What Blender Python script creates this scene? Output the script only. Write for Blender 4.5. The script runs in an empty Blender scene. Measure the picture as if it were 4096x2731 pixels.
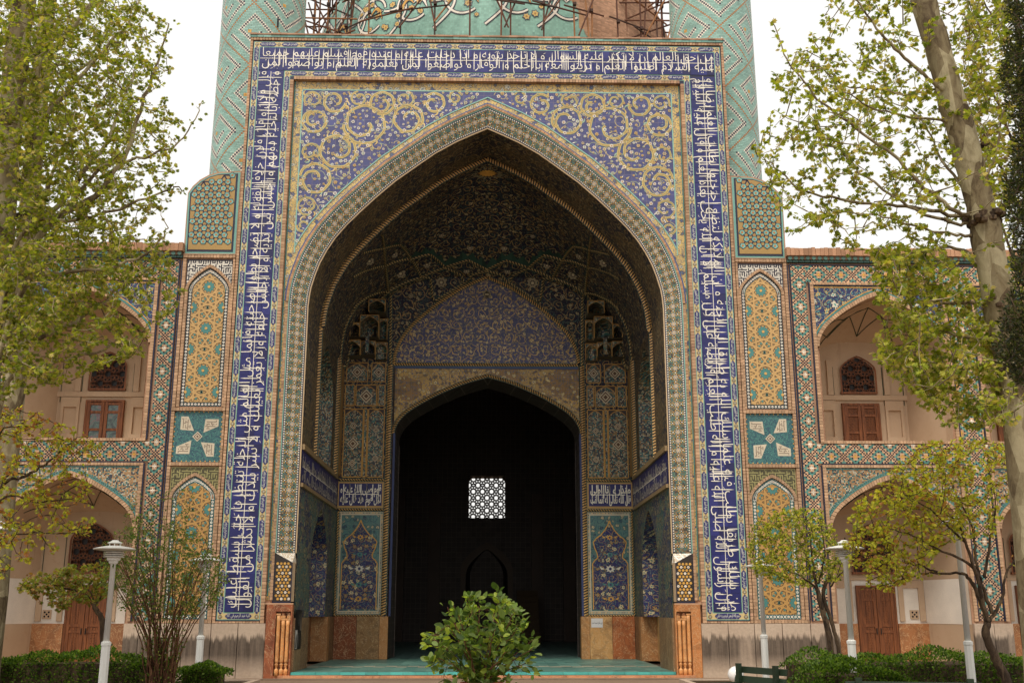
import bpy, math, random
import numpy as np
from mathutils import Matrix, Vector, Euler

# ------------------------------------------------------------------ camera, sky, sun, exposure
SC = bpy.context.scene
COL = SC.collection
random.seed(7)
RNG = np.random.default_rng(11)
CAMP = Vector((0.055, -27.98, 1.65))
PITCH, YAW, ROLL = 0.2463, 0.0230, 0.0003
cam_data = bpy.data.cameras.new('camera')
cam_data.sensor_width = 36.0
cam_data.lens = 4271.5 / 4096 * 36.0
cam_data.clip_start = 0.1
cam_data.clip_end = 3000
cam = bpy.data.objects.new('camera', cam_data)
COL.objects.link(cam)
_f0 = Vector((math.sin(YAW), math.cos(YAW), 0)); _r0 = Vector((math.cos(YAW), -math.sin(YAW), 0)); _u0 = Vector((0, 0, 1))
_f = _f0 * math.cos(PITCH) + _u0 * math.sin(PITCH)
_u = -_f0 * math.sin(PITCH) + _u0 * math.cos(PITCH)
_r2 = _r0 * math.cos(ROLL) + _u * math.sin(ROLL)
_u2 = -_r0 * math.sin(ROLL) + _u * math.cos(ROLL)
cam.matrix_world = Matrix(((_r2.x, _u2.x, -_f.x, CAMP.x), (_r2.y, _u2.y, -_f.y, CAMP.y), (_r2.z, _u2.z, -_f.z, CAMP.z), (0, 0, 0, 1)))
SC.camera = cam

SUN_EL, SUN_AZ = math.radians(58), math.radians(200)      # high, behind the camera and a little to its left
world = bpy.data.worlds.new('World')
SC.world = world
world.use_nodes = True
wn = world.node_tree.nodes; wl = world.node_tree.links
for n in list(wn): wn.remove(n)
wo = wn.new('ShaderNodeOutputWorld'); wb = wn.new('ShaderNodeBackground')
ws = wn.new('ShaderNodeTexSky'); ws.sky_type = 'NISHITA'; ws.sun_disc = False
ws.sun_elevation = SUN_EL; ws.sun_rotation = SUN_AZ
ws.air_density = 1.6; ws.dust_density = 6.0; ws.ozone_density = 1.0
wh = wn.new('ShaderNodeHueSaturation'); wh.inputs['Saturation'].default_value = 0.10; wh.inputs['Value'].default_value = 1.0
wm = wn.new('ShaderNodeMix'); wm.data_type = 'RGBA'; wm.blend_type = 'MIX'; wm.inputs[0].default_value = 0.62
wm.inputs[7].default_value = (11.4, 11.2, 10.7, 1)        # even white cloud cover over the whole sky
wl.new(ws.outputs[0], wh.inputs['Color']); wl.new(wh.outputs[0], wm.inputs[6]); wl.new(wm.outputs[2], wb.inputs['Color'])
wb.inputs['Strength'].default_value = 0.10
wl.new(wb.outputs[0], wo.inputs['Surface'])

sun_d = bpy.data.lights.new('sun', 'SUN'); sun_d.energy = 1.5; sun_d.angle = math.radians(14); sun_d.color = (1.0, 0.93, 0.82)
sun = bpy.data.objects.new('sun', sun_d); COL.objects.link(sun)
_sd = Vector((math.sin(SUN_AZ) * math.cos(SUN_EL), math.cos(SUN_AZ) * math.cos(SUN_EL), math.sin(SUN_EL)))
sun.rotation_euler = _sd.to_track_quat('Z', 'Y').to_euler()
sun.location = (0, -10, 40)
SC.view_settings.view_transform = 'Standard'
SC.view_settings.look = 'None'
SC.view_settings.exposure = 0.36
SC.view_settings.gamma = 1.0
SC.view_settings.use_curve_mapping = False
SC.render.engine = 'CYCLES'
SC.cycles.use_denoising = True
SC.cycles.max_bounces = 6
SC.cycles.diffuse_bounces = 4
SC.cycles.glossy_bounces = 3
SC.cycles.transparent_max_bounces = 4
SC.cycles.transmission_bounces = 3

# ------------------------------------------------------------------ colours (albedo, linear)
def srgb(r, g, b):
    f = lambda c: c / 12.92 if c <= 0.04045 else ((c + 0.055) / 1.055) ** 2.4
    return (f(r / 255), f(g / 255), f(b / 255))
NAVY = srgb(40, 42, 108); DNAVY = srgb(34, 35, 58); BLACK = srgb(34, 32, 38)
TURQ = srgb(116, 164, 152); DTURQ = srgb(74, 128, 122); LTURQ = srgb(138, 182, 168)
OCHRE = srgb(206, 156, 74); YEL = srgb(202, 172, 104); LYEL = srgb(208, 184, 130)
BUFF = srgb(190, 154, 122); PINKB = srgb(180, 142, 116); WHITE = srgb(232, 224, 208); ORANGE = srgb(176, 112, 52)
CREAM = srgb(214, 194, 164)

# ------------------------------------------------------------------ node helper
class NB:
    def __init__(self, name):
        self.mat = bpy.data.materials.new(name); self.mat.use_nodes = True
        self.nt = self.mat.node_tree; self.N = self.nt.nodes; self.L = self.nt.links
        self.bsdf = next(n for n in self.N if n.type == 'BSDF_PRINCIPLED')
    def put(self, inp, v):
        if isinstance(v, S): self.L.new(v.s, inp)
        elif isinstance(v, (tuple, list)) and len(v) == 3 and inp.type == 'RGBA': inp.default_value = (*v, 1)
        else: inp.default_value = v
    def m(self, op, a, b=0.0, c=0.0):
        n = self.N.new('ShaderNodeMath'); n.operation = op
        self.put(n.inputs[0], a); self.put(n.inputs[1], b); self.put(n.inputs[2], c)
        return S(self, n.outputs[0])
    def attr(self, name, out='Color'):
        n = self.N.new('ShaderNodeAttribute'); n.attribute_name = name
        return S(self, n.outputs[out])
    def sep(self, v):
        n = self.N.new('ShaderNodeSeparateXYZ'); self.put(n.inputs[0], v)
        return [S(self, n.outputs[i]) for i in range(3)]
    def comb(self, x, y, z=0.0):
        n = self.N.new('ShaderNodeCombineXYZ'); self.put(n.inputs[0], x); self.put(n.inputs[1], y); self.put(n.inputs[2], z)
        return S(self, n.outputs[0])
    def mix(self, f, a, b, blend='MIX'):
        n = self.N.new('ShaderNodeMix'); n.data_type = 'RGBA'; n.blend_type = blend
        self.put(n.inputs[0], f); self.put(n.inputs[6], a); self.put(n.inputs[7], b)
        return S(self, n.outputs[2])
    def noise(self, vec, scale, detail=2.0, rough=0.5, out=0, dist=0.0):
        n = self.N.new('ShaderNodeTexNoise'); self.put(n.inputs['Vector'], vec)
        n.inputs['Scale'].default_value = scale; n.inputs['Detail'].default_value = detail
        n.inputs['Roughness'].default_value = rough; n.inputs['Distortion'].default_value = dist
        return S(self, n.outputs[out])
    def vor(self, vec, scale, rnd=1.0, feature='F1', dim='2D'):
        n = self.N.new('ShaderNodeTexVoronoi'); n.voronoi_dimensions = dim; n.feature = feature
        self.put(n.inputs['Vector'], vec); n.inputs['Scale'].default_value = scale; n.inputs['Randomness'].default_value = rnd
        return n
    def ramp(self, f, stops):
        n = self.N.new('ShaderNodeValToRGB'); self.put(n.inputs[0], f)
        e = n.color_ramp.elements
        while len(e) < len(stops): e.new(0.5)
        for i, (p, c) in enumerate(stops):
            e[i].position = p; e[i].color = (*c, 1) if len(c) == 3 else c
        return S(self, n.outputs[0])
    def pos(self):
        return S(self, self.N.new('ShaderNodeNewGeometry').outputs['Position'])
    def objrand(self):
        return S(self, self.N.new('ShaderNodeObjectInfo').outputs['Random'])
    def bump(self, h, strength=0.3, dist=0.02):
        n = self.N.new('ShaderNodeBump'); self.put(n.inputs['Height'], h)
        n.inputs['Strength'].default_value = strength; n.inputs['Distance'].default_value = dist
        self.L.new(n.outputs[0], self.bsdf.inputs['Normal'])
    def done(self, col, rough=0.6, spec=0.5):
        self.put(self.bsdf.inputs['Base Color'], col); self.put(self.bsdf.inputs['Roughness'], rough)
        self.bsdf.inputs['Specular IOR Level'].default_value = spec
        return self.mat
class S:
    def __init__(self, nb, s): self.nb = nb; self.s = s
    def __add__(self, o): return self.nb.m('ADD', self, o)
    __radd__ = __add__
    def __sub__(self, o): return self.nb.m('SUBTRACT', self, o)
    def __rsub__(self, o): return self.nb.m('SUBTRACT', o, self)
    def __mul__(self, o): return self.nb.m('MULTIPLY', self, o)
    __rmul__ = __mul__
    def __truediv__(self, o): return self.nb.m('DIVIDE', self, o)
    def lt(self, o): return self.nb.m('LESS_THAN', self, o)
    def gt(self, o): return self.nb.m('GREATER_THAN', self, o)
    def floor(self): return self.nb.m('FLOOR', self)
    def fract(self): return self.nb.m('FRACT', self)
    def abs(self): return self.nb.m('ABSOLUTE', self)
    def sqrt(self): return self.nb.m('SQRT', self)
    def cos(self): return self.nb.m('COSINE', self)
    def sin(self): return self.nb.m('SINE', self)

MAT = {}
def wear(nb, c, amt=0.35, scale=1.3):
    """broad uneven wear and fine grain so no face is flat"""
    p = nb.pos()
    n1 = nb.noise(p, scale, 4.0, 0.6); n2 = nb.noise(p, 45.0, 2.0)
    k = (n1 - 0.5) * amt * 1.6 + (n2 - 0.5) * amt * 0.8 + 1.0
    return nb.mix(1.0, c, nb.comb(k, k, k), 'MULTIPLY')

def m_attr(name, rough, spec, amt=0.3, bump=0.0, objvar=0.0):
    nb = NB(name)
    c = wear(nb, nb.attr('Col'), amt)
    if objvar:
        r = (nb.objrand() - 0.5) * objvar + 1.0
        c = nb.mix(1.0, c, nb.comb(r, r, r), 'MULTIPLY')
    p = nb.pos()
    rr = nb.noise(p, 6.0, 3.0) * 0.25 + (rough - 0.12)
    if bump:
        nb.bump(nb.noise(p, 60.0, 4.0, 0.65), bump, 0.01)
    else:
        nb.bump(nb.noise(p, 14.0, 3.0), 0.03, 0.006)
    MAT[name] = nb.done(c, rr, spec)
m_attr('glazed_tile', 0.42, 0.42, 0.30, objvar=0.16)
m_attr('worn_tile', 0.55, 0.35, 0.45, objvar=0.16)
m_attr('fired_brick', 0.88, 0.15, 0.55, bump=0.5, objvar=0.3)
m_attr('painted_metal', 0.42, 0.4, 0.14)
m_attr('painted_wood', 0.5, 0.35, 0.5, bump=0.25)
m_attr('plaster', 0.9, 0.1, 0.30, bump=0.15)
m_attr('rusty_steel', 0.75, 0.3, 0.7)
m_attr('print', 0.5, 0.3, 0.08)

def m_leaf(name):
    nb = NB(name)
    c = nb.attr('Col')
    p = nb.pos()
    n = nb.noise(p, 3.0, 2.0)
    r = (nb.objrand() - 0.5) * 0.35 + (n - 0.5) * 0.5 + 1.0
    c = nb.mix(1.0, c, nb.comb(r, r, r * 0.95), 'MULTIPLY')
    nb.done(c, 0.5, 0.35)
    tr = nb.N.new('ShaderNodeBsdfTranslucent'); nb.put(tr.inputs['Color'], nb.mix(1.0, c, (1.25, 1.3, 0.55), 'MULTIPLY'))
    ms = nb.N.new('ShaderNodeMixShader'); ms.inputs[0].default_value = 0.48
    out = next(x for x in nb.N if x.type == 'OUTPUT_MATERIAL')
    nb.L.new(nb.bsdf.outputs[0], ms.inputs[1]); nb.L.new(tr.outputs[0], ms.inputs[2]); nb.L.new(ms.outputs[0], out.inputs['Surface'])
    MAT[name] = nb.mat
m_leaf('leaf')

def floral(name, scale, bg, line, fl, leaf, tile=0.19, rough=0.4, fscale=2.6, dens=0.62, lw=0.13, bg2=None, spec=0.45):
    """arabesque: spiral stems on a grid of cells, petalled blossoms, small leaves, square tile joints"""
    nb = NB(name)
    uv = nb.attr('P2', 'Vector'); u, v, _ = nb.sep(uv)
    x = u * scale; y = v * scale
    wob = nb.noise(uv, scale * 1.7, 1.0)
    wob2 = nb.noise(nb.comb(v, u), scale * 0.9, 1.0)
    x = x + (wob - 0.5) * 0.55; y = y + (wob2 - 0.5) * 0.75
    ix = x.floor(); iy = y.floor()
    fx = x - ix - 0.5; fy = y - iy - 0.5
    par = nb.m('MODULO', nb.m('ABSOLUTE', ix + iy), 2.0)
    sg = 1.0 - par.gt(0.5) * 2.0
    r = (fx * fx + fy * fy).sqrt()
    th = nb.m('ARCTAN2', fy, fx * sg)
    s = (r * 3.4 - th / 6.28318).fract()
    stem = (s - 0.5).abs().lt(lw) * r.lt(0.5) * r.gt(0.08)
    vq = nb.comb(x, y)
    vl = nb.vor(vq, 7.5, 0.9)
    lh, _, _ = nb.sep(S(nb, vl.outputs['Color']))
    leafm = S(nb, vl.outputs['Distance']).lt(0.30) * lh.gt(0.45)
    vf = nb.vor(vq, fscale, 0.75)
    dx, dy, _ = nb.sep(S(nb, vf.outputs['Position']))
    h1, h2, h3 = nb.sep(S(nb, vf.outputs['Color']))
    ax = x - dx; ay = y - dy
    d = (ax * ax + ay * ay).sqrt() * fscale
    t2 = nb.m('ARCTAN2', ay, ax)
    pet = ((t2 * 6.0 + h1 * 6.28).cos() * 0.07 + 0.27)
    size = h3 * 0.5 + 0.75
    flm = d.lt(pet * size) * h2.lt(dens)
    fcen = d.lt(0.10) * h2.lt(dens)
    ring = (d - pet * size).abs().lt(0.05) * h2.lt(dens)
    base = bg if bg2 is None else nb.mix(nb.noise(uv, 0.7, 2.0).gt(0.5), bg, bg2)
    tilev = nb.noise(nb.comb((u / tile).floor(), (v / tile).floor()), 7.3, 0.0)
    tv = (tilev - 0.5) * 0.7 + 1.0
    base = nb.mix(1.0, base, nb.comb(tv, tv, tv), 'MULTIPLY')
    c = nb.mix(leafm, base, leaf)
    c = nb.mix(stem, c, line)
    fcol = nb.mix(h1.gt(0.55), fl, line)
    c = nb.mix(flm, c, fcol)
    c = nb.mix(ring, c, tuple(k * 0.35 for k in bg))
    c = nb.mix(fcen, c, leaf)
    gu = ((u / tile).fract() - 0.5).abs().gt(0.485); gv = ((v / tile).fract() - 0.5).abs().gt(0.485)
    g = nb.m('MAXIMUM', gu, gv)
    c = nb.mix(g * 0.45, c, tuple(0.5 * a + 0.5 * b for a, b in zip(BUFF, bg)))
    c = wear(nb, c, 0.35, 0.8)
    rr = nb.noise(uv, 4.0, 2.0) * 0.3 + (rough - 0.15)
    nb.bump(nb.noise(nb.comb((u / tile).floor(), (v / tile).floor()), 3.1, 0.0) + nb.noise(uv, 3.0, 1.0) * 0.6, 0.10, 0.02)
    MAT[name] = nb.done(c, rr, spec)
DK = srgb(32, 31, 52)
floral('vault_arabesque', 2.5, DK, srgb(172, 140, 88), srgb(186, 166, 124), srgb(70, 100, 92), rough=0.55, lw=0.085, spec=0.25, fscale=2.2)
floral('tympanum_arabesque', 2.3, srgb(38, 38, 92), srgb(186, 148, 82), srgb(206, 178, 120), srgb(120, 108, 70), rough=0.38, fscale=2.7, lw=0.085, dens=.85)
floral('floral_navy', 3.2, srgb(36, 36, 88), srgb(166, 128, 72), srgb(204, 184, 140), srgb(88, 120, 110), fscale=1.5, dens=0.8, lw=0.07)
floral('floral_wall', 2.6, srgb(50, 54, 84), srgb(136, 120, 86), srgb(158, 144, 106), srgb(80, 106, 98), fscale=1.8, dens=0.85, rough=.65, spec=.2, bg2=srgb(66, 92, 90))
floral('floral_turquoise', 3.4, srgb(78, 116, 110), srgb(36, 60, 90), srgb(206, 184, 140), srgb(60, 100, 110), fscale=1.8, dens=0.6, lw=0.08)
floral('floral_gold', 2.3, srgb(182, 146, 76), srgb(104, 82, 56), srgb(216, 192, 130), srgb(84, 88, 112), tile=0.24, bg2=srgb(142, 106, 54), rough=0.45, fscale=2.6, dens=.9, lw=.05)
floral('floral_yellow', 3.4, YEL, srgb(62, 74, 118), srgb(196, 190, 170), srgb(92, 110, 120), fscale=1.3, dens=0.8, lw=0.06, rough=0.4)
floral('floral_bay', 2.6, srgb(44, 50, 92), srgb(196, 168, 110), srgb(214, 206, 184), srgb(92, 150, 140), fscale=1.5, dens=0.75, lw=0.06)
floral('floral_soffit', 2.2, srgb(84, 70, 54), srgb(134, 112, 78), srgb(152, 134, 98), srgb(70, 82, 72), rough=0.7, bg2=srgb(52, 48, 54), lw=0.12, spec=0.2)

def mosaic(name, scale, cols, joint, rnd=0.35, rough=0.45, jw=0.07, tile=None):
    """small cut-tile mosaic: cells of a few colours with dark joints"""
    nb = NB(name)
    uv = nb.attr('P2', 'Vector')
    vc = nb.vor(uv, scale, rnd); ve = nb.vor(uv, scale, rnd, 'DISTANCE_TO_EDGE')
    h, _, _ = nb.sep(S(nb, vc.outputs['Color']))
    n = len(cols)
    c = cols[0]
    for i in range(1, n): c = nb.mix(h.gt(i / n), c, cols[i])
    c = nb.mix(S(nb, ve.outputs['Distance']).lt(jw), c, joint)
    c = wear(nb, c, 0.3)
    MAT[name] = nb.done(c, nb.noise(uv, 5.0, 2.0) * 0.3 + rough - 0.15, 0.45)
mosaic('moulding_mosaic', 24.0, [srgb(76, 112, 98), srgb(88, 122, 104), srgb(112, 96, 70), srgb(66, 60, 54), srgb(150, 122, 84), srgb(80, 116, 108)], srgb(70, 60, 52), 0.6)
mosaic('bay_mosaic', 27.0, [srgb(182, 142, 92), srgb(70, 118, 110), srgb(170, 130, 84), srgb(196, 186, 160), srgb(58, 60, 66), srgb(176, 136, 90)], srgb(60, 60, 66), 0.5)
mosaic('net_mosaic', 26.0, [srgb(64, 74, 72), srgb(150, 118, 70), srgb(70, 120, 112), srgb(176, 164, 136), srgb(44, 44, 60)], srgb(44, 40, 42), 0.12)
mosaic('frit_mosaic', 30.0, [DTURQ, srgb(60, 108, 112), DTURQ, srgb(58, 92, 104), srgb(84, 140, 132)], srgb(30, 48, 66), 0.8, jw=0.1)
mosaic('white_mosaic', 24.0, [WHITE, srgb(214, 200, 176), srgb(200, 180, 150), srgb(222, 214, 200)], srgb(120, 100, 84), 0.6)

def m_plinth():
    nb = NB('plinth_stone'); p = nb.pos(); x, y, z = nb.sep(p)
    n1 = nb.noise(p, 0.9, 5.0, 0.65); n2 = nb.noise(p, 14.0, 4.0, 0.6)
    base = nb.mix(n1, srgb(168, 144, 124), srgb(204, 184, 162))
    drip = nb.noise(nb.comb(x * 11.0 + y * 11.0, z * 0.35), 1.0, 3.0, 0.7)
    broad = nb.noise(nb.comb(x * 1.6 + y, z * 0.2), 1.0, 3.0)
    top = 1.36 - (drip * 0.62)                         # ragged upper edge of the damp streaks
    m1 = (top - z) * 9.0
    m1 = nb.m('MINIMUM', nb.m('MAXIMUM', m1, 0.0), 1.0)
    m2 = nb.m('MINIMUM', nb.m('MAXIMUM', (broad - 0.26) * 6.0, 0.0), 1.0)
    m3 = nb.m('MINIMUM', nb.m('MAXIMUM', (z - 0.12) * 2.2, 0.0), 1.0)
    st = m1 * m2 * m3 * (drip * 0.8 + 0.45)
    c = nb.mix(nb.m('MINIMUM', st * 0.95, 0.9), base, srgb(66, 56, 48))
    k = (n2 - 0.5) * 0.5 + 1.0
    c = nb.mix(1.0, c, nb.comb(k, k, k), 'MULTIPLY')
    nb.bump(n2, 0.35, 0.015)
    MAT['plinth_stone'] = nb.done(c, 0.85, 0.2)
m_plinth()

def m_marble():
    nb = NB('veined_marble'); p = nb.pos(); x, y, z = nb.sep(p)
    r = nb.objrand()
    q = nb.comb(x * 1.0 + r * 31.0, y + r * 17.0, z * 0.8)
    w = nb.noise(q, 1.6, 5.0, 0.62, dist=1.6); w2 = nb.noise(q, 3.6, 4.0, 0.6, dist=2.2); g = nb.noise(p, 40.0, 3.0)
    c = nb.attr('Col')
    band = (w * 9.0).fract()
    tone = nb.ramp(w, [(0.28, (0.52, 0.42, 0.40)), (0.46, (1.0, 0.92, 0.86)), (0.56, (1.22, 1.08, 0.95)), (0.72, (0.72, 0.60, 0.52))])
    c = nb.mix(1.0, c, tone, 'MULTIPLY')
    vein = (w2 - 0.5).abs().lt(0.012)
    c = nb.mix(vein * 0.55, c, srgb(214, 184, 140))
    c = nb.mix(band.lt(0.10) * 0.35, c, srgb(98, 58, 36))
    k = (g - 0.5) * 0.35 + 1.0
    c = nb.mix(1.0, c, nb.comb(k, k, k), 'MULTIPLY')
    nb.bump(g, 0.1, 0.01)
    MAT['veined_marble'] = nb.done(c, nb.noise(p, 5.0, 2.0) * 0.4 + 0.3, 0.4)
m_marble()

def m_ground():
    nb = NB('paving'); p = nb.pos()
    a = nb.noise(p, 0.6, 5.0, 0.65); b = nb.noise(p, 22.0, 4.0, 0.6)
    c = nb.mix(a, srgb(112, 92, 76), srgb(150, 126, 104))
    k = (b - 0.5) * 0.6 + 1.0
    c = nb.mix(1.0, c, nb.comb(k, k, k), 'MULTIPLY')
    nb.bump(b, 0.4, 0.02)
    MAT['paving'] = nb.done(c, 0.9, 0.2)
    nb = NB('garden_soil'); p = nb.pos()
    a = nb.noise(p, 2.0, 5.0, 0.65); b = nb.noise(p, 30.0, 4.0, 0.6)
    c = nb.mix(a, srgb(58, 46, 34), srgb(92, 74, 54)); nb.bump(b, 0.8, 0.04)
    MAT['garden_soil'] = nb.done(c, 0.95, 0.1)
m_ground()

def m_bark(name, stops, scale, strength, streak=0.35):
    nb = NB(name); p = nb.pos(); x, y, z = nb.sep(p)
    q = nb.comb(x, y, z * streak)
    v = nb.vor(q, scale, 1.0, 'F1', '3D'); n = nb.noise(q, scale * 1.6, 5.0, 0.65, dist=0.8)
    h, _, _ = nb.sep(S(nb, v.outputs['Color']))
    c = nb.ramp(n * 0.65 + h * 0.35, stops)
    nb.bump(nb.noise(q, scale * 5.0, 4.0, 0.7) + h * 0.3, strength, 0.03)
    MAT[name] = nb.done(c, 0.85, 0.2)
m_bark('plane_bark', [(0.30, srgb(84, 70, 52)), (0.42, srgb(120, 106, 80)), (0.54, srgb(138, 126, 98)), (0.66, srgb(164, 152, 122))], 4.5, 0.4, .5)
m_bark('dark_bark', [(0.3, srgb(48, 38, 30)), (0.5, srgb(78, 62, 48)), (0.7, srgb(104, 86, 66))], 14.0, 0.6)
m_bark('shrub_bark', [(0.3, srgb(70, 46, 32)), (0.5, srgb(98, 66, 46)), (0.7, srgb(122, 88, 62))], 18.0, 0.4)

# ------------------------------------------------------------------ mesh builder and object helpers
WLOC = {}
class MB:
    def __init__(self):
        self.v = []; self.f = []; self.c = []; self.m = []; self.uv = []; self.big = []
    def add(self, pts, faces, col=(1, 1, 1), mi=0, uv=None):
        o = len(self.v)
        self.v.extend([tuple(p) for p in pts])
        self.uv.extend(uv if uv is not None else [(p[0] + p[1], p[2]) for p in pts])
        for k, f in enumerate(faces):
            self.f.append([o + i for i in f]); self.c.append(col[k] if isinstance(col, list) else col); self.m.append(mi)
    def quad(self, a, b, c, d, col=(1, 1, 1), mi=0, uv=None): self.add([a, b, c, d], [(0, 1, 2, 3)], col, mi, uv)
    def poly(self, pts, col=(1, 1, 1), mi=0, uv=None): self.add(pts, [tuple(range(len(pts)))], col, mi, uv)
    def box(self, x0, x1, y0, y1, z0, z1, col=(1, 1, 1), mi=0, skip=''):
        p = [(x0, y0, z0), (x1, y0, z0), (x1, y1, z0), (x0, y1, z0), (x0, y0, z1), (x1, y0, z1), (x1, y1, z1), (x0, y1, z1)]
        F = {'b': (3, 2, 1, 0), 't': (4, 5, 6, 7), 'f': (0, 1, 5, 4), 'k': (2, 3, 7, 6), 'l': (3, 0, 4, 7), 'r': (1, 2, 6, 5)}
        self.add(p, [F[k] for k in F if k not in skip], col, mi)
    def prism(self, pts2, place, h0, h1, col, mi=0, side=None):
        """polygon in a local frame; place(u, v, h) -> world; closed front and sides"""
        n = len(pts2)
        P = [place(u, v, h1) for u, v in pts2] + [place(u, v, h0) for u, v in pts2]
        self.add(P, [tuple(range(n))] + [(i, i + n, (i + 1) % n + n, (i + 1) % n) for i in range(n)],
                 [col] + [side or tuple(0.7 * k for k in col)] * n, mi)
    def strip(self, A, B, col=(1, 1, 1), mi=0, uvs=None, close=False):
        """ruled band between two polylines"""
        n = len(A); P = list(A) + list(B)
        F = [(i, i + 1, n + i + 1, n + i) for i in range(n - 1)]
        self.add(P, F, col, mi, uvs)
    def tube(self, path, rad, n=6, col=(1, 1, 1), mi=0, cap=True):
        path = [Vector(p) for p in path]
        if not hasattr(rad, '__len__'): rad = [rad] * len(path)
        rings = []
        ref = Vector((0.3, 0.9, 0.2)).normalized()
        for i, p in enumerate(path):
            d = (path[min(i + 1, len(path) - 1)] - path[max(i - 1, 0)])
            d = d.normalized() if d.length > 1e-9 else Vector((0, 0, 1))
            if abs(d.dot(ref)) > 0.95: ref = Vector((0.9, -0.2, 0.3)).normalized()
            a = d.cross(ref).normalized(); b = d.cross(a)
            rings.append([p + (a * math.cos(t) + b * math.sin(t)) * rad[i] for t in [2 * math.pi * k / n for k in range(n)]])
        P = [q for r in rings for q in r]
        F = [(i * n + k, i * n + (k + 1) % n, (i + 1) * n + (k + 1) % n, (i + 1) * n + k) for i in range(len(path) - 1) for k in range(n)]
        if cap: F += [tuple(range(n))[::-1], tuple((len(path) - 1) * n + k for k in range(n))]
        self.add(P, F, col, mi)
    def lathe(self, prof, cx, cy, n=16, col=(1, 1, 1), mi=0, cap=True):
        P = [(cx + r * math.cos(2 * math.pi * k / n), cy + r * math.sin(2 * math.pi * k / n), z) for r, z in prof for k in range(n)]
        F = [(i * n + k, i * n + (k + 1) % n, (i + 1) * n + (k + 1) % n, (i + 1) * n + k) for i in range(len(prof) - 1) for k in range(n)]
        if cap: F += [tuple(range(n))[::-1], tuple((len(prof) - 1) * n + k for k in range(n))]
        self.add(P, F, col, mi)
    def quads(self, Q, C, mi=0):
        """numpy batch: Q (N,k,3) polygons of k corners, C (N,3)"""
        self.big.append((np.asarray(Q, np.float32), np.asarray(C, np.float32), mi))
    def mesh(self, name, mats, off=(0, 0, 0), smooth=False):
        V = [np.array(self.v, np.float32).reshape(-1, 3)]; UV = [np.array(self.uv, np.float32).reshape(-1, 2)]
        loops = [np.array([i for f in self.f for i in f], np.int32)]
        tot = [np.array([len(f) for f in self.f], np.int32)]
        C = [np.array(self.c, np.float32).reshape(-1, 3)]; M = [np.array(self.m, np.int32)]
        o = len(self.v)
        for Q, cc, mi in self.big:
            N, k = Q.shape[:2]
            V.append(Q.reshape(-1, 3)); UV.append(np.stack([Q[..., 0] + Q[..., 1], Q[..., 2]], -1).reshape(-1, 2))
            loops.append(np.arange(o, o + N * k, dtype=np.int32)); tot.append(np.full(N, k, np.int32))
            C.append(cc); M.append(np.full(N, mi, np.int32)); o += N * k
        V = np.concatenate(V) - np.array(off, np.float32); UV = np.concatenate(UV); loops = np.concatenate(loops); tot = np.concatenate(tot); C = np.concatenate(C); M = np.concatenate(M)
        me = bpy.data.meshes.new(name)
        me.vertices.add(len(V)); me.vertices.foreach_set('co', V.ravel())
        me.loops.add(len(loops)); me.loops.foreach_set('vertex_index', loops)
        me.polygons.add(len(tot)); me.polygons.foreach_set('loop_start', np.concatenate([[0], np.cumsum(tot)[:-1]]).astype(np.int32))
        try: me.polygons.foreach_set('loop_total', tot)
        except Exception: pass
        for mt in (mats if isinstance(mats, (list, tuple)) else [mats]): me.materials.append(MAT[mt])
        me.polygons.foreach_set('material_index', M)
        a = me.attributes.new('Col', 'FLOAT_COLOR', 'FACE'); a.data.foreach_set('color', np.concatenate([C, np.ones((len(C), 1), np.float32)], 1).ravel())
        b = me.attributes.new('P2', 'FLOAT_VECTOR', 'POINT'); b.data.foreach_set('vector', np.concatenate([UV, np.zeros((len(UV), 1), np.float32)], 1).ravel())
        me.polygons.foreach_set('use_smooth', np.full(len(tot), bool(smooth)))
        me.update(calc_edges=True); me.validate()
        return me
    def build(self, name, mats, parent=None, smooth=False, **props):
        off = WLOC.get(parent.name, Vector((0, 0, 0))) if parent else Vector((0, 0, 0))
        return link(name, self.mesh(name, mats, off, smooth), parent, **props)
def link(name, me, parent=None, loc=None, rot=None, **props):
    """link one object; loc is in world space"""
    o = bpy.data.objects.new(name, me); COL.objects.link(o)
    base = WLOC.get(parent.name, Vector((0, 0, 0))) if parent else Vector((0, 0, 0))
    if parent: o.parent = parent
    if loc is not None:
        o.location = Vector(loc) - base; WLOC[o.name] = Vector(loc)
    else: WLOC[o.name] = base.copy()
    if rot is not None: o.rotation_euler = rot
    for k, v in props.items():
        if v is not None: o[k] = v
    return o
def thing(name, label, cat, loc, group=None):
    o = bpy.data.objects.new(name, None); COL.objects.link(o); o.location = loc; o.empty_display_size = 0.2
    WLOC[o.name] = Vector(loc); o['label'] = label; o['category'] = cat
    if group: o['group'] = group
    return o
def origin_obj(mb, name, mats, parent, smooth=False, **props):
    """build in world space but move the object's origin to its centre so pieces can share placement logic"""
    v = np.array(mb.v, np.float32); c = Vector([float(k) for k in (v.min(0) + v.max(0)) / 2])
    return link(name, mb.mesh(name, mats, c, smooth), parent, loc=c, **props)
def vary(c, a=0.12):
    k = 1 + random.uniform(-a, a)
    return (c[0] * k, c[1] * k, c[2] * k)
def varyN(C, a=0.12):
    return C * (1 + RNG.uniform(-a, a, (len(C), 1)))

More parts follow.
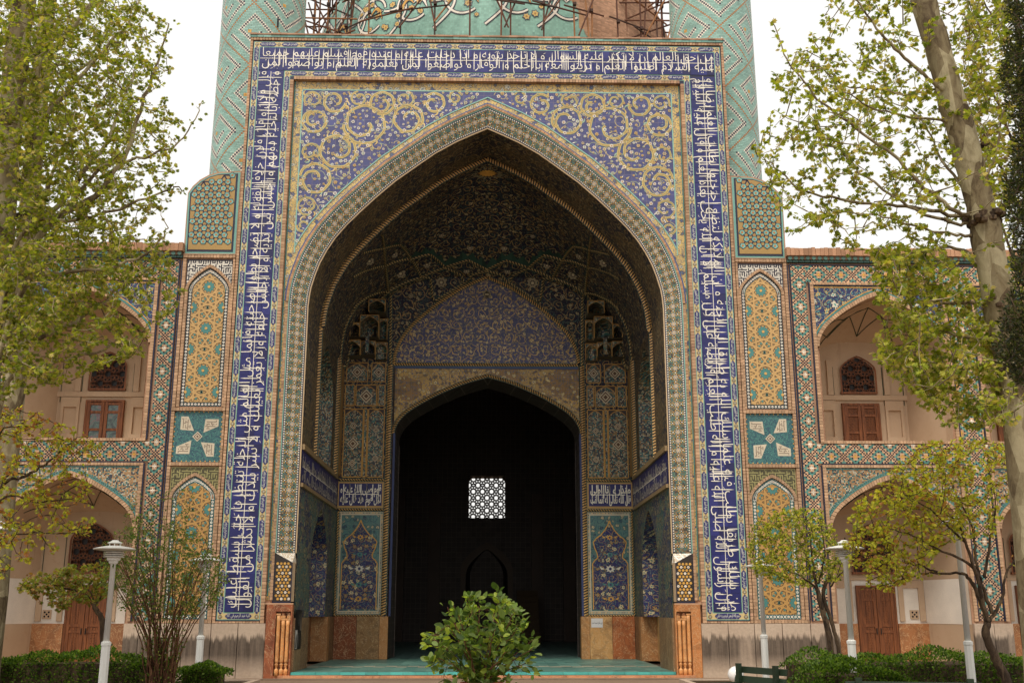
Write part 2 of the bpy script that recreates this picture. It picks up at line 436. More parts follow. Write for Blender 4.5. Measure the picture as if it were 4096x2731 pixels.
# ------------------------------------------------------------------ Persian four-centred arch
PX = np.array([0, .09, .18, .30, .411, .53, .637, .73, .804, .865, .909, .945, .97, .988, .996, 1.0])
PZ = np.array([1, .962, .922, .856, .779, .695, .604, .518, .444, .372, .304, .236, .167, .105, .055, 0.0])
def arch_s(t): return np.interp(np.abs(t), PX, PZ)
def arch_pts(w, zs, za, n=1):
    """left springing to right springing, (x, z)"""
    t = PX
    if n > 1: t = np.interp(np.linspace(0, len(PX) - 1, (len(PX) - 1) * n + 1), np.arange(len(PX)), PX)
    half = [(float(a) * w, zs + float(arch_s(a)) * (za - zs)) for a in t]
    return [(-x, z) for x, z in half[::-1]] + half[1:]
def arch_z(x, w, zs, za):
    return zs + float(arch_s(min(1.0, abs(x) / w))) * (za - zs)

# ------------------------------------------------------------------ Arabic lettering (joined presentation forms, real glyph outlines)
FORMS = {}
for ch, base, n in [('ا', 0xFE8D, 2), ('آ', 0xFE81, 2), ('أ', 0xFE83, 2), ('إ', 0xFE87, 2), ('ب', 0xFE8F, 4), ('ة', 0xFE93, 2), ('ت', 0xFE95, 4), ('ث', 0xFE99, 4),
                    ('ج', 0xFE9D, 4), ('ح', 0xFEA1, 4), ('خ', 0xFEA5, 4), ('د', 0xFEA9, 2), ('ذ', 0xFEAB, 2), ('ر', 0xFEAD, 2), ('ز', 0xFEAF, 2), ('س', 0xFEB1, 4), ('ش', 0xFEB5, 4),
                    ('ص', 0xFEB9, 4), ('ض', 0xFEBD, 4), ('ط', 0xFEC1, 4), ('ظ', 0xFEC5, 4), ('ع', 0xFEC9, 4), ('غ', 0xFECD, 4), ('ف', 0xFED1, 4), ('ق', 0xFED5, 4), ('ك', 0xFED9, 4),
                    ('ل', 0xFEDD, 4), ('م', 0xFEE1, 4), ('ن', 0xFEE5, 4), ('ه', 0xFEE9, 4), ('و', 0xFEED, 2), ('ى', 0xFEEF, 2), ('ي', 0xFEF1, 4), ('ئ', 0xFE89, 4), ('ء', 0xFE80, 1)]:
    FORMS[ch] = (base, n)
def shape(s):
    s = s.replace('لا', '\u0001')
    def info(c): return (0xFEFB, 2) if c == '\u0001' else FORMS.get(c)
    out = []
    for i, c in enumerate(s):
        f = info(c)
        if f is None: out.append(c); continue
        pf = info(s[i - 1]) if i else None; nf = info(s[i + 1]) if i + 1 < len(s) else None
        jp = pf is not None and pf[1] == 4 and f[1] > 1
        jn = f[1] == 4 and nf is not None and nf[1] > 1
        out.append(chr(f[0] + ((3 if jn else 1) if jp else (2 if jn else 0))))
    r = ''.join(out)[::-1]
    # digits keep their own left to right order
    import re
    return re.sub('[۰-۹]+', lambda m: m.group(0)[::-1], r)
_tc = {}
def text_geo(s, bold=0.012, res=1):
    """-> verts (N,2) with x<=0 starting from the right end, faces"""
    key = (s, bold, res)
    if key in _tc: return _tc[key]
    cu = bpy.data.curves.new('lettering', 'FONT'); cu.body = shape(s); cu.resolution_u = res; cu.offset = bold
    o = bpy.data.objects.new('lettering', cu); COL.objects.link(o)
    dg = bpy.context.evaluated_depsgraph_get(); me = o.evaluated_get(dg).to_mesh()
    V = np.zeros(len(me.vertices) * 3, np.float32); me.vertices.foreach_get('co', V); V = V.reshape(-1, 3)[:, :2]
    F = [tuple(p.vertices) for p in me.polygons]
    o.evaluated_get(dg).to_mesh_clear(); bpy.data.objects.remove(o); bpy.data.curves.remove(cu)
    V = V - np.array([V[:, 0].max(), 0], np.float32)
    _tc[key] = (V, F)
    return _tc[key]
def write(mb, s, place, em, sx=1.0, fit=None, bold=0.012, col=WHITE, res=1):
    """set one line of lettering; place(u, v) -> world, u runs right to left from 0 to negative. Returns its length"""
    V, F = text_geo(s, bold, res)
    L = -float(V[:, 0].min())
    k = (fit / (L * em)) if fit else sx
    mb.add([place(float(a) * em * k, float(b) * em) for a, b in V], F, col)
    return L * em * k
def plain_tile(name, c, tile=.2, rough=.3, var=.9, spec=.5):
    nb = NB(name); uv = nb.attr('P2', 'Vector'); u, v, _ = nb.sep(uv)
    h = nb.noise(nb.comb((u / tile).floor(), (v / tile).floor()), 7.3, 0.0)
    k = (h - .5) * var + 1.0
    col = nb.mix(1.0, c, nb.comb(k, k, k), 'MULTIPLY')
    g = nb.m('MAXIMUM', ((u / tile).fract() - .5).abs().gt(.48), ((v / tile).fract() - .5).abs().gt(.48))
    col = nb.mix(g * .5, col, srgb(150, 130, 118))
    col = wear(nb, col, .4, .7)
    nb.bump(h + nb.noise(uv, 5.0, 2.0) * .5, .08, .02)
    MAT[name] = nb.done(col, nb.noise(uv, 3.0, 2.0) * .3 + rough - .12, spec)
plain_tile('spandrel_blue', srgb(68, 70, 116), rough=.34)
plain_tile('dark_hall_tile', srgb(66, 56, 50), .25, .6)
plain_tile('porch_floor', srgb(92, 142, 132), .3, .3)

def strap_segments(ap):
    """segments of one repeat: decagon star chords plus the bow-tie links, and the star centres"""
    deg = lambda a: math.radians(a)
    mid = lambda c, a: (c[0] + ap * math.cos(deg(a)), c[1] + ap * math.sin(deg(a)))
    segs = []
    for k in range(10): segs.append((mid((0, 0), 54 + 36 * k), mid((0, 0), 54 + 36 * (k + 3))))
    a1 = (2 * ap * math.cos(deg(54)), 2 * ap * math.sin(deg(54)))
    B = (0, ap); T = (0, 2 * a1[1] - ap)
    R1, R2 = mid(a1, 162), mid(a1, 198); L1, L2 = (-R1[0], R1[1]), (-R2[0], R2[1])
    segs += [(B, R2), (B, L2), (T, R1), (T, L1)]
    def ray(c, a, d):
        p = mid(c, a); q = mid(c, a + d); v = (p[0] - q[0], p[1] - q[1]); return p, v
    def isect(p, v, q, w_):
        det = v[0] * w_[1] - v[1] * w_[0]
        if abs(det) < 1e-9: return None
        t = ((q[0] - p[0]) * w_[1] - (q[1] - p[1]) * w_[0]) / det; return (p[0] + v[0] * t, p[1] + v[1] * t)
    for d1, d2 in ((108, -108), (-108, 108)):
        p, v = ray(a1, 162, d1); q, w_ = ray(a1, 198, d2); x = isect(p, v, q, w_)
        if x and abs(x[0]) < a1[0] and B[1] < x[1] < T[1] and x[0] < R1[0]:
            segs += [(p, x), (q, x), ((-p[0], p[1]), (-x[0], x[1])), ((-q[0], q[1]), (-x[0], x[1]))]
    return segs, a1

# ------------------------------------------------------------------ ground
gm = MB(); gm.quad((-400, -80, 0), (400, -80, 0), (400, 700, 0), (-400, 700, 0), WHITE)
gm.build('ground', 'paving', kind='structure')
for s, nm in ((-1, 'garden_bed'), (1, 'garden_bed')):
    b_ = MB(); x0, x1 = (4.6, 30) if s > 0 else (-30, -5.2)
    b_.box(x0, x1, -12.5, -2.6, 0.0, 0.10, WHITE, skip='b')
    b_.build(nm, 'garden_soil', kind='structure')
    k_ = MB(); xe = x0 if s > 0 else x1
    k_.box(min(xe - s * 0.14, xe - s * 0.004), max(xe - s * 0.14, xe - s * 0.004), -12.5, -2.5, 0, 0.13, srgb(150, 130, 112), skip='b')
    k_.box(x0, x1, -2.596, -2.46, 0, 0.13, srgb(150, 130, 112), skip='b')
    k_.build('garden_kerb', 'plinth_stone', kind='structure')
pm = MB()
for i in range(15):
    x = -13.5 + i * 1.8
    pm.box(x, x + 1.79, -0.62, -0.30, 0.004, 0.02 + random.uniform(0, .006), vary(srgb(150, 124, 100)), skip='b')
pm.build('pavement', 'paving', kind='structure')

# ------------------------------------------------------------------ the portal
AW, AZS, AZA = 5.39, 9.77, 15.65           # outer edge of the moulding
BW, BZS, BZA, BY = 4.87, 9.70, 15.03, 0.27 # inner edge, at the end of the splay
FL = 0.15                                   # floor level of the porch
portal = thing('portal', 'tall blue tiled entrance portal with pointed arch between the two minarets', 'portal', (0, 0, 0))

def front(y):                                # drawing frame on a wall that faces the garden
    return lambda u, v, h=0.0: (u, y - h, v)

# bearing wall round the arch
w = MB(); pts = arch_pts(AW, AZS, AZA, 3)
yw = 0.14
for s in (-1, 1):
    w.quad((s * AW, yw, 0), (s * 6.84, yw, 0), (s * 6.84, yw, AZS), (s * AW, yw, AZS), PINKB)
    w.quad((s * AW, yw, AZS), (s * 6.84, yw, AZS), (s * 6.84, yw, 17.68), (s * AW, yw, 17.68), PINKB)
    w.quad((s * 6.84, yw, 0), (s * 6.84, 3.4, 0), (s * 6.84, 3.4, 17.68), (s * 6.84, yw, 17.68), PINKB)
w.strip([(x, yw, z) for x, z in pts], [(x, yw, 17.68) for x, z in pts], PINKB)
w.quad((-6.84, yw, 17.68), (6.84, yw, 17.68), (6.84, 3.4, 17.68), (-6.84, 3.4, 17.68), PINKB)
w.quad((-6.84, 3.4, 15.2), (6.84, 3.4, 15.2), (6.84, 3.4, 17.68), (-6.84, 3.4, 17.68), PINKB)
w.build('wall', 'fired_brick', portal)

def ring(mb, xo, zo, xi, zi, zb, y, col, mi=0, zb2=None):
    """three-sided border: left leg, top, right leg (mitred)"""
    for s in (-1, 1):
        mb.quad((s * xo, y, zb), (s * xi, y, zb), (s * xi, y, zi), (s * xo, y, zo), col, mi)
    mb.quad((-xo, y, zo), (-xi, y, zi), (xi, y, zi), (xo, y, zo), col, mi)

# painted border lines and yellow grounds of the frame, each a thin sheet of tile
fr = MB(); ZB = 1.385
ring(fr, 6.78, 17.60, 5.56, 16.38, ZB, 0.012, DNAVY)
ring(fr, 6.755, 17.575, 5.665, 16.485, ZB + .025, 0.008, LTURQ)
ring(fr, 6.735, 17.555, 6.60, 17.415, ZB + .045, 0.004, LYEL)
ring(fr, 5.82, 16.64, 5.685, 16.505, ZB + .045, 0.004, LYEL)
ring(fr, 6.575, 17.39, 5.845, 16.665, 1.60, 0.004, DNAVY)
for s in (-1, 1):                           # yellow ground of the two closing panels at the foot
    fr.quad((s * 6.60, .004, ZB + .045), (s * 5.82, .004, ZB + .045), (s * 5.82, .004, 1.575), (s * 6.60, .004, 1.575), LYEL)
fr.build('frame_border', 'glazed_tile', portal)

# inscription tiles: three across the band, laid in rows; the nearest 300 are single objects
TW = 0.235
tiles = []
for s in (-1, 1):
    z = 1.61
    while z < 16.6:
        h = TW * random.choice((0.96, 1.0, 1.04)); h = min(h, 16.66 - z)
        for k in range(3):
            x0 = 5.853 + k * TW * 1.015
            tiles.append((s, x0, min(6.57, x0 + TW * 1.015 - .006), z, z + h - 0.006))
        z += h
x = -6.57
while x < 6.55:
    for k in range(3):
        z0 = 16.668 + k * 0.2405
        tiles.append((1, x, min(6.57, x + TW - .006), z0, z0 + 0.2345))
    x += TW
NAV = [srgb(40, 42, 100), srgb(46, 48, 112), srgb(37, 36, 82), srgb(54, 58, 124), srgb(46, 42, 84)]
rest = MB()
order = sorted(range(len(tiles)), key=lambda i: tiles[i][3])
single = set(order[:300])
tmesh = {}
for i, (s, a, b, z0, z1) in enumerate(tiles):
    c = vary(random.choice((NAV[0], NAV[0], NAV[0], NAV[1], NAV[2])), .10)
    xa, xb = (a, b) if s > 0 else (-b, -a)
    dy = random.uniform(-.0025, .0025)
    if i in single:
        m = MB(); m.box(xa, xb, -0.008 + dy, 0.003, z0, z1, c, skip='k')
        origin_obj(m, 'tile', 'glazed_tile', portal)
    else:
        rest.box(xa, xb, -0.008 + dy, 0.003, z0, z1, c, skip='k')
rest.build('tile_field', 'glazed_tile', portal, kind='stuff')

# the long inscription, in two tiers that run up the right leg, along the top and down the left leg
T_RIGHT = ['قال رسول الله صلى الله عليه و اله طلب العلم فريضة على كل مسلم الا ان الله يحب بغاة العلم و قال عليه السلام',
           'من سلك طريقا يطلب فيه علما سلك الله به طريقا الى الجنة و ان الملائكة لتضع اجنحتها لطالب العلم رضا به']
T_TOP = ['عليه السلام اطلبوا العلم و تزينوا معه بالحلم و الوقار و تواضعوا لمن تعلمونه العلم و تواضعوا لمن',
         'من حق العالم ان لا تكثر عليه السوال و لا تأخذ بثوبه و اذا دخلت عليه و عنده قوم فسلم عليهم جميعا']
T_LEFT = ['و خصه بالتحية دونهم و اجلس بين يديه و لا تجلس خلفه و لا تغمز بعينك و لا تشر بيدك و لا تكثر من القول',
          'قال فلان و قال فلان خلافا لقوله و لا تضجر بطول صحبته فانما مثل العالم مثل النخلة تنتظرها حتى يسقط عليك']
lt = MB(); YL = -0.0135
def band(place, length, rows, height):
    """two tiers of words, a rule between them, and the tall shafts that cross both tiers"""
    em = height * 0.50
    for k, s in enumerate(rows):
        v0 = height * (0.17 if k == 0 else 0.60)
        write(lt, s, lambda u, v: place(u, v0 + v * 1.15), em, fit=length * 0.995, bold=-0.009)
    t = 0.012
    lt.quad(place(0, height * .495, .003), place(-length, height * .495, .003), place(-length, height * .495 + t * 1.3, .003), place(0, height * .495 + t * 1.3, .003), WHITE)
    u = 0.06
    rr = random.Random(int(length * 100))
    while u < length - .05:
        lo = rr.choice((.06, .10, .14, .30)); hi = rr.choice((.98, .96, .93))
        if rr.random() < .2: lo, hi = .10, .50
        a = u; ww = 0.0095
        lt.poly([place(-a - ww, height * lo, .002), place(-a + ww, height * lo, .002), place(-a + ww * 1.5, height * (hi - .16), .002), place(-a + ww * .4, height * hi, .002), place(-a - ww * 1.2, height * (hi - .18), .002)], WHITE)
        for q in range(1):                   # vowel marks and dots beside the shaft
            if rr.random() < .75:
                b = a + rr.uniform(.03, .10); h = rr.choice((rr.uniform(.80, .93), rr.uniform(.38, .47), rr.uniform(.03, .08), rr.uniform(.52, .6))) * height
                if rr.random() < .5: lt.quad(place(-b - .03, h, .001), place(-b + .03, h + .03, .001), place(-b + .033, h + .044, .001), place(-b - .027, h + .013, .001), WHITE)
                else: lt.quad(place(-b - .011, h, .001), place(-b, h - .011, .001), place(-b + .011, h, .001), place(-b, h + .011, .001), WHITE)
        u += rr.choice((.13, .17, .22, .28, .17, .06))
H = 0.70
band(lambda u, v, h=0: (5.86 + v, YL - h, 1.64 - u), 14.98, T_RIGHT, H)
band(lambda u, v, h=0: (6.55 + u, YL - h, 16.68 + v), 13.10, T_TOP, H)
band(lambda u, v, h=0: (-5.86 - v, YL - h, 16.62 + u), 14.98, T_LEFT, H)
lt.build('lettering', 'glazed_tile', portal, kind='stuff')

# cartouches with small lettering between square rosettes, all along both narrow bands
def cart_mesh(L, text, rows=1):
    m = MB(); hw = 0.063; L = L + .05
    e = [(-L / 2, 0), (-L / 2 + .018, .03), (-L / 2 + .035, .032), (-L / 2 + .06, hw), (L / 2 - .06, hw), (L / 2 - .035, .032), (L / 2 - .018, .03), (L / 2, 0)]
    poly = e + [(x, -z) for x, z in e[-2:0:-1]]
    m.prism([(x, z) for x, z in poly[::-1]], lambda u, v, h: (u, -h, v), 0, .004, srgb(52, 53, 104))
    write(m, text, lambda u, v: (L / 2 - .04 + u, -.0075, -.018 + v * 1.15), .098, fit=L - .085, bold=.008, col=srgb(216, 212, 202))
    return m.mesh('cartouche', 'glazed_tile')
def rose_mesh():
    m = MB()
    def star(r0, r1, n, ph): return [((r0 if i % 2 == 0 else r1) * math.cos(ph - math.pi * i / n), (r0 if i % 2 == 0 else r1) * math.sin(ph - math.pi * i / n)) for i in range(2 * n)]
    for k, (r0, r1, c) in enumerate(((.058, .046, DNAVY), (.048, .034, LYEL), (.036, .022, DNAVY), (.020, .010, WHITE))):
        m.poly([(x, -.004 - .002 * k, z) for x, z in star(r0, r1, 4, 0)], c)
    return m.mesh('rosette', 'glazed_tile')
WORDS = ['صلوات الله عليه و سلامه', 'اللهم صل على محمد', 'و على اله الطيبين', 'الطاهرين و سلم عليهم', 'نبي عربي رسول مدني', 'و اخيه اسد الله']
CM = [cart_mesh(.44, t) for t in WORDS]; RM = rose_mesh()
PITCHC = 0.60
def put_cart(i, x, z, ang):
    link('cartouche', CM[i % 6], portal, loc=(x, 0.002, z), rot=(0, ang, 0))
def put_rose(x, z): link('rosette', RM, portal, loc=(x, 0.002, z))
nv = 26; pv = (17.48 - 1.49) / nv
for s in (-1, 1):
    for j in range(nv):
        zc = 1.49 + pv * (j + .5)
        put_cart(j + (0 if s > 0 else 3), s * 6.668, zc, -math.pi / 2 if s < 0 else math.pi / 2)
        put_rose(s * 6.668, 1.49 + pv * j)
    for j in range(24):
        zc = 1.49 + (16.57 - 1.49) / 24 * (j + .5)
        put_cart(j + 1, s * 5.752, zc, -math.pi / 2 if s < 0 else math.pi / 2)
        put_rose(s * 5.752, 1.49 + (16.57 - 1.49) / 24 * j)
for zc, xr, n in ((17.485, 6.668, 21), (16.572, 5.752, 18)):
    for j in range(n):
        put_cart(j, -xr + 2 * xr / n * (j + .5), zc, 0)
        put_rose(-xr + 2 * xr / n * j, zc)
    put_rose(xr, zc)
for s, t in ((-1, 'كتبه عبد الرحيم في ۱۱۱۲'), (1, 'بسم الله الرحمن الرحيم و به ثقتي')):
    m = cart_mesh(.62, t)
    o = link('cartouche', m, portal, loc=(s * 6.21, 0.002, 1.505)); o.scale = (1, 1, 1.05)

# brick fillets along both sides of the frame; each brick stands free with a joint
brick_rest = MB(); bricks = []
def fillet_v(s, xa, xb, z0, z1, y0, y1, step=.086):
    z = z0
    while z < z1 - .02:
        bricks.append((min(s * xa, s * xb), max(s * xa, s * xb), y0, y1, z, min(z1, z + step) - .010)); z += step
def fillet_h(x0, x1, za, zb, y0, y1, step=.086):
    x = x0
    while x < x1 - .02:
        bricks.append((x, min(x1, x + step) - .010, y0, y1, za, zb)); x += step
for s in (-1, 1):
    fillet_v(s, 6.785, 6.855, 1.335, 17.61, -.02, .14)
    fillet_v(s, 5.56, 5.66, 1.335, 16.38, -.02, .14)
fillet_h(-6.855, 6.855, 17.612, 17.69, -.03, .14)
fillet_h(-5.55, 5.55, 16.385, 16.48, -.02, .14)
for s in (-1, 1): fillet_h(min(s * 5.67, s * 6.78), max(s * 5.67, s * 6.78), 1.335, 1.378, -.02, .14)
# voussoir ring outside the moulding
vp = arch_pts(AW + .035, AZS, AZA + .04, 6)
bricks.sort(key=lambda b: b[4])
bm_cache = {}
for i, (x0, x1, y0, y1, z0, z1) in enumerate(bricks):
    c = vary(BUFF if random.random() < .8 else PINKB, .2)
    j = random.uniform(-.004, .004)
    if i < 300:
        m = MB(); m.box(x0, x1, y0 + j, y1, z0, z1, c, skip='k'); origin_obj(m, 'brick', 'fired_brick', portal)
    else: brick_rest.box(x0, x1, y0 + j, y1, z0, z1, c, skip='k')
# cornice of turquoise blocks and the weathered capping above it
x = -6.87
while x < 6.86:
    L = random.uniform(.16, .26); L = min(L, 6.87 - x)
    brick_rest.box(x, x + L - .006, -.05, .3, 17.695, 17.76, vary(LTURQ if random.random() < .4 else TURQ, .15), 1)
    brick_rest.box(x, x + L - .002, -.06 - random.uniform(0, .03), .6, 17.763, 17.80 + random.uniform(0, .02), vary(PINKB, .2))
    x += L
for i in range(len(vp) - 1):
    (xa, za), (xb, zb) = vp[i], vp[i + 1]
    L = math.hypot(xb - xa, zb - za)
    if L < .01: continue
    k = max(1, int(round(L / .085)))
    nx, nz = -(zb - za) / L, (xb - xa) / L
    for j in range(k):
        t0, t1 = j / k + .04 / k, (j + 1) / k - .04 / k
        P = [(xa + (xb - xa) * t0 - nx * .035, za + (zb - za) * t0 - nz * .035), (xa + (xb - xa) * t1 - nx * .035, za + (zb - za) * t1 - nz * .035),
             (xa + (xb - xa) * t1 + nx * .035, za + (zb - za) * t1 + nz * .035), (xa + (xb - xa) * t0 + nx * .035, za + (zb - za) * t0 + nz * .035)]
        brick_rest.prism(P[::-1], front(0.12), -.02, .055, vary(srgb(186, 146, 112), .2))
for s in (-1, 1):
    z = 1.9
    while z < AZS:
        brick_rest.box(min(s * 5.39, s * 5.46), max(s * 5.39, s * 5.46), .065, .14, z, z + .076, vary(BUFF, .2), skip='k'); z += .086
brick_rest.build('brickwork', ['fired_brick', 'glazed_tile'], portal, kind='stuff')

# spandrel: yellow floral border, blue field, scrolling vines
sp = MB()
SX, SZ = 5.55, 16.375
def aoff(x, o): return arch_z(x, AW + o, AZS, AZA + o * 1.04)
xs = np.concatenate([np.linspace(-SX, -4.6, 60), np.linspace(-4.55, 4.55, 120), np.linspace(4.6, SX, 60)])
low = [(x, .12, aoff(x, .07) if abs(x) < AW + .07 else 1.9) for x in xs]
sp.strip(low, [(x, .12, SZ) for x in xs], YEL)
sp.build('spandrel_border', 'floral_yellow', portal)
FX, FZ = 5.30, 16.12
def flow(x): return arch_z(x, 5.68, 9.77, 15.94)
xs = np.linspace(-FX, FX, 301)
fb = MB()
fb.strip([(x, .108, flow(x) if flow(x) < FZ else FZ) for x in xs], [(x, .108, FZ) for x in xs], NAVY)
fb.build('spandrel_field', 'spandrel_blue' if 'spandrel_blue' in MAT else 'floral_wall', portal)

CIRC = [(3.51, 15.05, .58), (4.22, 14.24, .5), (2.26, 15.25, .41), (4.84, 13.4, .43), (4.93, 15.14, .33), (4.37, 15.74, .30), (3.02, 15.72, .34), (1.54, 15.76, .29), (.92, 15.94, .17), (5.02, 12.56, .25), (5.12, 11.98, .15), (2.35, 15.86, .22), (4.98, 14.2, .24), (5.02, 15.82, .22), (3.7, 15.88, .2)]
def inside_field(x, z, m=0.06): return abs(x) < FX - m and z < FZ - m and z > flow(x) + m
for s in (-1, 1):
    vm = MB(); fm = MB()
    pl = lambda x, z, h: (s * x, .108 - h, z)
    def ribbon(path, wd, col, h):
        n = len(path); A = []; B = []
        for i in range(n):
            a = path[max(0, i - 1)]; b = path[min(n - 1, i + 1)]
            dx, dz = b[0] - a[0], b[1] - a[1]; L = math.hypot(dx, dz) or 1
            ww = wd if not hasattr(wd, '__len__') else wd[i]
            A.append((path[i][0] - dz / L * ww, path[i][1] + dx / L * ww)); B.append((path[i][0] + dz / L * ww, path[i][1] - dx / L * ww))
        for i in range(n - 1):
            q = [A[i], A[i + 1], B[i + 1], B[i]]
            if all(inside_field(p[0], p[1], .0) for p in q): vm.poly([pl(p[0], p[1], h) for p in q], col)
    for ci, (cx, cz, r) in enumerate(CIRC):
        hd = 1 if ci % 2 else -1; a0 = ci * 1.9
        turns = 1.55 if r > .3 else 1.15
        n = int(36 * turns) + 8
        path = []
        for k in range(n + 1):
            t = k / n; a = a0 + hd * t * turns * 2 * math.pi
            rr = r * (1 - .022 * math.sin(7 * a)) * (1.0 if t < .55 else 1 - .75 * ((t - .55) / .45))
            path.append((cx + rr * math.cos(a), cz + rr * math.sin(a)))
        k0 = .034 if r > .28 else .024
        e_ = ci * .00022; ribbon(path, k0 + .014, srgb(104, 136, 122), .002 + e_); ribbon(path, k0, YEL, .0065 + e_)
        ribbon([(p[0], p[1]) for p in path], .006, srgb(120, 110, 80), .0102 + e_ * .3)
        # tendrils and split leaves off the circle
        for k in range(int(r * 22)):
            a = random.uniform(0, 6.28); ln = random.uniform(.10, .2)
            p0 = (cx + r * math.cos(a), cz + r * math.sin(a)); da = a + random.choice((-1, 1)) * random.uniform(.5, 1.3)
            pth = [(p0[0] + ln * t * math.cos(da + t * 1.6), p0[1] + ln * t * math.sin(da + t * 1.6)) for t in (0, .25, .5, .75, 1)]
            ribbon(pth, [.012, .018, .022, .016, .004], random.choice((YEL, YEL, srgb(150, 176, 150), LYEL)), .003 + random.random() * .003)
            if random.random() < .3:
                q = pth[-1]
                if inside_field(*q): vm.poly([pl(q[0] + .022 * math.cos(u), q[1] + .022 * math.sin(u), .006) for u in np.linspace(0, 5.4, 7)], srgb(120, 70, 50))
    for k in range(95):                       # thin secondary stems that curl between the great scrolls
        cx, cz = random.uniform(.3, FX), random.uniform(11.4, FZ)
        if not inside_field(cx, cz, .05): continue
        r = random.uniform(.12, .3); a0 = random.uniform(0, 6.28); hd = random.choice((-1, 1))
        ribbon([(cx + r * (1 - .75 * t) * math.cos(a0 + hd * t * 5.2), cz + r * (1 - .75 * t) * math.sin(a0 + hd * t * 5.2)) for t in np.linspace(0, 1, 26)], .0085, random.choice((srgb(176, 166, 118), srgb(150, 156, 126), srgb(190, 172, 112))), .0012 + k * .000008)
    # blossoms scattered over the blue
    placed = []; tries = 0
    while len(placed) < 330 and tries < 9000:
        tries += 1
        x = random.uniform(.3, FX); z = random.uniform(11.3, FZ)
        if not inside_field(x, z, .05): continue
        if any((x - a) ** 2 + (z - b) ** 2 < .0125 for a, b in placed): continue
        placed.append((x, z))
        R0 = random.uniform(.035, .066); c = random.choice((LYEL, WHITE, WHITE, srgb(206, 196, 160), YEL)); ph = random.uniform(0, 6)
        star = [(x + (R0 if i % 2 == 0 else R0 * .62) * math.cos(ph - i * math.pi / 6), z + (R0 if i % 2 == 0 else R0 * .62) * math.sin(ph - i * math.pi / 6)) for i in range(12)]
        hj = random.random() * .0015; fm.poly([pl(a, b, .0105 + hj) for a, b in star], c)
        fm.poly([pl(x + R0 * .45 * math.cos(u), z + R0 * .45 * math.sin(u), .0125 + hj) for u in np.linspace(5.5, 0, 7)], random.choice((DTURQ, srgb(70, 66, 110), srgb(150, 90, 60))))
        fm.poly([pl(x + R0 * .2 * math.cos(u), z + R0 * .2 * math.sin(u), .0145 + hj) for u in np.linspace(5.2, 0, 6)], LYEL)
    for _ in range(650):
        x = random.uniform(.3, FX); z = random.uniform(11.2, FZ)
        if not inside_field(x, z, .03): continue
        a = random.uniform(0, 6.28); L = random.uniform(.03, .06); wv = L * .3
        fm.poly([pl(x + L * math.cos(a), z + L * math.sin(a), .003), pl(x - wv * math.sin(a), z + wv * math.cos(a), .003), pl(x - L * math.cos(a), z - L * math.sin(a), .003), pl(x + wv * math.sin(a), z - wv * math.cos(a), .003)], random.choice((LYEL, WHITE, srgb(140, 160, 150), srgb(168, 150, 96))))
    vm.build('vine_scroll', 'glazed_tile', portal, kind='stuff'); fm.build('blossom_field', 'glazed_tile', portal, kind='stuff')
# thin turquoise and blue lines that edge the field
ed = MB()
e1 = [(x, z) for x, z in arch_pts(5.68, 9.77, 15.94, 5) if z > 11.2 and abs(x) < FX]
e2 = [(x, z) for x, z in arch_pts(5.645, 9.77, 15.90, 5)]
def off_line(pts, y, wd, col, zmin=0):
    for i in range(len(pts) - 1):
        (xa, za), (xb, zb) = pts[i], pts[i + 1]; L = math.hypot(xb - xa, zb - za)
        if L < 1e-6 or min(za, zb) < zmin: continue
        nx, nz = -(zb - za) / L * wd, (xb - xa) / L * wd
        ed.poly([(xa - nx, y, za - nz), (xb - nx, y, zb - nz), (xb + nx, y, zb + nz), (xa + nx, y, za + nz)], col)
off_line(e1, .104, .016, LTURQ, 11.2); off_line(arch_pts(AW + .10, AZS, AZA + .11, 5), .114, .018, srgb(70, 90, 140), 9.8)
for s in (-1, 1):
    off_line([(s * FX, 11.2), (s * FX, FZ)], .104, .016, LTURQ)
    off_line([(s * (SX - .02), 2.0), (s * (SX - .02), SZ)], .114, .016, DTURQ)
off_line([(-FX, FZ), (FX, FZ)], .104, .016, LTURQ)
ed.build('edging_lines', 'glazed_tile', portal)

# moulding: splayed band of cut mosaic with white rosettes, dotted borders
ZM = 3.08
A3 = [(-AW, ZM)] + arch_pts(AW, AZS, AZA, 4) + [(AW, ZM)]; B3 = [(-BW, ZM)] + arch_pts(BW, BZS, BZA, 4) + [(BW, ZM)]
def refine(P, step=.2):
    out = [P[0]]
    for a, b in zip(P, P[1:]):
        L = math.hypot(b[0] - a[0], b[1] - a[1]); k = max(1, int(L / step))
        out += [(a[0] + (b[0] - a[0]) * t / k, a[1] + (b[1] - a[1]) * t / k) for t in range(1, k + 1)]
    return out
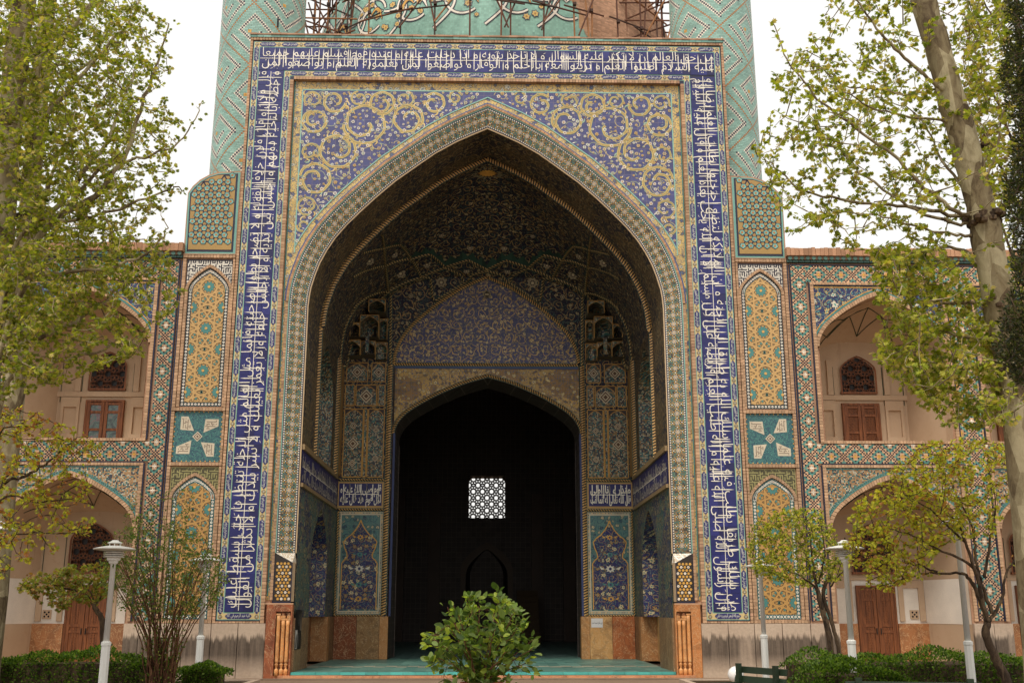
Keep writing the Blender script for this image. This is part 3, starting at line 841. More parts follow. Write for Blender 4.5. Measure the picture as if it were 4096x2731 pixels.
# pair both curves by the same parameter
def pair(A, B, step=.12):
    PA = [A[0]]; PB = [B[0]]
    for (a, b), (c, d) in zip(zip(A, A[1:]), zip(B, B[1:])):
        k = max(1, int(math.hypot(b[0] - a[0], b[1] - a[1]) / step))
        for t in range(1, k + 1):
            f = t / k; PA.append((a[0] + (b[0] - a[0]) * f, a[1] + (b[1] - a[1]) * f)); PB.append((c[0] + (d[0] - c[0]) * f, c[1] + (d[1] - c[1]) * f))
    return PA, PB
PA, PB = pair(A3, B3)
def on_mould(f, i, h=0.0):
    """f 0..1 across the splay, i index along it (may be fractional), h off the face"""
    j = min(len(PA) - 2, max(0, int(i))); t = i - j
    ax = PA[j][0] * (1 - t) + PA[j + 1][0] * t; az = PA[j][1] * (1 - t) + PA[j + 1][1] * t
    bx = PB[j][0] * (1 - t) + PB[j + 1][0] * t; bz = PB[j][1] * (1 - t) + PB[j + 1][1] * t
    y = .085 + (BY - .085) * f
    x, z = ax + (bx - ax) * f, az + (bz - az) * f
    if h:
        d = Vector((bx - ax, BY - .085, bz - az)).normalized(); tng = Vector((PA[j + 1][0] - PA[j][0], 0, PA[j + 1][1] - PA[j][1])).normalized()
        nn = d.cross(tng); nn = nn if nn.y < 0 else -nn; nn.normalize()
        return (x + nn.x * h, y + nn.y * h, z + nn.z * h)
    return (x, y, z)
cum = [0.0]
for a, b in zip(PA, PA[1:]): cum.append(cum[-1] + math.hypot(b[0] - a[0], b[1] - a[1]))
mo = MB()
def mband(f0, f1, col, mi, h):
    for i in range(len(PA) - 1):
        mo.quad(on_mould(f0, i, h), on_mould(f0, i + 1, h), on_mould(f1, i + 1, h), on_mould(f1, i, h), col, mi, [(cum[i], f0 * .55), (cum[i + 1], f0 * .55), (cum[i + 1], f1 * .55), (cum[i], f1 * .55)])
mband(0, 1, WHITE, 0, 0.0)
mband(0, .05, LTURQ, 1, .003); mband(.05, .085, DNAVY, 1, .003); mband(.90, .94, DNAVY, 1, .003); mband(.94, 1.0, srgb(196, 168, 130), 1, .004)
tot = cum[-1]; idx = lambda L: float(np.interp(L, cum, np.arange(len(cum))))
L = .02
while L < tot - .03:                         # dotted white borders
    for f0, f1 in ((.09, .15), (.84, .895)):
        mo.quad(on_mould(f0, idx(L), .003), on_mould(f0, idx(L + .035), .003), on_mould(f1, idx(L + .035), .003), on_mould(f1, idx(L), .003), WHITE, 1)
        mo.quad(on_mould(f0, idx(L + .035), .003), on_mould(f0, idx(L + .065), .003), on_mould(f1, idx(L + .065), .003), on_mould(f1, idx(L + .035), .003), DNAVY, 1)
    L += .065
mo.build('moulding', ['moulding_mosaic', 'glazed_tile'], portal)
rm = MB(); R0 = .070
pts_ = [((R0 if i % 2 == 0 else R0 * .86) * math.cos(-i * math.pi / 10), (R0 if i % 2 == 0 else R0 * .86) * math.sin(-i * math.pi / 10)) for i in range(20)]
rm.prism(pts_, lambda u, v, h: (u, v, h), 0, .002, srgb(188, 176, 158))
for i in range(6):
    a = i * math.pi / 3; rm.poly([(.045 * math.cos(a) + .013 * math.cos(u), .045 * math.sin(a) + .013 * math.sin(u), .003) for u in np.linspace(0, 5.2, 6)], srgb(96, 78, 70))
rm.poly([(.016 * math.cos(u), .016 * math.sin(u), .003) for u in np.linspace(0, 5.2, 6)], OCHRE)
rmesh = rm.mesh('rosette', 'glazed_tile')
rm2 = MB()
for i in range(4):
    a = i * math.pi / 2 + .785; rm2.poly([(.05 * math.cos(a) + .017 * math.cos(u), .05 * math.sin(a) + .017 * math.sin(u), .0015) for u in np.linspace(0, 5.2, 6)], OCHRE)
rm2.poly([(.018 * math.cos(u), .018 * math.sin(u), .0025) for u in np.linspace(0, 5.2, 5)], WHITE)
rmesh2 = rm2.mesh('ochre_star', 'glazed_tile')
L = .12; alt = 0
while L < tot - .1:
    i = idx(L); c = Vector(on_mould(.495, i, .002)); n = (Vector(on_mould(.495, i, .1)) - Vector(on_mould(.495, i, 0.0001))).normalized()
    t = (Vector(on_mould(.495, i + .2)) - Vector(on_mould(.495, i))).normalized()
    for f, me, nm in ((.495, rmesh if alt % 2 == 0 else rmesh2, 'rosette'), (.27, rmesh2 if alt % 2 == 0 else None, 'ochre_star'), (.72, rmesh2 if alt % 2 == 0 else None, 'ochre_star'), (.25, rmesh if alt % 2 else None, 'rosette'), (.74, rmesh if alt % 2 else None, 'rosette')):
        if me is None: continue
        if nm == 'rosette' and f != .495: continue
        c = Vector(on_mould(f, i, .002)); mtx = Matrix((t, n.cross(t), n)).transposed()
        link(nm, me, portal, loc=c, rot=mtx.to_euler())
    L += .125; alt += 1

# foot of the moulding: white corner piece and the ochre star mosaic below it
for s in (-1, 1):
    f = MB()
    f.poly([(s * 5.38, .09, ZM), (s * 4.90, .25, ZM), (s * 4.93, .10, 2.84)], WHITE)
    f.poly([(s * 4.90, .25, ZM), (s * 4.86, .30, 2.8), (s * 4.93, .10, 2.84)], srgb(196, 176, 150))
    f.build('corner_piece', 'white_mosaic', portal)
    f = MB()
    f.poly([(s * 5.39, .095, 1.86), (s * 4.93, .095, 1.86), (s * 4.93, .095, 2.84), (s * 5.39, .095, 3.08)], srgb(52, 44, 40))
    f.quad((s * 4.93, .095, 1.86), (s * 4.86, .16, 1.86), (s * 4.86, .16, 2.84), (s * 4.93, .095, 2.84), srgb(150, 128, 100))
    f.build('star_mosaic_ground', 'glazed_tile', portal)
    st = MB(); r_ = 0.058
    for row in range(12):
        for c_ in range(5):
            x = 4.985 + c_ * .092 + (.046 if row % 2 else 0); z = 1.93 + row * .08
            if x > 5.35 or z > 2.8 + (x - 4.93) * .5: continue
            white = (row + 2 * c_) % 4 == 0
            n = 6; P = [(x + (.042 if i % 2 == 0 else .026) * math.cos(i * math.pi / n), z + (.042 if i % 2 == 0 else .026) * math.sin(i * math.pi / n)) for i in range(2 * n)]
            st.poly([(s * a, .091, b) for a, b in P], vary(WHITE if white else OCHRE, .15))
            if white: st.poly([(s * (x + .012 * math.cos(u)), .089, z + .012 * math.sin(u)) for u in np.linspace(0, 5.2, 6)], ORANGE)
    st.build('star_mosaic', 'glazed_tile', portal, kind='stuff')
    g = MB()
    for (xa, xb, za, zb) in ((4.93, 5.40, 1.825, 1.86), (5.375, 5.40, 1.86, 3.06), (4.925, 4.945, 1.86, 2.84)):
        g.box(min(s * xa, s * xb), max(s * xa, s * xb), .086, .10, za, zb, DNAVY)
    g.box(min(s * 4.85, s * 5.55), max(s * 4.85, s * 5.55), .0, .14, 1.795, 1.824, vary(BUFF))
    g.build('mosaic_edge', 'glazed_tile', portal)

# grey plinth slabs of the portal and the two orange marble slabs with carved colonnettes
for s in (-1, 1):
    for xa, xb in ((5.50, 6.18), (6.19, 6.85)):
        m = MB(); m.box(min(s * xa, s * xb) + .004, max(s * xa, s * xb) - .004, -.07, .14, .0, 1.325 + random.uniform(-.004, .004), WHITE, skip='bk')
        origin_obj(m, 'plinth_slab', 'plinth_stone', portal)
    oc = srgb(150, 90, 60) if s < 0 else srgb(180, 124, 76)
    X = lambda a: s * a
    m = MB()
    xe = [4.84, 4.885, 5.245, 5.49]          # frame round a sunk field
    def fb_(xa, xb, za, zb, y=-.09, c=oc): m.box(min(X(xa), X(xb)), max(X(xa), X(xb)), y, .14, za, zb, c, skip='b')
    fb_(5.25, 5.49, 0, 1.79); fb_(4.84, 4.875, 0, 1.79); fb_(4.876, 5.249, 1.62, 1.79); fb_(4.876, 5.249, 0, .06)
    fb_(4.876, 5.249, .061, 1.619, .03, tuple(k * .95 for k in oc))
    m.build('marble_slab', 'veined_marble', portal)
    for k, xc in enumerate((4.945, 5.06, 5.18)):
        top = 1.40 if k < 2 else 1.52
        prof = [(.056, .05), (.056, .20), (.05, .215), (.022, .24), (.022, .26), (.045, .33), (.05, .345), (.03, .36), (.026, .375), (.05, .40), (.048, .42), (.046, top - .14), (.05, top - .12), (.05, top)]
        e = MB(); e.lathe(prof, X(xc), -.045, 12, vary(srgb(206, 152, 96), .1)); e.build('engaged_column', 'veined_marble', portal, smooth=True)
    e = MB()
    for xa, xb, za, zb in ((4.88, 5.13, 1.405, 1.45), (4.88, 4.97, 1.455, 1.52), (5.01, 5.13, 1.455, 1.52), (5.13, 5.245, 1.53, 1.57)):
        e.box(min(X(xa), X(xb)), max(X(xa), X(xb)), -.08, .03, za, zb, vary(srgb(200, 146, 94), .1))
    for xc in (4.925, 5.07):
        e.prism([(X(xc) - .035, 1.522), (X(xc) + .035, 1.522), (X(xc) + .035, 1.57), (X(xc), 1.60), (X(xc) - .035, 1.57)], front(-.03), 0, .03, srgb(128, 76, 44))
    e.build('carved_capital', 'veined_marble', portal)

# ------------------------------------------------------------------ inside the porch
YF, YB = 2.24, 7.31
SIDE = 4.86
# barrel of the front arch
bp = arch_pts(SIDE, 9.70, 15.03, 3)
cl = [0.0]
for a, b in zip(bp, bp[1:]): cl.append(cl[-1] + math.hypot(b[0] - a[0], b[1] - a[1]))
bar = MB()
bar.strip([(x, BY, z) for x, z in bp], [(x, YF, z) for x, z in bp], WHITE, 0, [(c, 0) for c in cl] + [(c, YF - BY) for c in cl])
bar.build('arch_soffit', 'floral_soffit', portal, smooth=True)
def vz(x, y):
    r = ((abs(x) / SIDE) ** 4 + (max(0.0, y - YF) / 7.7) ** 4) ** .25
    return 9.70 + 5.33 * float(arch_s(r)) if r < 1 else 9.70 - 8 * (r - 1)
va = MB(); NX, NY = 72, 30
gx = [SIDE * math.sin(t) for t in np.linspace(-math.pi / 2, math.pi / 2, NX + 1)]; gy = np.linspace(YF, YB + .02, NY + 1)
P = [(x, float(y), vz(x, float(y))) for y in gy for x in gx]
uvp = []
for j, y in enumerate(gy):
    acc = 0; row = [0]
    for i in range(NX): acc += math.dist(P[j * (NX + 1) + i], P[j * (NX + 1) + i + 1]); row.append(acc)
    uvp += [(r_ - acc / 2, float(y - YF) * 1.25) for r_ in row]
va.add(P, [(j * (NX + 1) + i, j * (NX + 1) + i + 1, (j + 1) * (NX + 1) + i + 1, (j + 1) * (NX + 1) + i) for j in range(NY) for i in range(NX)], WHITE, 0, uvp)
va.build('vault', 'vault_arabesque', portal, smooth=True)

def rope(mb, path, wd=.07, nrm=(0, -1, 0), step=.085, c1=srgb(196, 156, 98), c2=srgb(26, 24, 28), edge=srgb(58, 84, 76)):
    """raised cable band of slanting light and dark tiles"""
    pth = [Vector(p) for p in path]; cumu = [0.0]
    for a, b in zip(pth, pth[1:]): cumu.append(cumu[-1] + (b - a).length)
    def at(L):
        L = max(0, min(cumu[-1], L)); j = max(0, min(len(pth) - 2, int(np.searchsorted(cumu, L)) - 1))
        t = (L - cumu[j]) / max(1e-9, cumu[j + 1] - cumu[j]); return pth[j].lerp(pth[j + 1], t), (pth[j + 1] - pth[j]).normalized()
    nv_ = Vector(nrm)
    n = max(2, int(cumu[-1] / step)); st = cumu[-1] / n
    for k in range(n):
        for half, c in ((0, c1), (.5, c2)):
            a, ta = at((k + half) * st); b, tb = at((k + half + .5) * st)
            sa = ta.cross(nv_).normalized() * wd; sb = tb.cross(nv_).normalized() * wd
            sl = ta * st * .35
            f = nv_ * .05; g = nv_ * .015
            mb.quad(a - sa + g - sl, b - sb + g - sl, b + f, a + f, c); mb.quad(a + f, b + f, b + sb + g + sl, a + sa + g + sl, c)
    e = MB
    for sd in (-1, 1):
        A_ = []; B_ = []
        for k in range(n + 1):
            a, ta = at(k * st); sa = ta.cross(nv_).normalized()
            A_.append(tuple(a + sa * sd * wd + nv_ * .012)); B_.append(tuple(a + sa * sd * (wd + .018) + nv_ * .012))
        mb.strip(A_, B_, edge)
rp = MB()
front_rope = [(-SIDE + .01, YF, z) for z in np.linspace(5.86, 9.6, 12)] + [(x * .985, YF, z - .05) for x, z in bp] + [(SIDE - .01, YF, z) for z in np.linspace(9.6, 5.86, 12)]
rope(rp, front_rope, .075)
tb = [(x, YB - .02, z) for x, z in arch_pts(3.13, 9.73, 12.8, 3)]
rope(rp, tb, .055); rope(rp, [(-3.13, YB - .02, 9.70), (3.13, YB - .02, 9.70)], .045)
for s in (-1, 1):
    rope(rp, [(s * 3.24, YB - .03, z) for z in np.linspace(1.5, 9.7, 20)], .075)
    rope(rp, [(s * 4.80, 6.15, z) for z in np.linspace(5.86, 9.7, 20)], .07, (-s * .6, -.8, 0))
    rope(rp, [(s * x, YB - .02, 5.80) for x in np.linspace(3.34, 4.82, 6)], .035); rope(rp, [(s * x, YB - .02, 4.83) for x in np.linspace(3.34, 4.82, 6)], .035)
    rope(rp, [(s * 4.80, YB - .02, z) for z in np.linspace(1.5, 4.8, 8)], .03); rope(rp, [(s * x, YB - .02, 1.48) for x in np.linspace(3.34, 4.82, 6)], .025)
rp.build('cable_moulding', 'worn_tile', portal)
# ribs of the net vault
RIBS = [[(-.01, 7.0, 13.01), (-.64, 6.64, 13.2), (-1.43, 6.88, 13.04), (-1.92, 6.24, 13.26), (-2.53, 6.1, 13.05), (-2.8, 4.87, 13.11), (-3.24, 4.15, 12.76), (-3.2, 3.0, 12.81)],
        [(-.01, 7.06, 12.97), (-.78, 7.29, 12.61), (-1.78, 7.29, 11.95)], [(-1.43, 6.9, 13.02), (-.78, 7.29, 12.61)], [(-1.43, 6.9, 13.02), (-2.25, 7.11, 12.74), (-3.35, 7.01, 12.19), (-4.37, 5.85, 11.26)],
        [(-2.53, 6.1, 13.05), (-2.25, 7.11, 12.74), (-1.78, 7.29, 11.95)], [(-2.53, 6.1, 13.05), (-3.32, 5.42, 12.58), (-4.16, 3.96, 11.7)],
        [(-3.25, 4.15, 12.75), (-3.32, 5.42, 12.58), (-3.36, 7.0, 12.19), (-3.27, 7.27, 11.23), (-3.24, 7.27, 9.7)], [(-3.25, 4.15, 12.75), (-3.77, 3.06, 12.21)],
        [(-3.36, 7.0, 12.19), (-3.8, 7.2, 11.75), (-4.2, 7.2, 11.1), (-4.6, 7.1, 10.1), (-4.78, 7.0, 9.3)], [(-4.3, 6.0, 11.3), (-4.62, 5.9, 10.5), (-4.8, 6.15, 9.7)]]
for path in RIBS:
    for s in (-1, 1):
        r_ = MB(); pts = []
        for a, b in zip(path, path[1:]):
            for t in np.linspace(0, 1, 7)[:-1 if b is not path[-1] else None]:
                x = a[0] + (b[0] - a[0]) * t; y = a[1] + (b[1] - a[1]) * t; z = a[2] + (b[2] - a[2]) * t
                if y < 7.25: z = vz(x, y)
                pts.append((-s * x, y - .015, z - .02))
        rope(r_, pts, .04, (0, -.75, -.66), .11, srgb(176, 150, 100))
        r_.build('rib', 'worn_tile', portal)
# green wavy hem of the dome above the star ribs, and the sun disc under the crown
hm = MB()
for s in (-1, 1):
    pth = RIBS[0]
    for a, b in zip(pth, pth[1:]):
        for t0, t1 in ((0, .25), (.25, .5), (.5, .75), (.75, 1)):
            def pt(t, up):
                x = a[0] + (b[0] - a[0]) * t; y = a[1] + (b[1] - a[1]) * t
                x *= (1 - up * .03); y = YF + (y - YF) * (1 - up)
                return (-s * x, y - .02, vz(x, y) - .02)
            u0 = .035 + .05 * abs(math.sin(t0 * 6.28)); u1 = .035 + .05 * abs(math.sin(t1 * 6.28))
            hm.quad(pt(t0, .012), pt(t1, .012), pt(t1, u1), pt(t0, u0), vary(srgb(46, 72, 62), .35))
for k in range(16):
    a0, a1 = 2 * math.pi * k / 16, 2 * math.pi * (k + 1) / 16
    f_ = lambda a, r: (r * math.cos(a), 2.95 + .55 * r * math.sin(a), vz(r * math.cos(a), 2.95 + .55 * r * math.sin(a)) - .015)
    hm.poly([f_(a0, .0), f_(a0, .22), f_((a0 + a1) / 2, .30), f_(a1, .22)], vary(OCHRE, .15))
    hm.poly([f_(a0, .30), f_((a0 + a1) / 2, .62), f_(a1, .30), f_((a0 + a1) / 2, .36)], vary(srgb(130, 124, 104), .15))
hm.build('dome_hem', 'worn_tile', portal, kind='stuff')

# pale blossoms at the centre of each rhomb of the net
def vault_hit(px, py):
    y = YF + .05
    while y < YB - .02:
        p = CAMP + (lambda q: q * ((y - CAMP.y) / q.y))(_r2 * ((px - 2048) / 4271.5) - _u2 * ((py - 1365.5) / 4271.5) + _f)
        if p.z >= vz(p.x, y): break
        y += .02
    return p
m = MB()
for qx, qy, r in ((905, 182, .13), (1110, 245, .14), (1358, 285, .12), (945, 300, .19), (1200, 355, .21), (750, 222, .16), (1480, 430, .14), (1010, 440, .10), (1380, 140, .12), (1200, 60, .1)):
    p = vault_hit(1000 + qx * .6377, 900 + qy * .6377)
    for s in (-1, 1):
        for rr, cc, o in ((1.0, srgb(150, 138, 110), .03), (.55, srgb(84, 72, 62), .036), (.3, srgb(190, 176, 140), .042)):
            m.poly([(-s * p.x + r * rr * (1 if k % 2 else .7) * math.cos(k * math.pi / 8), p.y - o - .3 * abs(math.sin(k * math.pi / 8)) * 0, p.z - o + r * rr * (1 if k % 2 else .7) * math.sin(k * math.pi / 8)) for k in range(16)], cc)
m.build('net_blossom', 'worn_tile', portal, kind='stuff')

# side walls with tall niches below and above the inscription
def side_niche(s, y0, y1, z0, zs, za, depth, zt, mat_wall, mat_in, ylo, yhi):
    """wall at x = s*SIDE between ylo..yhi and z0..zt with an arched recess"""
    yc, hw = (y0 + y1) / 2, (y1 - y0) / 2
    ap = arch_pts(hw, zs, za, 2)
    X0, X1 = s * SIDE, s * (SIDE + depth)
    m = MB()
    m.quad((X0, ylo, z0), (X0, y0, z0), (X0, y0, zt), (X0, ylo, zt)); m.quad((X0, y1, z0), (X0, yhi, z0), (X0, yhi, zt), (X0, y1, zt))
    m.strip([(X0, yc + a, b) for a, b in ap], [(X0, yc + a, zt) for a, b in ap])
    m.build('side_wall', mat_wall, portal)
    m = MB()
    full = [(y0, z0)] + [(yc + a, b) for a, b in ap] + [(y1, z0)]
    m.strip([(X0, a, b) for a, b in full], [(X1, a * .9 + yc * .1, b) for a, b in full])
    m.poly([(X1, a * .9 + yc * .1, b) for a, b in full], WHITE, 1)
    m.build('niche', [mat_in, mat_in], portal)
for s in (-1, 1):
    # dado
    for ya, yb, c in ((.16, 1.15, srgb(132, 110, 82)), (1.16, 2.30, srgb(122, 98, 72)), (5.9, 6.3, srgb(160, 116, 72)), (6.31, YB - .01, srgb(112, 82, 56))):
        m = MB(); m.box(min(s * 4.80, s * 5.0), max(s * 4.80, s * 5.0), ya, yb, FL, 1.46, c, skip='b'); origin_obj(m, 'marble_slab', 'veined_marble', portal)
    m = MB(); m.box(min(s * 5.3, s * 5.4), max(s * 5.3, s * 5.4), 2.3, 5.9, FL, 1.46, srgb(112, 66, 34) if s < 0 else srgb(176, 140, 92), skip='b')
    m.box(min(s * 4.81, s * 5.3), max(s * 4.81, s * 5.3), 5.895, 5.92, FL, 1.46, srgb(150, 110, 70)); origin_obj(m, 'marble_slab', 'veined_marble', portal)
    m = MB(); m.quad((s * SIDE, BY, 1.46), (s * SIDE, 2.3, 1.46), (s * SIDE, 2.3, 4.80), (s * SIDE, BY, 4.80)); m.build('side_wall', 'floral_wall', portal)
    side_niche(s, 2.55, 5.6, 1.46, 3.1, 4.55, .75, 4.80, 'floral_wall', 'floral_navy', 2.3, YB)
    m = MB(); m.quad((s * SIDE, BY, 5.86), (s * SIDE, 2.3, 5.86), (s * SIDE, 2.3, 9.75), (s * SIDE, BY, 9.75)); m.build('side_wall', 'floral_soffit', portal)
    side_niche(s, 2.42, 5.5, 5.86, 8.0, 9.5, .8, 13.2, 'floral_soffit', 'net_mosaic', 2.3, YB)
    m = MB(); m.quad((s * 4.85, BY, 4.80), (s * 4.85, YB, 4.80), (s * 4.85, YB, 5.86), (s * 4.85, BY, 5.86), srgb(52, 50, 96)); m.build('side_inscription', 'worn_tile', portal)
    m = MB()
    for za, zb in ((4.80, 4.90), (5.78, 5.92)): m.box(min(s * 4.79, s * 4.87), max(s * 4.79, s * 4.87), BY + .02, 6.9, za, zb, srgb(140, 116, 82))
    m.build('cornice', 'worn_tile', portal)
    m = MB()
    for k, t in enumerate(('و قال صلى الله عليه و اله انا مدينة العلم و علي بابها', 'انما يخشى الله من عباده العلماء ان الله عزيز غفور')):
        if s < 0: pl_ = lambda u, v: (-4.845, .4 - u, 4.98 + k * .38 + v)
        else: pl_ = lambda u, v: (4.845, YB - .1 + u, 4.98 + k * .38 + v)
        write(m, t, pl_, .42, fit=6.7, bold=.02, col=srgb(190, 180, 160))
    m.quad((s * 4.845, .4, 5.33), (s * 4.845, 7.1, 5.33), (s * 4.845, 7.1, 5.355), (s * 4.845, .4, 5.355), WHITE)
    m.build('lettering', 'glazed_tile', portal, kind='stuff')
    # pier strip between the last cable and the corner
    m = MB(); m.box(min(s * 4.78, s * 4.9), max(s * 4.78, s * 4.9), 6.35, YB, 5.92, 9.6, srgb(150, 114, 66)); m.build('corner_strip', 'worn_tile', portal)
# side top fill behind the vault edges
# back wall round the doorway
DW, DZS, DZA, DC = 3.12, 7.35, 9.29, 0.05
bw = MB(); dp = arch_pts(DW, DZS, DZA, 3)
bw.strip([(DC + x, YB, z) for x, z in dp], [(DC + x, YB, 9.70) for x, z in dp])
bw.build('door_spandrel', 'floral_gold', portal)
tm = MB(); tp = arch_pts(3.13, 9.73, 12.8, 3)
tm.poly([(x, YB - .004, z) for x, z in tp], NAVY); tm.build('tympanum', 'tympanum_arabesque', portal)
bk = MB()
for s in (-1, 1): bk.quad((s * 3.13, YB, .15), (s * 4.9, YB, .15), (s * 4.9, YB, 9.7), (s * 3.13, YB, 9.7))
bk.quad((-4.9, YB, 9.7), (4.9, YB, 9.7), (4.9, YB, 13.4), (-4.9, YB, 13.4))
bk.build('back_wall', 'vault_arabesque', portal)
# blue and cable edge of the doorway
de = MB(); rope(de, [(DC + x, YB - .03, z) for x, z in arch_pts(DW + .03, DZS, DZA + .03, 2)], .05)
rg = MB(); 
full = [(-DW, FL)] + dp + [(DW, FL)]
jm = MB(); jm.strip([(DC + x, YB, z) for x, z in full], [(DC + x * .985, 9.0, z - (.06 if z > 1 else 0)) for x, z in full]); jm.build('door_reveal', 'dark_hall_tile', portal)
for s in (-1, 1): de.box(min(DC + s * 3.06, DC + s * 3.13), max(DC + s * 3.06, DC + s * 3.13), YB - .05, YB + .02, 1.47, 7.35, srgb(60, 70, 110))
de.box(-3.1, 3.1, YB - .03, YB - .005, 9.56, 9.66, srgb(70, 84, 120))
de.build('door_border', 'worn_tile', portal)

# flanking panels of the back wall
for s in (-1, 1):
    def fq(mb, xa, xb, za, zb, h, col=WHITE, mi=0): mb.quad((s * xa, YB - h, za), (s * xb, YB - h, za), (s * xb, YB - h, zb), (s * xa, YB - h, zb), col, mi)
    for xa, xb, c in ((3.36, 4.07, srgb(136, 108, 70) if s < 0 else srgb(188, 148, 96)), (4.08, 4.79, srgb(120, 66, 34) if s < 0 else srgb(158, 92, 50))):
        m = MB(); m.box(min(s * xa, s * xb), max(s * xa, s * xb), YB - .08, YB, FL, 1.46, c, skip='bk'); origin_obj(m, 'marble_slab', 'veined_marble', portal)
    m = MB(); m.box(min(s * 3.08, s * 3.35), max(s * 3.08, s * 3.35), YB - .08, YB + .3, FL, 1.46, srgb(172, 128, 80), skip='b'); origin_obj(m, 'marble_slab', 'veined_marble', portal)
    # floral carpet panel: turquoise ground, navy medallion with a lobed head
    m = MB(); fq(m, 3.33, 4.78, 1.53, 4.77, .012, srgb(200, 186, 160)); 
    for k in range(66):
        zz = 1.56 + k * .0485
        for xx in (3.375, 4.735): m.poly([(s * (xx + .02 * math.cos(u)), YB - .016, zz + .018 * math.sin(u)) for u in np.linspace(0, 5.2, 6)], random.choice((DNAVY, OCHRE, DTURQ)))
    for k in range(28):
        xx = 3.40 + k * .0488
        for zz in (1.575, 4.73): m.poly([(s * (xx + .018 * math.cos(u)), YB - .016, zz + .02 * math.sin(u)) for u in np.linspace(0, 5.2, 6)], random.choice((DNAVY, OCHRE, DTURQ)))
    m.build('carpet_panel_border', 'worn_tile', portal)
    m = MB(); fq(m, 3.43, 4.68, 1.635, 4.66, .018); m.build('carpet_panel', 'floral_turquoise', portal)
    xm = 4.055; half = .57
    out = [(.57, 1.68), (.57, 3.12), (.50, 3.22), (.40, 3.30), (.42, 3.45), (.50, 3.62), (.54, 3.80), (.44, 3.92), (.30, 4.02), (.16, 4.18), (.05, 4.36), (.0, 4.50)]
    poly = [(xm + a, b) for a, b in out] + [(xm - a, b) for a, b in out[-2::-1]]
    m = MB(); m.poly([(s * a, YB - .024, b) for a, b in poly]); m.build('medallion', 'floral_navy', portal)
    m = MB()
    for (a, b), (c, d) in zip(poly, poly[1:]):
        L = math.hypot(c - a, d - b); nx, nz = -(d - b) / L * .016, (c - a) / L * .016
        m.poly([(s * (a - nx), YB - .03, b - nz), (s * (c - nx), YB - .03, d - nz), (s * (c + nx), YB - .03, d + nz), (s * (a + nx), YB - .03, b + nz)], OCHRE)
    for zc, c, r in ((2.95, srgb(214, 208, 190), .17), (2.0, OCHRE, .13), (3.95, OCHRE, .12), (2.45, DTURQ, .13), (3.4, DTURQ, .11)):
        P = [(xm + r * (1.0 if i % 2 == 0 else .6) * math.cos(i * math.pi / 8), zc + r * .75 * (1.0 if i % 2 == 0 else .6) * math.sin(i * math.pi / 8)) for i in range(16)]
        m.poly([(s * a, YB - .03, b) for a, b in P], c); m.poly([(s * (xm + r * .3 * math.cos(u)), YB - .034, zc + r * .3 * math.sin(u)) for u in np.linspace(0, 5.2, 7)], srgb(60, 60, 100))
        for q in (-1, 1):
            m.poly([(s * (xm + q * r), YB - .03, zc), (s * (xm + q * r * 2.1), YB - .03, zc + r * .5), (s * (xm + q * r * 1.7), YB - .03, zc - r * .2)], c)
    m.build('medallion_ornament', 'worn_tile', portal)
    # calligraphy panel
    m = MB(); fq(m, 3.32, 4.84, 4.88, 5.76, .012, srgb(176, 140, 84)); fq(m, 3.40, 4.80, 4.96, 5.69, .018, srgb(38, 38, 92)); m.build('calligraphy_panel', 'glazed_tile', portal)
    m = MB()
    rows = ('لكل قوم هاد قال عليه', 'قوم صلى الله عليه و') if s < 0 else ('قال الله تعالى له انما انت', 'منذر و انا اولى')
    xr = -3.43 if s < 0 else 4.78
    for k, t in enumerate(rows): write(m, t, lambda u, v: (xr + u, YB - .024, 5.06 + k * .33 + v), .36, fit=1.33, bold=.02)
    for k in range(7):
        xx = 3.5 + k * .19; m.quad((s * xx, YB - .024, 5.02 + .1 * (k % 3)), (s * (xx + .028), YB - .024, 5.02 + .1 * (k % 3)), (s * (xx + .028), YB - .024, 5.66), (s * xx, YB - .024, 5.66), WHITE)
    fq(m, 3.5, 4.6, 5.325, 5.348, .0245, WHITE)
    m.build('lettering', 'glazed_tile', portal, kind='stuff')
    # net mosaic panels between ochre fillets
    def panel(xa, xb, za, zb, arch=False, diamonds=()):
        m = MB(); fq(m, xa, xb, za, zb, .012); m.build('mosaic_panel', 'net_mosaic', portal)
        e = MB(); y = YB - .03; cc = srgb(178, 134, 66)
        for a, b, c, d in ((xa - .02, xa + .01, za, zb), (xb - .01, xb + .02, za, zb), (xa + .011, xb - .011, za - .02, za + .01), (xa + .011, xb - .011, zb - .01, zb + .02)):
            e.box(min(s * a, s * b), max(s * a, s * b), y, YB - .013, c, d, cc)
        if arch:
            cx = (xa + xb) / 2; hw = (xb - xa) / 2
            A_ = arch_pts(hw - .02, zb - .28, zb - .03)
            e.strip([(s * (cx + a), y + .003, b) for a, b in A_], [(s * (cx + a), y + .003, b + .03) for a, b in A_], cc)
            e.strip([(s * (cx + a), y + .006, b + .03) for a, b in A_], [(s * (cx + a), y + .006, zb) for a, b in A_], srgb(60, 50, 50))
        for cx, cz, r in diamonds:
            e.poly([(s * (cx + r), y + .002, cz), (s * cx, y + .002, cz + r * 1.05), (s * (cx - r), y + .002, cz), (s * cx, y + .002, cz - r * 1.05)], srgb(190, 176, 150))
            for q in (.78, .56, .34):
                e.poly([(s * (cx + r * q), y - (1 - q) * .008, cz), (s * cx, y - (1 - q) * .008, cz + r * q * 1.05), (s * (cx - r * q), y - (1 - q) * .008, cz), (s * cx, y - (1 - q) * .008, cz - r * q * 1.05)], srgb(92, 66, 46) if q != .56 else srgb(190, 176, 150))
        e.build('panel_fillet', 'worn_tile', portal)
    panel(3.40, 3.92, 5.90, 8.16, True, ((3.66, 7.45, .11), (3.66, 6.5, .11), (3.66, 7.0, .09)))
    panel(4.10, 4.72, 5.90, 8.16, True, ((4.41, 7.6, .12), (4.41, 7.0, .2), (4.41, 6.35, .12)))
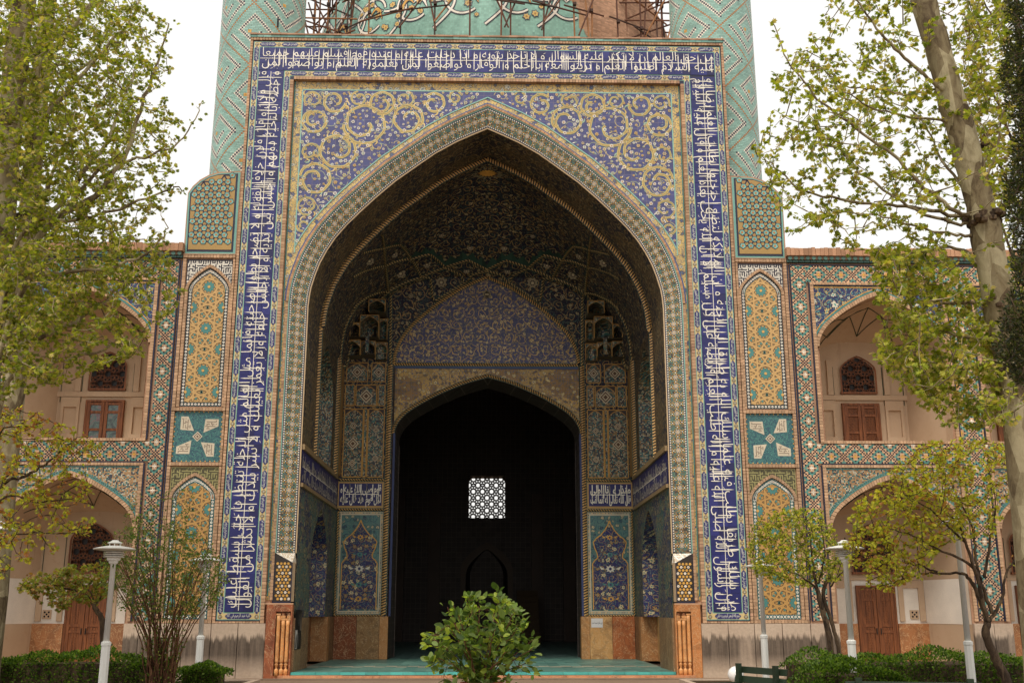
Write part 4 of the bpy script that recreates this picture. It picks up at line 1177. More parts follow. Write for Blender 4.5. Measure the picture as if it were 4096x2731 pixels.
    panel(3.96, 4.06, 5.90, 8.16)
    panel(3.40, 3.62, 8.28, 8.98); panel(3.68, 4.36, 8.28, 8.98, True, ((4.02, 8.6, .23),)); panel(4.42, 4.72, 8.28, 8.98)
    panel(3.40, 3.86, 9.10, 9.74, True, ((3.63, 9.42, .17),)); panel(4.0, 4.70, 9.10, 9.74, True, ((4.35, 9.42, .2),))
    # stalactite corner: tiers of concave cells that step forward
    def cell(x0, x1, z0, z1, yb, depth):
        """one concave cell: pointed front arch, half-round back that curls forward into a little hood"""
        m = MB(); n = 10; cx = (x0 + x1) / 2; hw = (x1 - x0) / 2; yf = yb - depth
        za = z1 - .04; zs = z1 - .04 - min(.75 * hw + .05, (z1 - z0) * .55)
        A_ = []; rows = []
        for i in range(n + 1):
            u = -math.cos(math.pi * i / n); d_ = depth * math.sin(math.pi * i / n); zt = arch_z(u, 1.0, zs, za)
            A_.append((cx + hw * u, zt)); col = []
            for k in range(7):
                t = k / 6
                if t <= .5: col.append((s * (cx + hw * u), yf + d_, z0 + (zs - z0) * t * 2))
                else: q = (t - .5) * 2; col.append((s * (cx + hw * u), yf + d_ * math.cos(q * math.pi / 2), zs + (zt - zs) * math.sin(q * math.pi / 2)))
            rows.append(col)
        for i in range(n):
            for k in range(6): m.quad(rows[i][k], rows[i + 1][k], rows[i + 1][k + 1], rows[i][k + 1])
        m.strip([(s * x, yf, z) for x, z in A_], [(s * x, yf, z1) for x, z in A_])
        m.strip([(s * x, yf - .012, z) for x, z in A_], [(s * x, yf - .012, z + .022) for x, z in A_], srgb(170, 128, 66), 1)
        m.quad((s * x0, yf, z1), (s * x1, yf, z1), (s * x1, YB, z1 + .03), (s * x0, YB, z1 + .03)); m.quad((s * x0, yf, z0), (s * x1, yf, z0), (s * x1, YB, z0 - .04), (s * x0, YB, z0 - .04), srgb(90, 80, 66), 1)
        for xx in (x0, x1):
            m.quad((s * xx, yf, z0), (s * xx, YB, z0), (s * xx, YB, z1), (s * xx, yf, z1))
            m.box(min(s * (xx - .011), s * (xx + .011)), max(s * (xx - .011), s * (xx + .011)), yf - .014, yf + .01, z0, z1, srgb(170, 128, 66), 1)
        m.box(min(s * x0, s * x1), max(s * x0, s * x1), yf - .016, yf + .01, z1 - .010, z1 + .012, srgb(170, 128, 66), 1)
        m.build('muqarnas_cell', ['net_mosaic', 'worn_tile'], portal)
    cell(3.36, 3.74, 9.84, 10.42, YB, .16); cell(3.74, 4.22, 9.95, 10.42, YB + .1, .45); cell(4.22, 4.80, 9.9, 10.42, YB, .50)
    cell(3.36, 3.62, 10.50, 11.2, YB, .30); cell(3.62, 4.24, 10.50, 11.25, YB, .62); cell(4.24, 4.55, 10.50, 10.95, YB, .72)
    cell(3.40, 3.95, 11.32, 11.75, YB, .80)
    m = MB(); m.box(min(s * 3.92, s * 4.04), max(s * 3.92, s * 4.04), YB - .66, YB - .52, 9.95, 10.5, srgb(120, 110, 110)); m.build('pendant', 'net_mosaic', portal)

# porch floor of green-blue square tiles; the front ones are single objects
fl = MB(); ft = []
nx = 32; pw = 9.68 / nx
for j in range(26):
    for i in range(nx):
        x0 = -4.84 + i * pw; y0 = .05 + j * .305
        if y0 > YB + .5: continue
        cream = (j in (8, 9) and (i + j) % 2 == 0)
        c = vary(srgb(186, 166, 140) if cream else random.choice((srgb(88, 128, 118), srgb(78, 114, 106), srgb(102, 138, 126))), .16)
        ft.append((x0, x0 + pw - .006, y0, y0 + .299, c))
base = MB(); base.box(-4.9, 4.9, .02, 9.2, 0.0, FL - .012, srgb(110, 116, 104)); base.box(-6, 6, YB, 27.2, FL - .02, FL - .008, srgb(56, 76, 74)); base.build('porch_floor', 'glazed_tile', kind='structure')
pf = bpy.data.objects['porch_floor']
more = MB()
for k, (x0, x1, y0, y1, c) in enumerate(ft):
    h = FL - .004 + random.uniform(0, .003)
    if k < 300:
        m = MB(); m.box(x0, x1, y0, y1, FL - .015, h, c, skip='b'); origin_obj(m, 'floor_tile', 'glazed_tile', pf)
    else: more.box(x0, x1, y0, y1, FL - .015, h, c, skip='b')
for j in range(56):
    for i in range(20):
        x0 = -5 + i * .5; y0 = 7.9 + j * .34
        more.box(x0, x0 + .49, y0, y0 + .33, FL - .015, FL - .003, vary(srgb(84, 110, 104), .2), skip='b')
more.build('floor_tiles_behind', 'glazed_tile', pf, kind='stuff')
# turquoise nosing and the orange stone step below it
x = -4.82
while x < 4.80:
    L = min(.31, 4.82 - x); m = MB(); m.box(x, x + L - .007, -.03, .045, .085, FL, vary(srgb(76, 168, 160), .2), skip='b'); origin_obj(m, 'nosing_tile', 'glazed_tile', pf); x += L
x = -5.1
while x < 5.25:
    L = min(random.uniform(.9, 1.6), 5.3 - x); m = MB(); m.box(x, x + L - .01, -.26, -.032, 0, .075 + random.uniform(-.006, .004), vary(srgb(196, 140, 104), .12), skip='b'); origin_obj(m, 'step_stone', 'veined_marble', pf); x += L

# ------------------------------------------------------------------ the dark prayer hall behind the doorway
hall = thing('prayer_hall', 'dark domed prayer hall behind the doorway with one bright lattice window', 'hall', (0, 18, 0))
hl = MB(); HX, HY0, HY1, HZ = 7.6, 9.0, 27.0, 15.5
hl.quad((-HX, HY0, 0), (-HX, HY1, 0), (-HX, HY1, HZ), (-HX, HY0, HZ)); hl.quad((HX, HY0, 0), (HX, HY1, 0), (HX, HY1, HZ), (HX, HY0, HZ))
hl.quad((-HX, HY0, HZ), (HX, HY0, HZ), (HX, HY1, HZ), (-HX, HY1, HZ)); hl.quad((-HX, 7.4, .1), (HX, 7.4, .1), (HX, HY1, .1), (-HX, HY1, .1))
hl.quad((-HX, HY0, 0), (-3.0, HY0, 0), (-3.0, HY0, HZ), (-HX, HY0, HZ)); hl.quad((3.1, HY0, 0), (HX, HY0, 0), (HX, HY0, HZ), (3.1, HY0, HZ))
_rv = [(DC + x * .985, HY0, z - .06) for x, z in dp]
hl.quad((-3.1, HY0, 7.2), (-3.0, HY0, 7.2), (-3.0, HY0, HZ), (-3.1, HY0, HZ)); hl.strip(_rv, [(p[0], HY0, HZ) for p in _rv])
WX0, WX1, WZ0, WZ1 = -.90, .98, 6.20, 8.36
yw2 = HY1
for a, b, c, d in ((-HX, WX0, 0, HZ), (WX1, HX, 0, HZ), (WX0, WX1, 0, WZ0), (WX0, WX1, WZ1, HZ)): hl.quad((a, yw2, c), (b, yw2, c), (b, yw2, d), (a, yw2, d))
for p, q_ in (((WX0, WZ0), (WX1, WZ0)), ((WX1, WZ0), (WX1, WZ1)), ((WX1, WZ1), (WX0, WZ1)), ((WX0, WZ1), (WX0, WZ0))):
    hl.quad((p[0], yw2, p[1]), (q_[0], yw2, q_[1]), (q_[0], yw2 + 1.3, q_[1]), (p[0], yw2 + 1.3, p[1]))
hl.build('wall', 'dark_hall_tile', hall)
# recessed niche, pilasters and a stair pulpit, hardly lit
m = MB(); ap = arch_pts(1.05, 3.3, 4.62, 2); fulln = [(-1.05, FL)] + ap + [(1.05, FL)]
m.strip([(.05 + a, HY1 - .25, b) for a, b in fulln], [(.05 + a * 1.25, HY1 - .25, b * 1.08) for a, b in fulln], srgb(90, 74, 60)); m.strip([(.05 + a, HY1 - .25, b) for a, b in fulln], [(.05 + a * .8, HY1 - .02, b) for a, b in fulln], srgb(40, 36, 36))
m.build('mihrab', 'worn_tile', hall)
for x in (-4.4, -2.6, 2.6, 4.2):
    m = MB(); m.box(x - .3, x + .3, HY1 - .3, HY1 - .01, FL, 7.4, srgb(78, 62, 52)); m.build('pilaster', 'worn_tile', hall)
m = MB()
for k in range(9): m.box(1.5, 2.5, 22.0 + k * .3, 24.9, FL + k * .27, FL + (k + 1) * .27 - .01, srgb(84, 70, 54))
m.build('pulpit_stair', 'plaster', hall)
m = MB(); yl = HY1 + .55
wcx, wcz = (WX0 + WX1) / 2, (WZ0 + WZ1) / 2
segs, a1 = strap_segments(.20)
for i in range(-7, 8):
    for j in range(-7, 8):
        cc = (wcx + (i - j) * a1[0], wcz + (i + j) * a1[1])
        if not (WX0 - .4 < cc[0] < WX1 + .4 and WZ0 - .5 < cc[1] < WZ1 + .5): continue
        for p, q in segs:
            P = (p[0] + cc[0], p[1] + cc[1]); Q = (q[0] + cc[0], q[1] + cc[1]); L = math.dist(P, Q); k = max(1, int(L / .08))
            nx, nz = -(Q[1] - P[1]) / L * .020, (Q[0] - P[0]) / L * .020
            for t in range(k):
                A = (P[0] + (Q[0] - P[0]) * t / k, P[1] + (Q[1] - P[1]) * t / k); Bq = (P[0] + (Q[0] - P[0]) * (t + 1) / k, P[1] + (Q[1] - P[1]) * (t + 1) / k)
                if WX0 - .03 < A[0] < WX1 + .03 and WZ0 - .03 < A[1] < WZ1 + .03:
                    yo = random.uniform(0, .004)
                    m.quad((A[0] - nx, yl + yo, A[1] - nz), (Bq[0] - nx, yl + yo, Bq[1] - nz), (Bq[0] + nx, yl + yo, Bq[1] + nz), (A[0] + nx, yl + yo, A[1] + nz), srgb(120, 100, 78))
                    for sg in (-1, 1): m.quad((A[0] + sg * nx, yl + yo, A[1] + sg * nz), (Bq[0] + sg * nx, yl + yo, Bq[1] + sg * nz), (Bq[0] + sg * nx, yl + .06, Bq[1] + sg * nz), (A[0] + sg * nx, yl + .06, A[1] + sg * nz), srgb(120, 100, 78))
for sx_, sz_ in ((-1, 1), (1, 1)):                       # rounded upper corners
    X_ = WX0 if sx_ < 0 else WX1
    m.poly([(X_, yl - .01, WZ1 + .01), (X_ - sx_ * .26, yl - .01, WZ1 + .01), (X_ - sx_ * .10, yl - .01, WZ1 - .09), (X_, yl - .01, WZ1 - .28)], srgb(110, 92, 72))
m.build('window_lattice', 'plaster', hall)

# ------------------------------------------------------------------ minarets
plain_tile('dome_tile', srgb(138, 180, 164), .10, .5, .6, .3)
def minaret_cell(u, v, P=38):
    a = (u + v) % P; b = (u - v) % P
    if a == 0 or b == 0: return 'o'
    if (a in (18, 19, 20) and b in (15, 16, 17)): return 'y' if (a, b) == (19, 16) or (a + b) % 2 == 0 else 'k'
    for w_, (lo, hi), off in (('a', (5, 33), 7), ('b', (6, 33), 31), ('a', (8, 33), 31), ('b', (14, 32), 9), ('a', (8, 25), 15), ('b', (14, 25), 23)):
        on, other = (a, b) if w_ == 'a' else (b, a)
        if abs(on - off) <= 1 and lo <= other <= hi: return 'w' if on % 2 == 0 else 'k'
    return 't'
MCOL = {'o': ORANGE, 'y': OCHRE, 'k': srgb(46, 46, 66), 'w': srgb(216, 208, 192), 't': srgb(138, 174, 162)}
def minaret(s, label):
    cx, cy, c = s * 6.98, 1.98, .0545
    R = lambda z: 1.295 - .0045 * (z - 13)
    t = thing('minaret', label, 'minaret', (cx, cy, 0), 'minarets behind the portal')
    n = 152; da = 2 * math.pi / n
    m = MB(); m.lathe([(R(9) - .012, 9), (R(27) - .012, 27.2)], cx, cy, 72, srgb(150, 138, 120)); m.build('shaft', 'fired_brick', t, smooth=True)
    Q = []; C = []; singles = []
    half = 50
    for v in range(0, int((24.0 - 12.0) / c)):
        z0 = 12.0 + v * c; z1 = z0 + c - .006
        u = -half
        run_off = (v * 2) % 3
        while u < half:
            k = minaret_cell(u + 400, v + (0 if s < 0 else 11)); w = 1
            if k == 't':
                while u + w < half and w < 3 and (u + w + run_off) % 3 != 0 and minaret_cell(u + w + 400, v + (0 if s < 0 else 11)) == 't': w += 1
            a0 = (u) * da - math.pi / 2 + .004; a1 = (u + w) * da - math.pi / 2 - .001
            r0, r1 = R(z0), R(z1)
            col = vary(MCOL[k], .16)
            q = [(cx + r0 * math.cos(a0), cy + r0 * math.sin(a0), z0), (cx + r0 * math.cos(a1), cy + r0 * math.sin(a1), z0), (cx + r1 * math.cos(a1), cy + r1 * math.sin(a1), z1), (cx + r1 * math.cos(a0), cy + r1 * math.sin(a0), z1)]
            if k == 't' and w == 3 and abs(u) < 22 and 13.6 < z0 < 17.4 and (s * u) > -4 and len(singles) < 300: singles.append((q, col))
            else: Q.append(q); C.append(col)
            u += w
    m = MB(); m.quads(Q, C); m.build('brick_pattern', 'glazed_tile', t, kind='stuff')
    for q, col in singles:
        m = MB(); nrm = [Vector((p[0] - cx, p[1] - cy, 0)).normalized() * .02 for p in q]
        b = [tuple(Vector(p) - k) for p, k in zip(q, nrm)]
        m.add(list(q) + b, [(0, 1, 2, 3), (0, 4, 5, 1), (1, 5, 6, 2), (2, 6, 7, 3), (3, 7, 4, 0)], col); origin_obj(m, 'brick', 'glazed_tile', t)
    if s < 0:
        m = MB(); a = math.radians(-58); r = 1.28
        p = lambda da_, z: (cx + r * math.cos(a + da_), cy + r * math.sin(a + da_), z)
        m.quad(p(-.02, 18.55), p(.02, 18.55), p(.02, 18.85), p(-.02, 18.85), BLACK); m.build('slit', 'worn_tile', t)
minaret(-1, 'tall round turquoise brick minaret rising at the left of the portal')
minaret(1, 'tall round turquoise brick minaret rising at the right of the portal')

# ------------------------------------------------------------------ dome under repair and its scaffolding
DCX, DCY, DCZ, DR = .3, 20.0, 25.2, 9.0
dome = thing('dome', 'large turquoise dome with scrolling vines and a bare brick flank', 'dome', (DCX, DCY, 15.5))
def dpt(az, el, h=0.0): return (DCX + (DR + h) * math.cos(el) * math.sin(az), DCY - (DR + h) * math.cos(el) * math.cos(az), DCZ + (DR + h) * math.sin(el))
m = MB(); m2 = MB()
na, ne = 96, 30
EDGE = lambda el: .42 - .42 * el + .015 * math.sin(el * 43)
for i in range(na):
    for j in range(ne):
        a0, a1 = -math.pi + 2 * math.pi * i / na, -math.pi + 2 * math.pi * (i + 1) / na; e0, e1 = -.5 + 2.05 * j / ne, -.5 + 2.05 * (j + 1) / ne
        bare = EDGE(e0) < (a0 + a1) / 2 < 2.6
        (m2 if bare else m).add([dpt(a0, e0), dpt(a1, e0), dpt(a1, e1), dpt(a0, e1)], [(0, 1, 2, 3)], srgb(186, 146, 112), 0, [(a0 * 9, e0 * 9), (a1 * 9, e0 * 9), (a1 * 9, e1 * 9), (a0 * 9, e1 * 9)])
m.build('shell', 'dome_tile', dome); m2.build('bare_brick', 'fired_brick', dome)
m = MB(); m.lathe([(9.3, 15.5), (9.3, 21.0), (9.0, 21.2)], DCX, DCY, 64, srgb(150, 130, 110)); m.build('drum', 'fired_brick', dome)
# courses of the bare flank
m = MB()
for j in range(90):
    el = -.12 + j * .0075; az = EDGE(el)
    while az < 1.35:
        L = random.uniform(.02, .026); m.quad(dpt(az, el, .015), dpt(az + L - .002, el, .015), dpt(az + L - .002, el + .0062, .015), dpt(az, el + .0062, .015), vary(PINKB, .22)); az += L
m.build('brick_course', 'fired_brick', dome, kind='stuff')
m = MB()
def dband(path, wd, col, h):
    n = len(path)
    A = []; B = []
    for i in range(n):
        a = path[max(0, i - 1)]; b = path[min(n - 1, i + 1)]; dx, dz = b[0] - a[0], b[1] - a[1]; L = math.hypot(dx, dz) or 1; w_ = wd[i] if hasattr(wd, '__len__') else wd
        A.append((path[i][0] - dz / L * w_, path[i][1] + dx / L * w_)); B.append((path[i][0] + dz / L * w_, path[i][1] - dx / L * w_))
    for i in range(n - 1):
        if path[i][0] > EDGE(path[i][1]) - .01: continue
        m.quad(dpt(*A[i], h), dpt(*A[i + 1], h), dpt(*B[i + 1], h), dpt(*B[i], h), col)
def dvine(path):
    dband(path, .0095, DNAVY, .012); dband(path, .0048, srgb(222, 212, 196), .02)
for k in range(-6, 4):
    c0 = -.03 + k * .24
    dvine([(c0 + .13 * math.cos(t), .24 + .15 * math.sin(t)) for t in np.linspace(-1.9, 4.3, 60)])
    dvine([(c0 + .12 + .085 * math.cos(t), .10 + .09 * math.sin(t)) for t in np.linspace(.2, 5.4, 50)])
    dvine([(c0 - .02 + .10 * math.sin(t * 1.4), -.05 + t * .12) for t in np.linspace(0, 4, 40)])
    for q in (-1, 1):
        pth = [(c0 + q * (.05 + .07 * t), .06 + .05 * math.sin(t * 3) + .03 * t) for t in np.linspace(0, 1, 10)]
        dband(pth, [.003 + .011 * math.sin(t * math.pi) for t in np.linspace(0, 1, 10)], DNAVY, .024); dband(pth, [.001 + .007 * math.sin(t * math.pi) for t in np.linspace(0, 1, 10)], random.choice((srgb(222, 212, 196), OCHRE)), .03)
random.seed(5)
for _ in range(90):
    az, el = random.uniform(-1.2, .6), random.uniform(-.06, .4)
    if az > EDGE(el) - .03: continue
    r = random.uniform(.011, .018); ph = random.uniform(0, 6)
    for rr, c, h in ((r * 1.35, srgb(70, 76, 92), .022), (r, YEL, .026), (r * .4, srgb(170, 120, 60), .03)):
        m.poly([dpt(az + rr * (1 if i % 2 else .68) * math.cos(ph + i * math.pi / 6), el + rr * (1 if i % 2 else .68) * math.sin(ph + i * math.pi / 6), h) for i in range(12)], c)
m.build('vine_scroll', 'glazed_tile', dome, kind='stuff')

sc = thing('scaffolding', 'rusty steel tube scaffolding wrapped round the turquoise dome', 'scaffolding', (0, 9, 18))
RUST = [srgb(92, 60, 46), srgb(110, 72, 52), srgb(78, 56, 46), srgb(150, 104, 66), srgb(70, 58, 52)]
def pole(a, b, r=.036, c=None, nm='pole'):
    m = MB(); m.tube([a, b], r, 7, c or random.choice(RUST)); return origin_obj(m, nm, 'rusty_steel', sc)
def coupler(p):
    m = MB(); m.box(p[0] - .07, p[0] + .07, p[1] - .07, p[1] + .07, p[2] - .06, p[2] + .06, srgb(70, 50, 42)); origin_obj(m, 'coupler', 'rusty_steel', sc)
def sp_(az, z, gap=.45):
    dz = z - DCZ; r = math.sqrt(max(0.5, (DR + gap) ** 2 - dz * dz)) if z > DCZ else DR + gap
    return (DCX + r * math.sin(az), DCY - r * math.cos(az), z)
azs = [-1.0, -.86, -.72, -.58, -.42, -.26, -.11, .02, .06, .2, .34, .42, .56, .7, .86, 1.0]
rr_ = random.Random(3)
for az in azs:
    zt = rr_.uniform(27.3, 31); b = sp_(az, 23.5, .6); pole(b, (b[0] + rr_.uniform(-.1, .1), b[1] + .2, zt))
    for z in (25.6, 27.2, 28.9): coupler((b[0], b[1] - .05, z + rr_.uniform(-.2, .2)))
    if rr_.random() < .75: pole((b[0] + rr_.uniform(-.2, .2), b[1] - .1, 24.2), (b[0] + rr_.uniform(-1.4, 1.4), b[1] + .5, 27.6))
for a0, a1 in zip(azs, azs[1:]):
    for z in (25.5, 27.0, 28.6):
        if rr_.random() < .62:
            p = sp_(a0 - .05, z, .65); q = sp_(a1 + .06, z + rr_.uniform(-.35, .35), .65); pole(p, q)
    if rr_.random() < .5: pole(sp_(a0, 24.6, .7), sp_(a1 + .1, 28.2, .7))
# dense towers of tubes at both flanks, between dome and minarets
for s in (-1, 1):
    xs_ = [s * x for x in (5.9, 6.5, 7.2, 7.9, 8.6, 9.3, 10.0)]
    for x in xs_:
        for y in (13.0, 15.5): pole((x, y, 20), (x + rr_.uniform(-.05, .05), y, 33))
    for z in np.arange(24.2, 32, .95):
        for y in (12.95, 15.45): pole((s * 5.6, y, z + rr_.uniform(-.1, .1)), (s * 10.4, y, z + rr_.uniform(-.1, .1)))
        pole((s * rr_.uniform(6, 9.5), 12.6, z), (s * rr_.uniform(6, 9.5), 15.9, z))
        if rr_.random() < .8: pole((s * 5.8, 13.1, z - .8), (s * 10.2, 13.1, z + rr_.uniform(.6, 2.2)))
    for k in range(3): pole((s * (6 + k * 1.3), 12.9, 24), (s * (9.5 - k * .6), 12.9, 31 - k))
    m = MB(); xq = s * 7.0
    pth = [(s * (7.9 - .35 * t), 11.8, 27.2 + 1.3 * t) for t in np.linspace(0, 3, 5)]
    m.tube(pth, .16, 6, srgb(120, 84, 58)); origin_obj(m, 'timber_beam', 'painted_wood', sc)

# ------------------------------------------------------------------ strapwork geometry (ten-pointed stars on a rhombic net)
def inside_poly(x, z, P):
    c = False; j = len(P) - 1
    for i in range(len(P)):
        if (P[i][1] > z) != (P[j][1] > z) and x < (P[j][0] - P[i][0]) * (z - P[i][1]) / (P[j][1] - P[i][1]) + P[i][0]: c = not c
        j = i
    return c
def strapwork(mb, poly, origin, ap, y, strap, outline, wd, star, ochre2):
    segs, a1 = strap_segments(ap)
    x0 = min(p[0] for p in poly); x1 = max(p[0] for p in poly); z0 = min(p[1] for p in poly); z1 = max(p[1] for p in poly)
    cells = []
    for i in range(-9, 10):
        for j in range(-9, 10):
            c = (origin[0] + (i - j) * a1[0], origin[1] + (i + j) * a1[1])
            if x0 - 2 * ap < c[0] < x1 + 2 * ap and z0 - 3 * ap < c[1] < z1 + 2 * ap: cells.append(c)
    for c in cells:
        for r, col, h in ((.50 * ap, outline, .0015), (.46 * ap, star, .002)):
            P = [(c[0] + r * (1 if k % 2 == 0 else .72) * math.cos(math.radians(36 + 18 * k)), c[1] + r * (1 if k % 2 == 0 else .72) * math.sin(math.radians(36 + 18 * k))) for k in range(20)]
            for k in range(20):
                tri = [c, P[k], P[(k + 1) % 20]]
                if all(inside_poly(p[0], p[1], poly) for p in tri): mb.poly([(p[0], y - h, p[1]) for p in tri], col)
        for k in range(10):                       # small five-pointed stars round each large one
            a = math.radians(36 * k); q = (c[0] + 1.18 * ap * math.cos(a), c[1] + 1.18 * ap * math.sin(a)); r = .13 * ap
            P = [(q[0] + r * (1 if i % 2 == 0 else .45) * math.cos(a + i * math.pi / 5), q[1] + r * (1 if i % 2 == 0 else .45) * math.sin(a + i * math.pi / 5)) for i in range(10)]
            if all(inside_poly(p[0], p[1], poly) for p in P): mb.poly([(p[0], y - .0095, p[1]) for p in P], star)
        for si, (p, q) in enumerate(segs):
            ho = si * .00012 + (cells.index(c) % 3) * .00004
            P = (p[0] + c[0], p[1] + c[1]); Q = (q[0] + c[0], q[1] + c[1]); L = math.dist(P, Q)
            if L < 1e-6: continue
            nx, nz = -(Q[1] - P[1]) / L, (Q[0] - P[0]) / L; k = max(1, int(L / .05))
            for t in range(k):
                A = (P[0] + (Q[0] - P[0]) * t / k, P[1] + (Q[1] - P[1]) * t / k); Bq = (P[0] + (Q[0] - P[0]) * (t + 1) / k, P[1] + (Q[1] - P[1]) * (t + 1) / k)
                if not (inside_poly(A[0], A[1], poly) and inside_poly(Bq[0], Bq[1], poly)): continue
                for w_, col, h in ((wd + .014, outline, .0022 + ho * .5), (wd, strap, .0050 + ho)):
                    mb.quad((A[0] - nx * w_, y - h, A[1] - nz * w_), (Bq[0] - nx * w_, y - h, Bq[1] - nz * w_), (Bq[0] + nx * w_, y - h, Bq[1] + nz * w_), (A[0] + nx * w_, y - h, A[1] + nz * w_), col)
        r = .11 * ap; mb.poly([(c[0] + r * math.cos(u), y - .0098, c[1] + r * math.sin(u)) for u in np.linspace(5.4, 0, 8)] if inside_poly(c[0], c[1], poly) else [(c[0], y + .01, c[1])] * 3, ochre2)

KUF = ["11111011111011101011111", "10001010001010101010001", "10101010101010101010101", "00101110101110101110100", "11101000101000001000111", "10001111101111111110001", "10100000000000000010101", "10111110111110111110111"]
def kufic(mb, poly, x0, x1, z0, z1, c, y, col, back=None):
    """square lettering set out on a grid of small tiles"""
    j = 0; z = z0
    while z < z1 - c:
        i = 0; x = x0
        while x < x1 - c:
            if KUF[j % 8][(i + (j // 8) * 5) % 23] == '1' and inside_poly(x + c / 2, z + c / 2, poly):
                mb.quad((x, y, z), (x + c * .86, y, z), (x + c * .86, y, z + c * .86), (x, y, z + c * .86), col)
            x += c; i += 1
        z += c; j += 1

# ------------------------------------------------------------------ tiled side piers
def pier(s, label):
    t = thing('tiled_pier', label, 'pier', (s * 7.57, 0, 0), 'tiled piers beside the portal')
    XI, XO = 6.875, 8.29; XC = 7.545
    sx = lambda x: s * x
    def bx(mb, xa, xb, ya, yb, za, zb, col, mi=0, skip=''): mb.box(min(s * xa, s * xb), max(s * xa, s * xb), ya, yb, za, zb, col, mi, skip)
    # body with the rounded outer shoulder
    outl = [(XI, 0), (XO, 0), (XO + .03, 12.9), (8.2, 13.1), (8.02, 13.29), (7.78, 13.44), (7.5, 13.53), (XI, 13.56)]
    m = MB(); n = len(outl)
    m.add([(sx(a), .03, b) for a, b in outl] + [(sx(a), 1.5, b) for a, b in outl], [tuple(range(n))] + [(i, (i + 1) % n, n + (i + 1) % n, n + i) for i in range(n)], PINKB); m.build('core', 'fired_brick', t)
    # crown panel: turquoise edge, navy ground line, yellow field with pentagon tiles
    P0 = [(6.90, 11.10), (8.27, 11.10), (8.30, 12.88), (8.17, 13.07), (7.99, 13.25), (7.76, 13.40), (7.49, 13.49), (6.90, 13.52)]
    def inset(P, d):
        cx = sum(p[0] for p in P) / len(P); cz = sum(p[1] for p in P) / len(P)
        return [(cx + (a - cx) * (1 - d / .7), cz + (b - cz) * (1 - d / 1.2)) for a, b in P]
    P1, P2_, = inset(P0, .055), inset(P0, .10)
    m = MB()
    m.poly([(sx(a), .022, b) for a, b in P0], TURQ); m.poly([(sx(a), .016, b) for a, b in P1], DNAVY); m.poly([(sx(a), .010, b) for a, b in P2_], srgb(170, 136, 78)); m.build('crown_panel', 'glazed_tile', t)
    pm = []
    for kind in range(2):
        q = MB(); r = .083
        def pg(r, ph): return [(r * math.cos(ph - i * 2 * math.pi / 5), r * math.sin(ph - i * 2 * math.pi / 5)) for i in range(5)]
        ph = math.pi / 2 if kind == 0 else -math.pi / 2
        q.prism(pg(.103, ph), lambda u, v, h: (u, -h, v), 0, .003, DNAVY)
        O, I = pg(.083, ph), pg(.036, ph)
        for i in range(5): q.poly([(O[i][0], -.006, O[i][1]), (O[(i + 1) % 5][0], -.006, O[(i + 1) % 5][1]), (I[(i + 1) % 5][0], -.004, I[(i + 1) % 5][1]), (I[i][0], -.004, I[i][1])], vary(TURQ, .25))
        q.poly([(a, -.0045, b) for a, b in I], ORANGE); pm.append(q.mesh('pentagon_tile', 'glazed_tile'))
    lm = MB(); d = .225; j = 0; z = 11.27
    P3 = inset(P0, .13); pos = {}
    while z < 13.5:
        i = 0; x = 7.005 + (d / 2 if j % 2 else 0)
        while x < 8.25:
            if inside_poly(x, z, P3): pos[(i, j)] = (x, z); link('pentagon_tile', pm[(i + j) % 2], t, loc=(sx(x), .008, z), rot=(0, random.choice((0, .63, 1.26)), 0))
            x += d; i += 1
        z += d * .87; j += 1
    for (x, z) in pos.values():
        for a in (0, 60, 120):
            e = (x + d * math.cos(math.radians(a)), z + d * math.sin(math.radians(a)))
            if inside_poly(*e, P2_):
                nx, nz = -math.sin(math.radians(a)) * .02, math.cos(math.radians(a)) * .02
                lm.quad((sx(x + nx), .0085, z + nz), (sx(e[0] + nx), .0085, e[1] + nz), (sx(e[0] - nx), .0085, e[1] - nz), (sx(x - nx), .0085, z - nz), DNAVY)
        q = (x, z + d * .58)
        if inside_poly(*q, P2_): lm.poly([(sx(q[0] + .02 * math.cos(u)), .0075, q[1] + .02 * math.sin(u)) for u in np.linspace(0, 4.7, 4)], ORANGE)
    lm.build('navy_lines', 'glazed_tile', t, kind='stuff')
    # brick frames round the panels
    br = MB()
    def bricks_v(xa, xb, za, zb, ya=-.03, yb=.03):
        z = za
        while z < zb - .02: bx(br, xa, xb, ya + random.uniform(-.004, .004), yb, z, min(zb, z + .086) - .009, vary(BUFF, .2), skip='k'); z += .086
    def bricks_h(xa, xb, za, zb, ya=-.03, yb=.03):
        x = xa
        while x < xb - .02: bx(br, x, min(xb, x + .086) - .009, ya + random.uniform(-.004, .004), yb, za, zb, vary(BUFF, .2), skip='k'); x += .086
    for za, zb in ((10.985, 11.07), (6.745, 6.83), (5.30, 5.385), (1.335, 1.41)): bricks_h(XI, XO, za, zb, -.045)
    for za, zb in ((6.84, 10.98), (5.395, 6.74), (1.42, 5.295)):
        bricks_v(6.875, 6.93, za, zb); bricks_v(8.20, 8.285, za, zb)
    bx(br, XI, XO, -.055, .03, 11.072, 11.098, vary(PINKB))
    # two arched strapwork panels
    for (zb, zs, za, zt, kuf) in ((6.86, 10.05, 10.80, 10.95, 0), (1.42, 4.45, 5.12, 5.27, 1)):
        hw = .635
        ap_o = [(XC + a, b) for a, b in arch_pts(hw, zs, za, 1)]; ap_i = [(XC + a, b) for a, b in arch_pts(hw - .075, zs, za - .085, 1)]
        m = MB(); m.strip([(sx(a), .012, b) for a, b in ap_o], [(sx(a), .012, zt) for a, b in ap_o], srgb(48, 44, 56) if not kuf else srgb(150, 142, 92)); m.build('kufic_ground', 'glazed_tile', t)
        km = MB(); reg = [(6.93, zs), (6.93, zt)] + [(8.2, zt), (8.2, zs)] + [(a, b) for a, b in ap_o[::-1]]
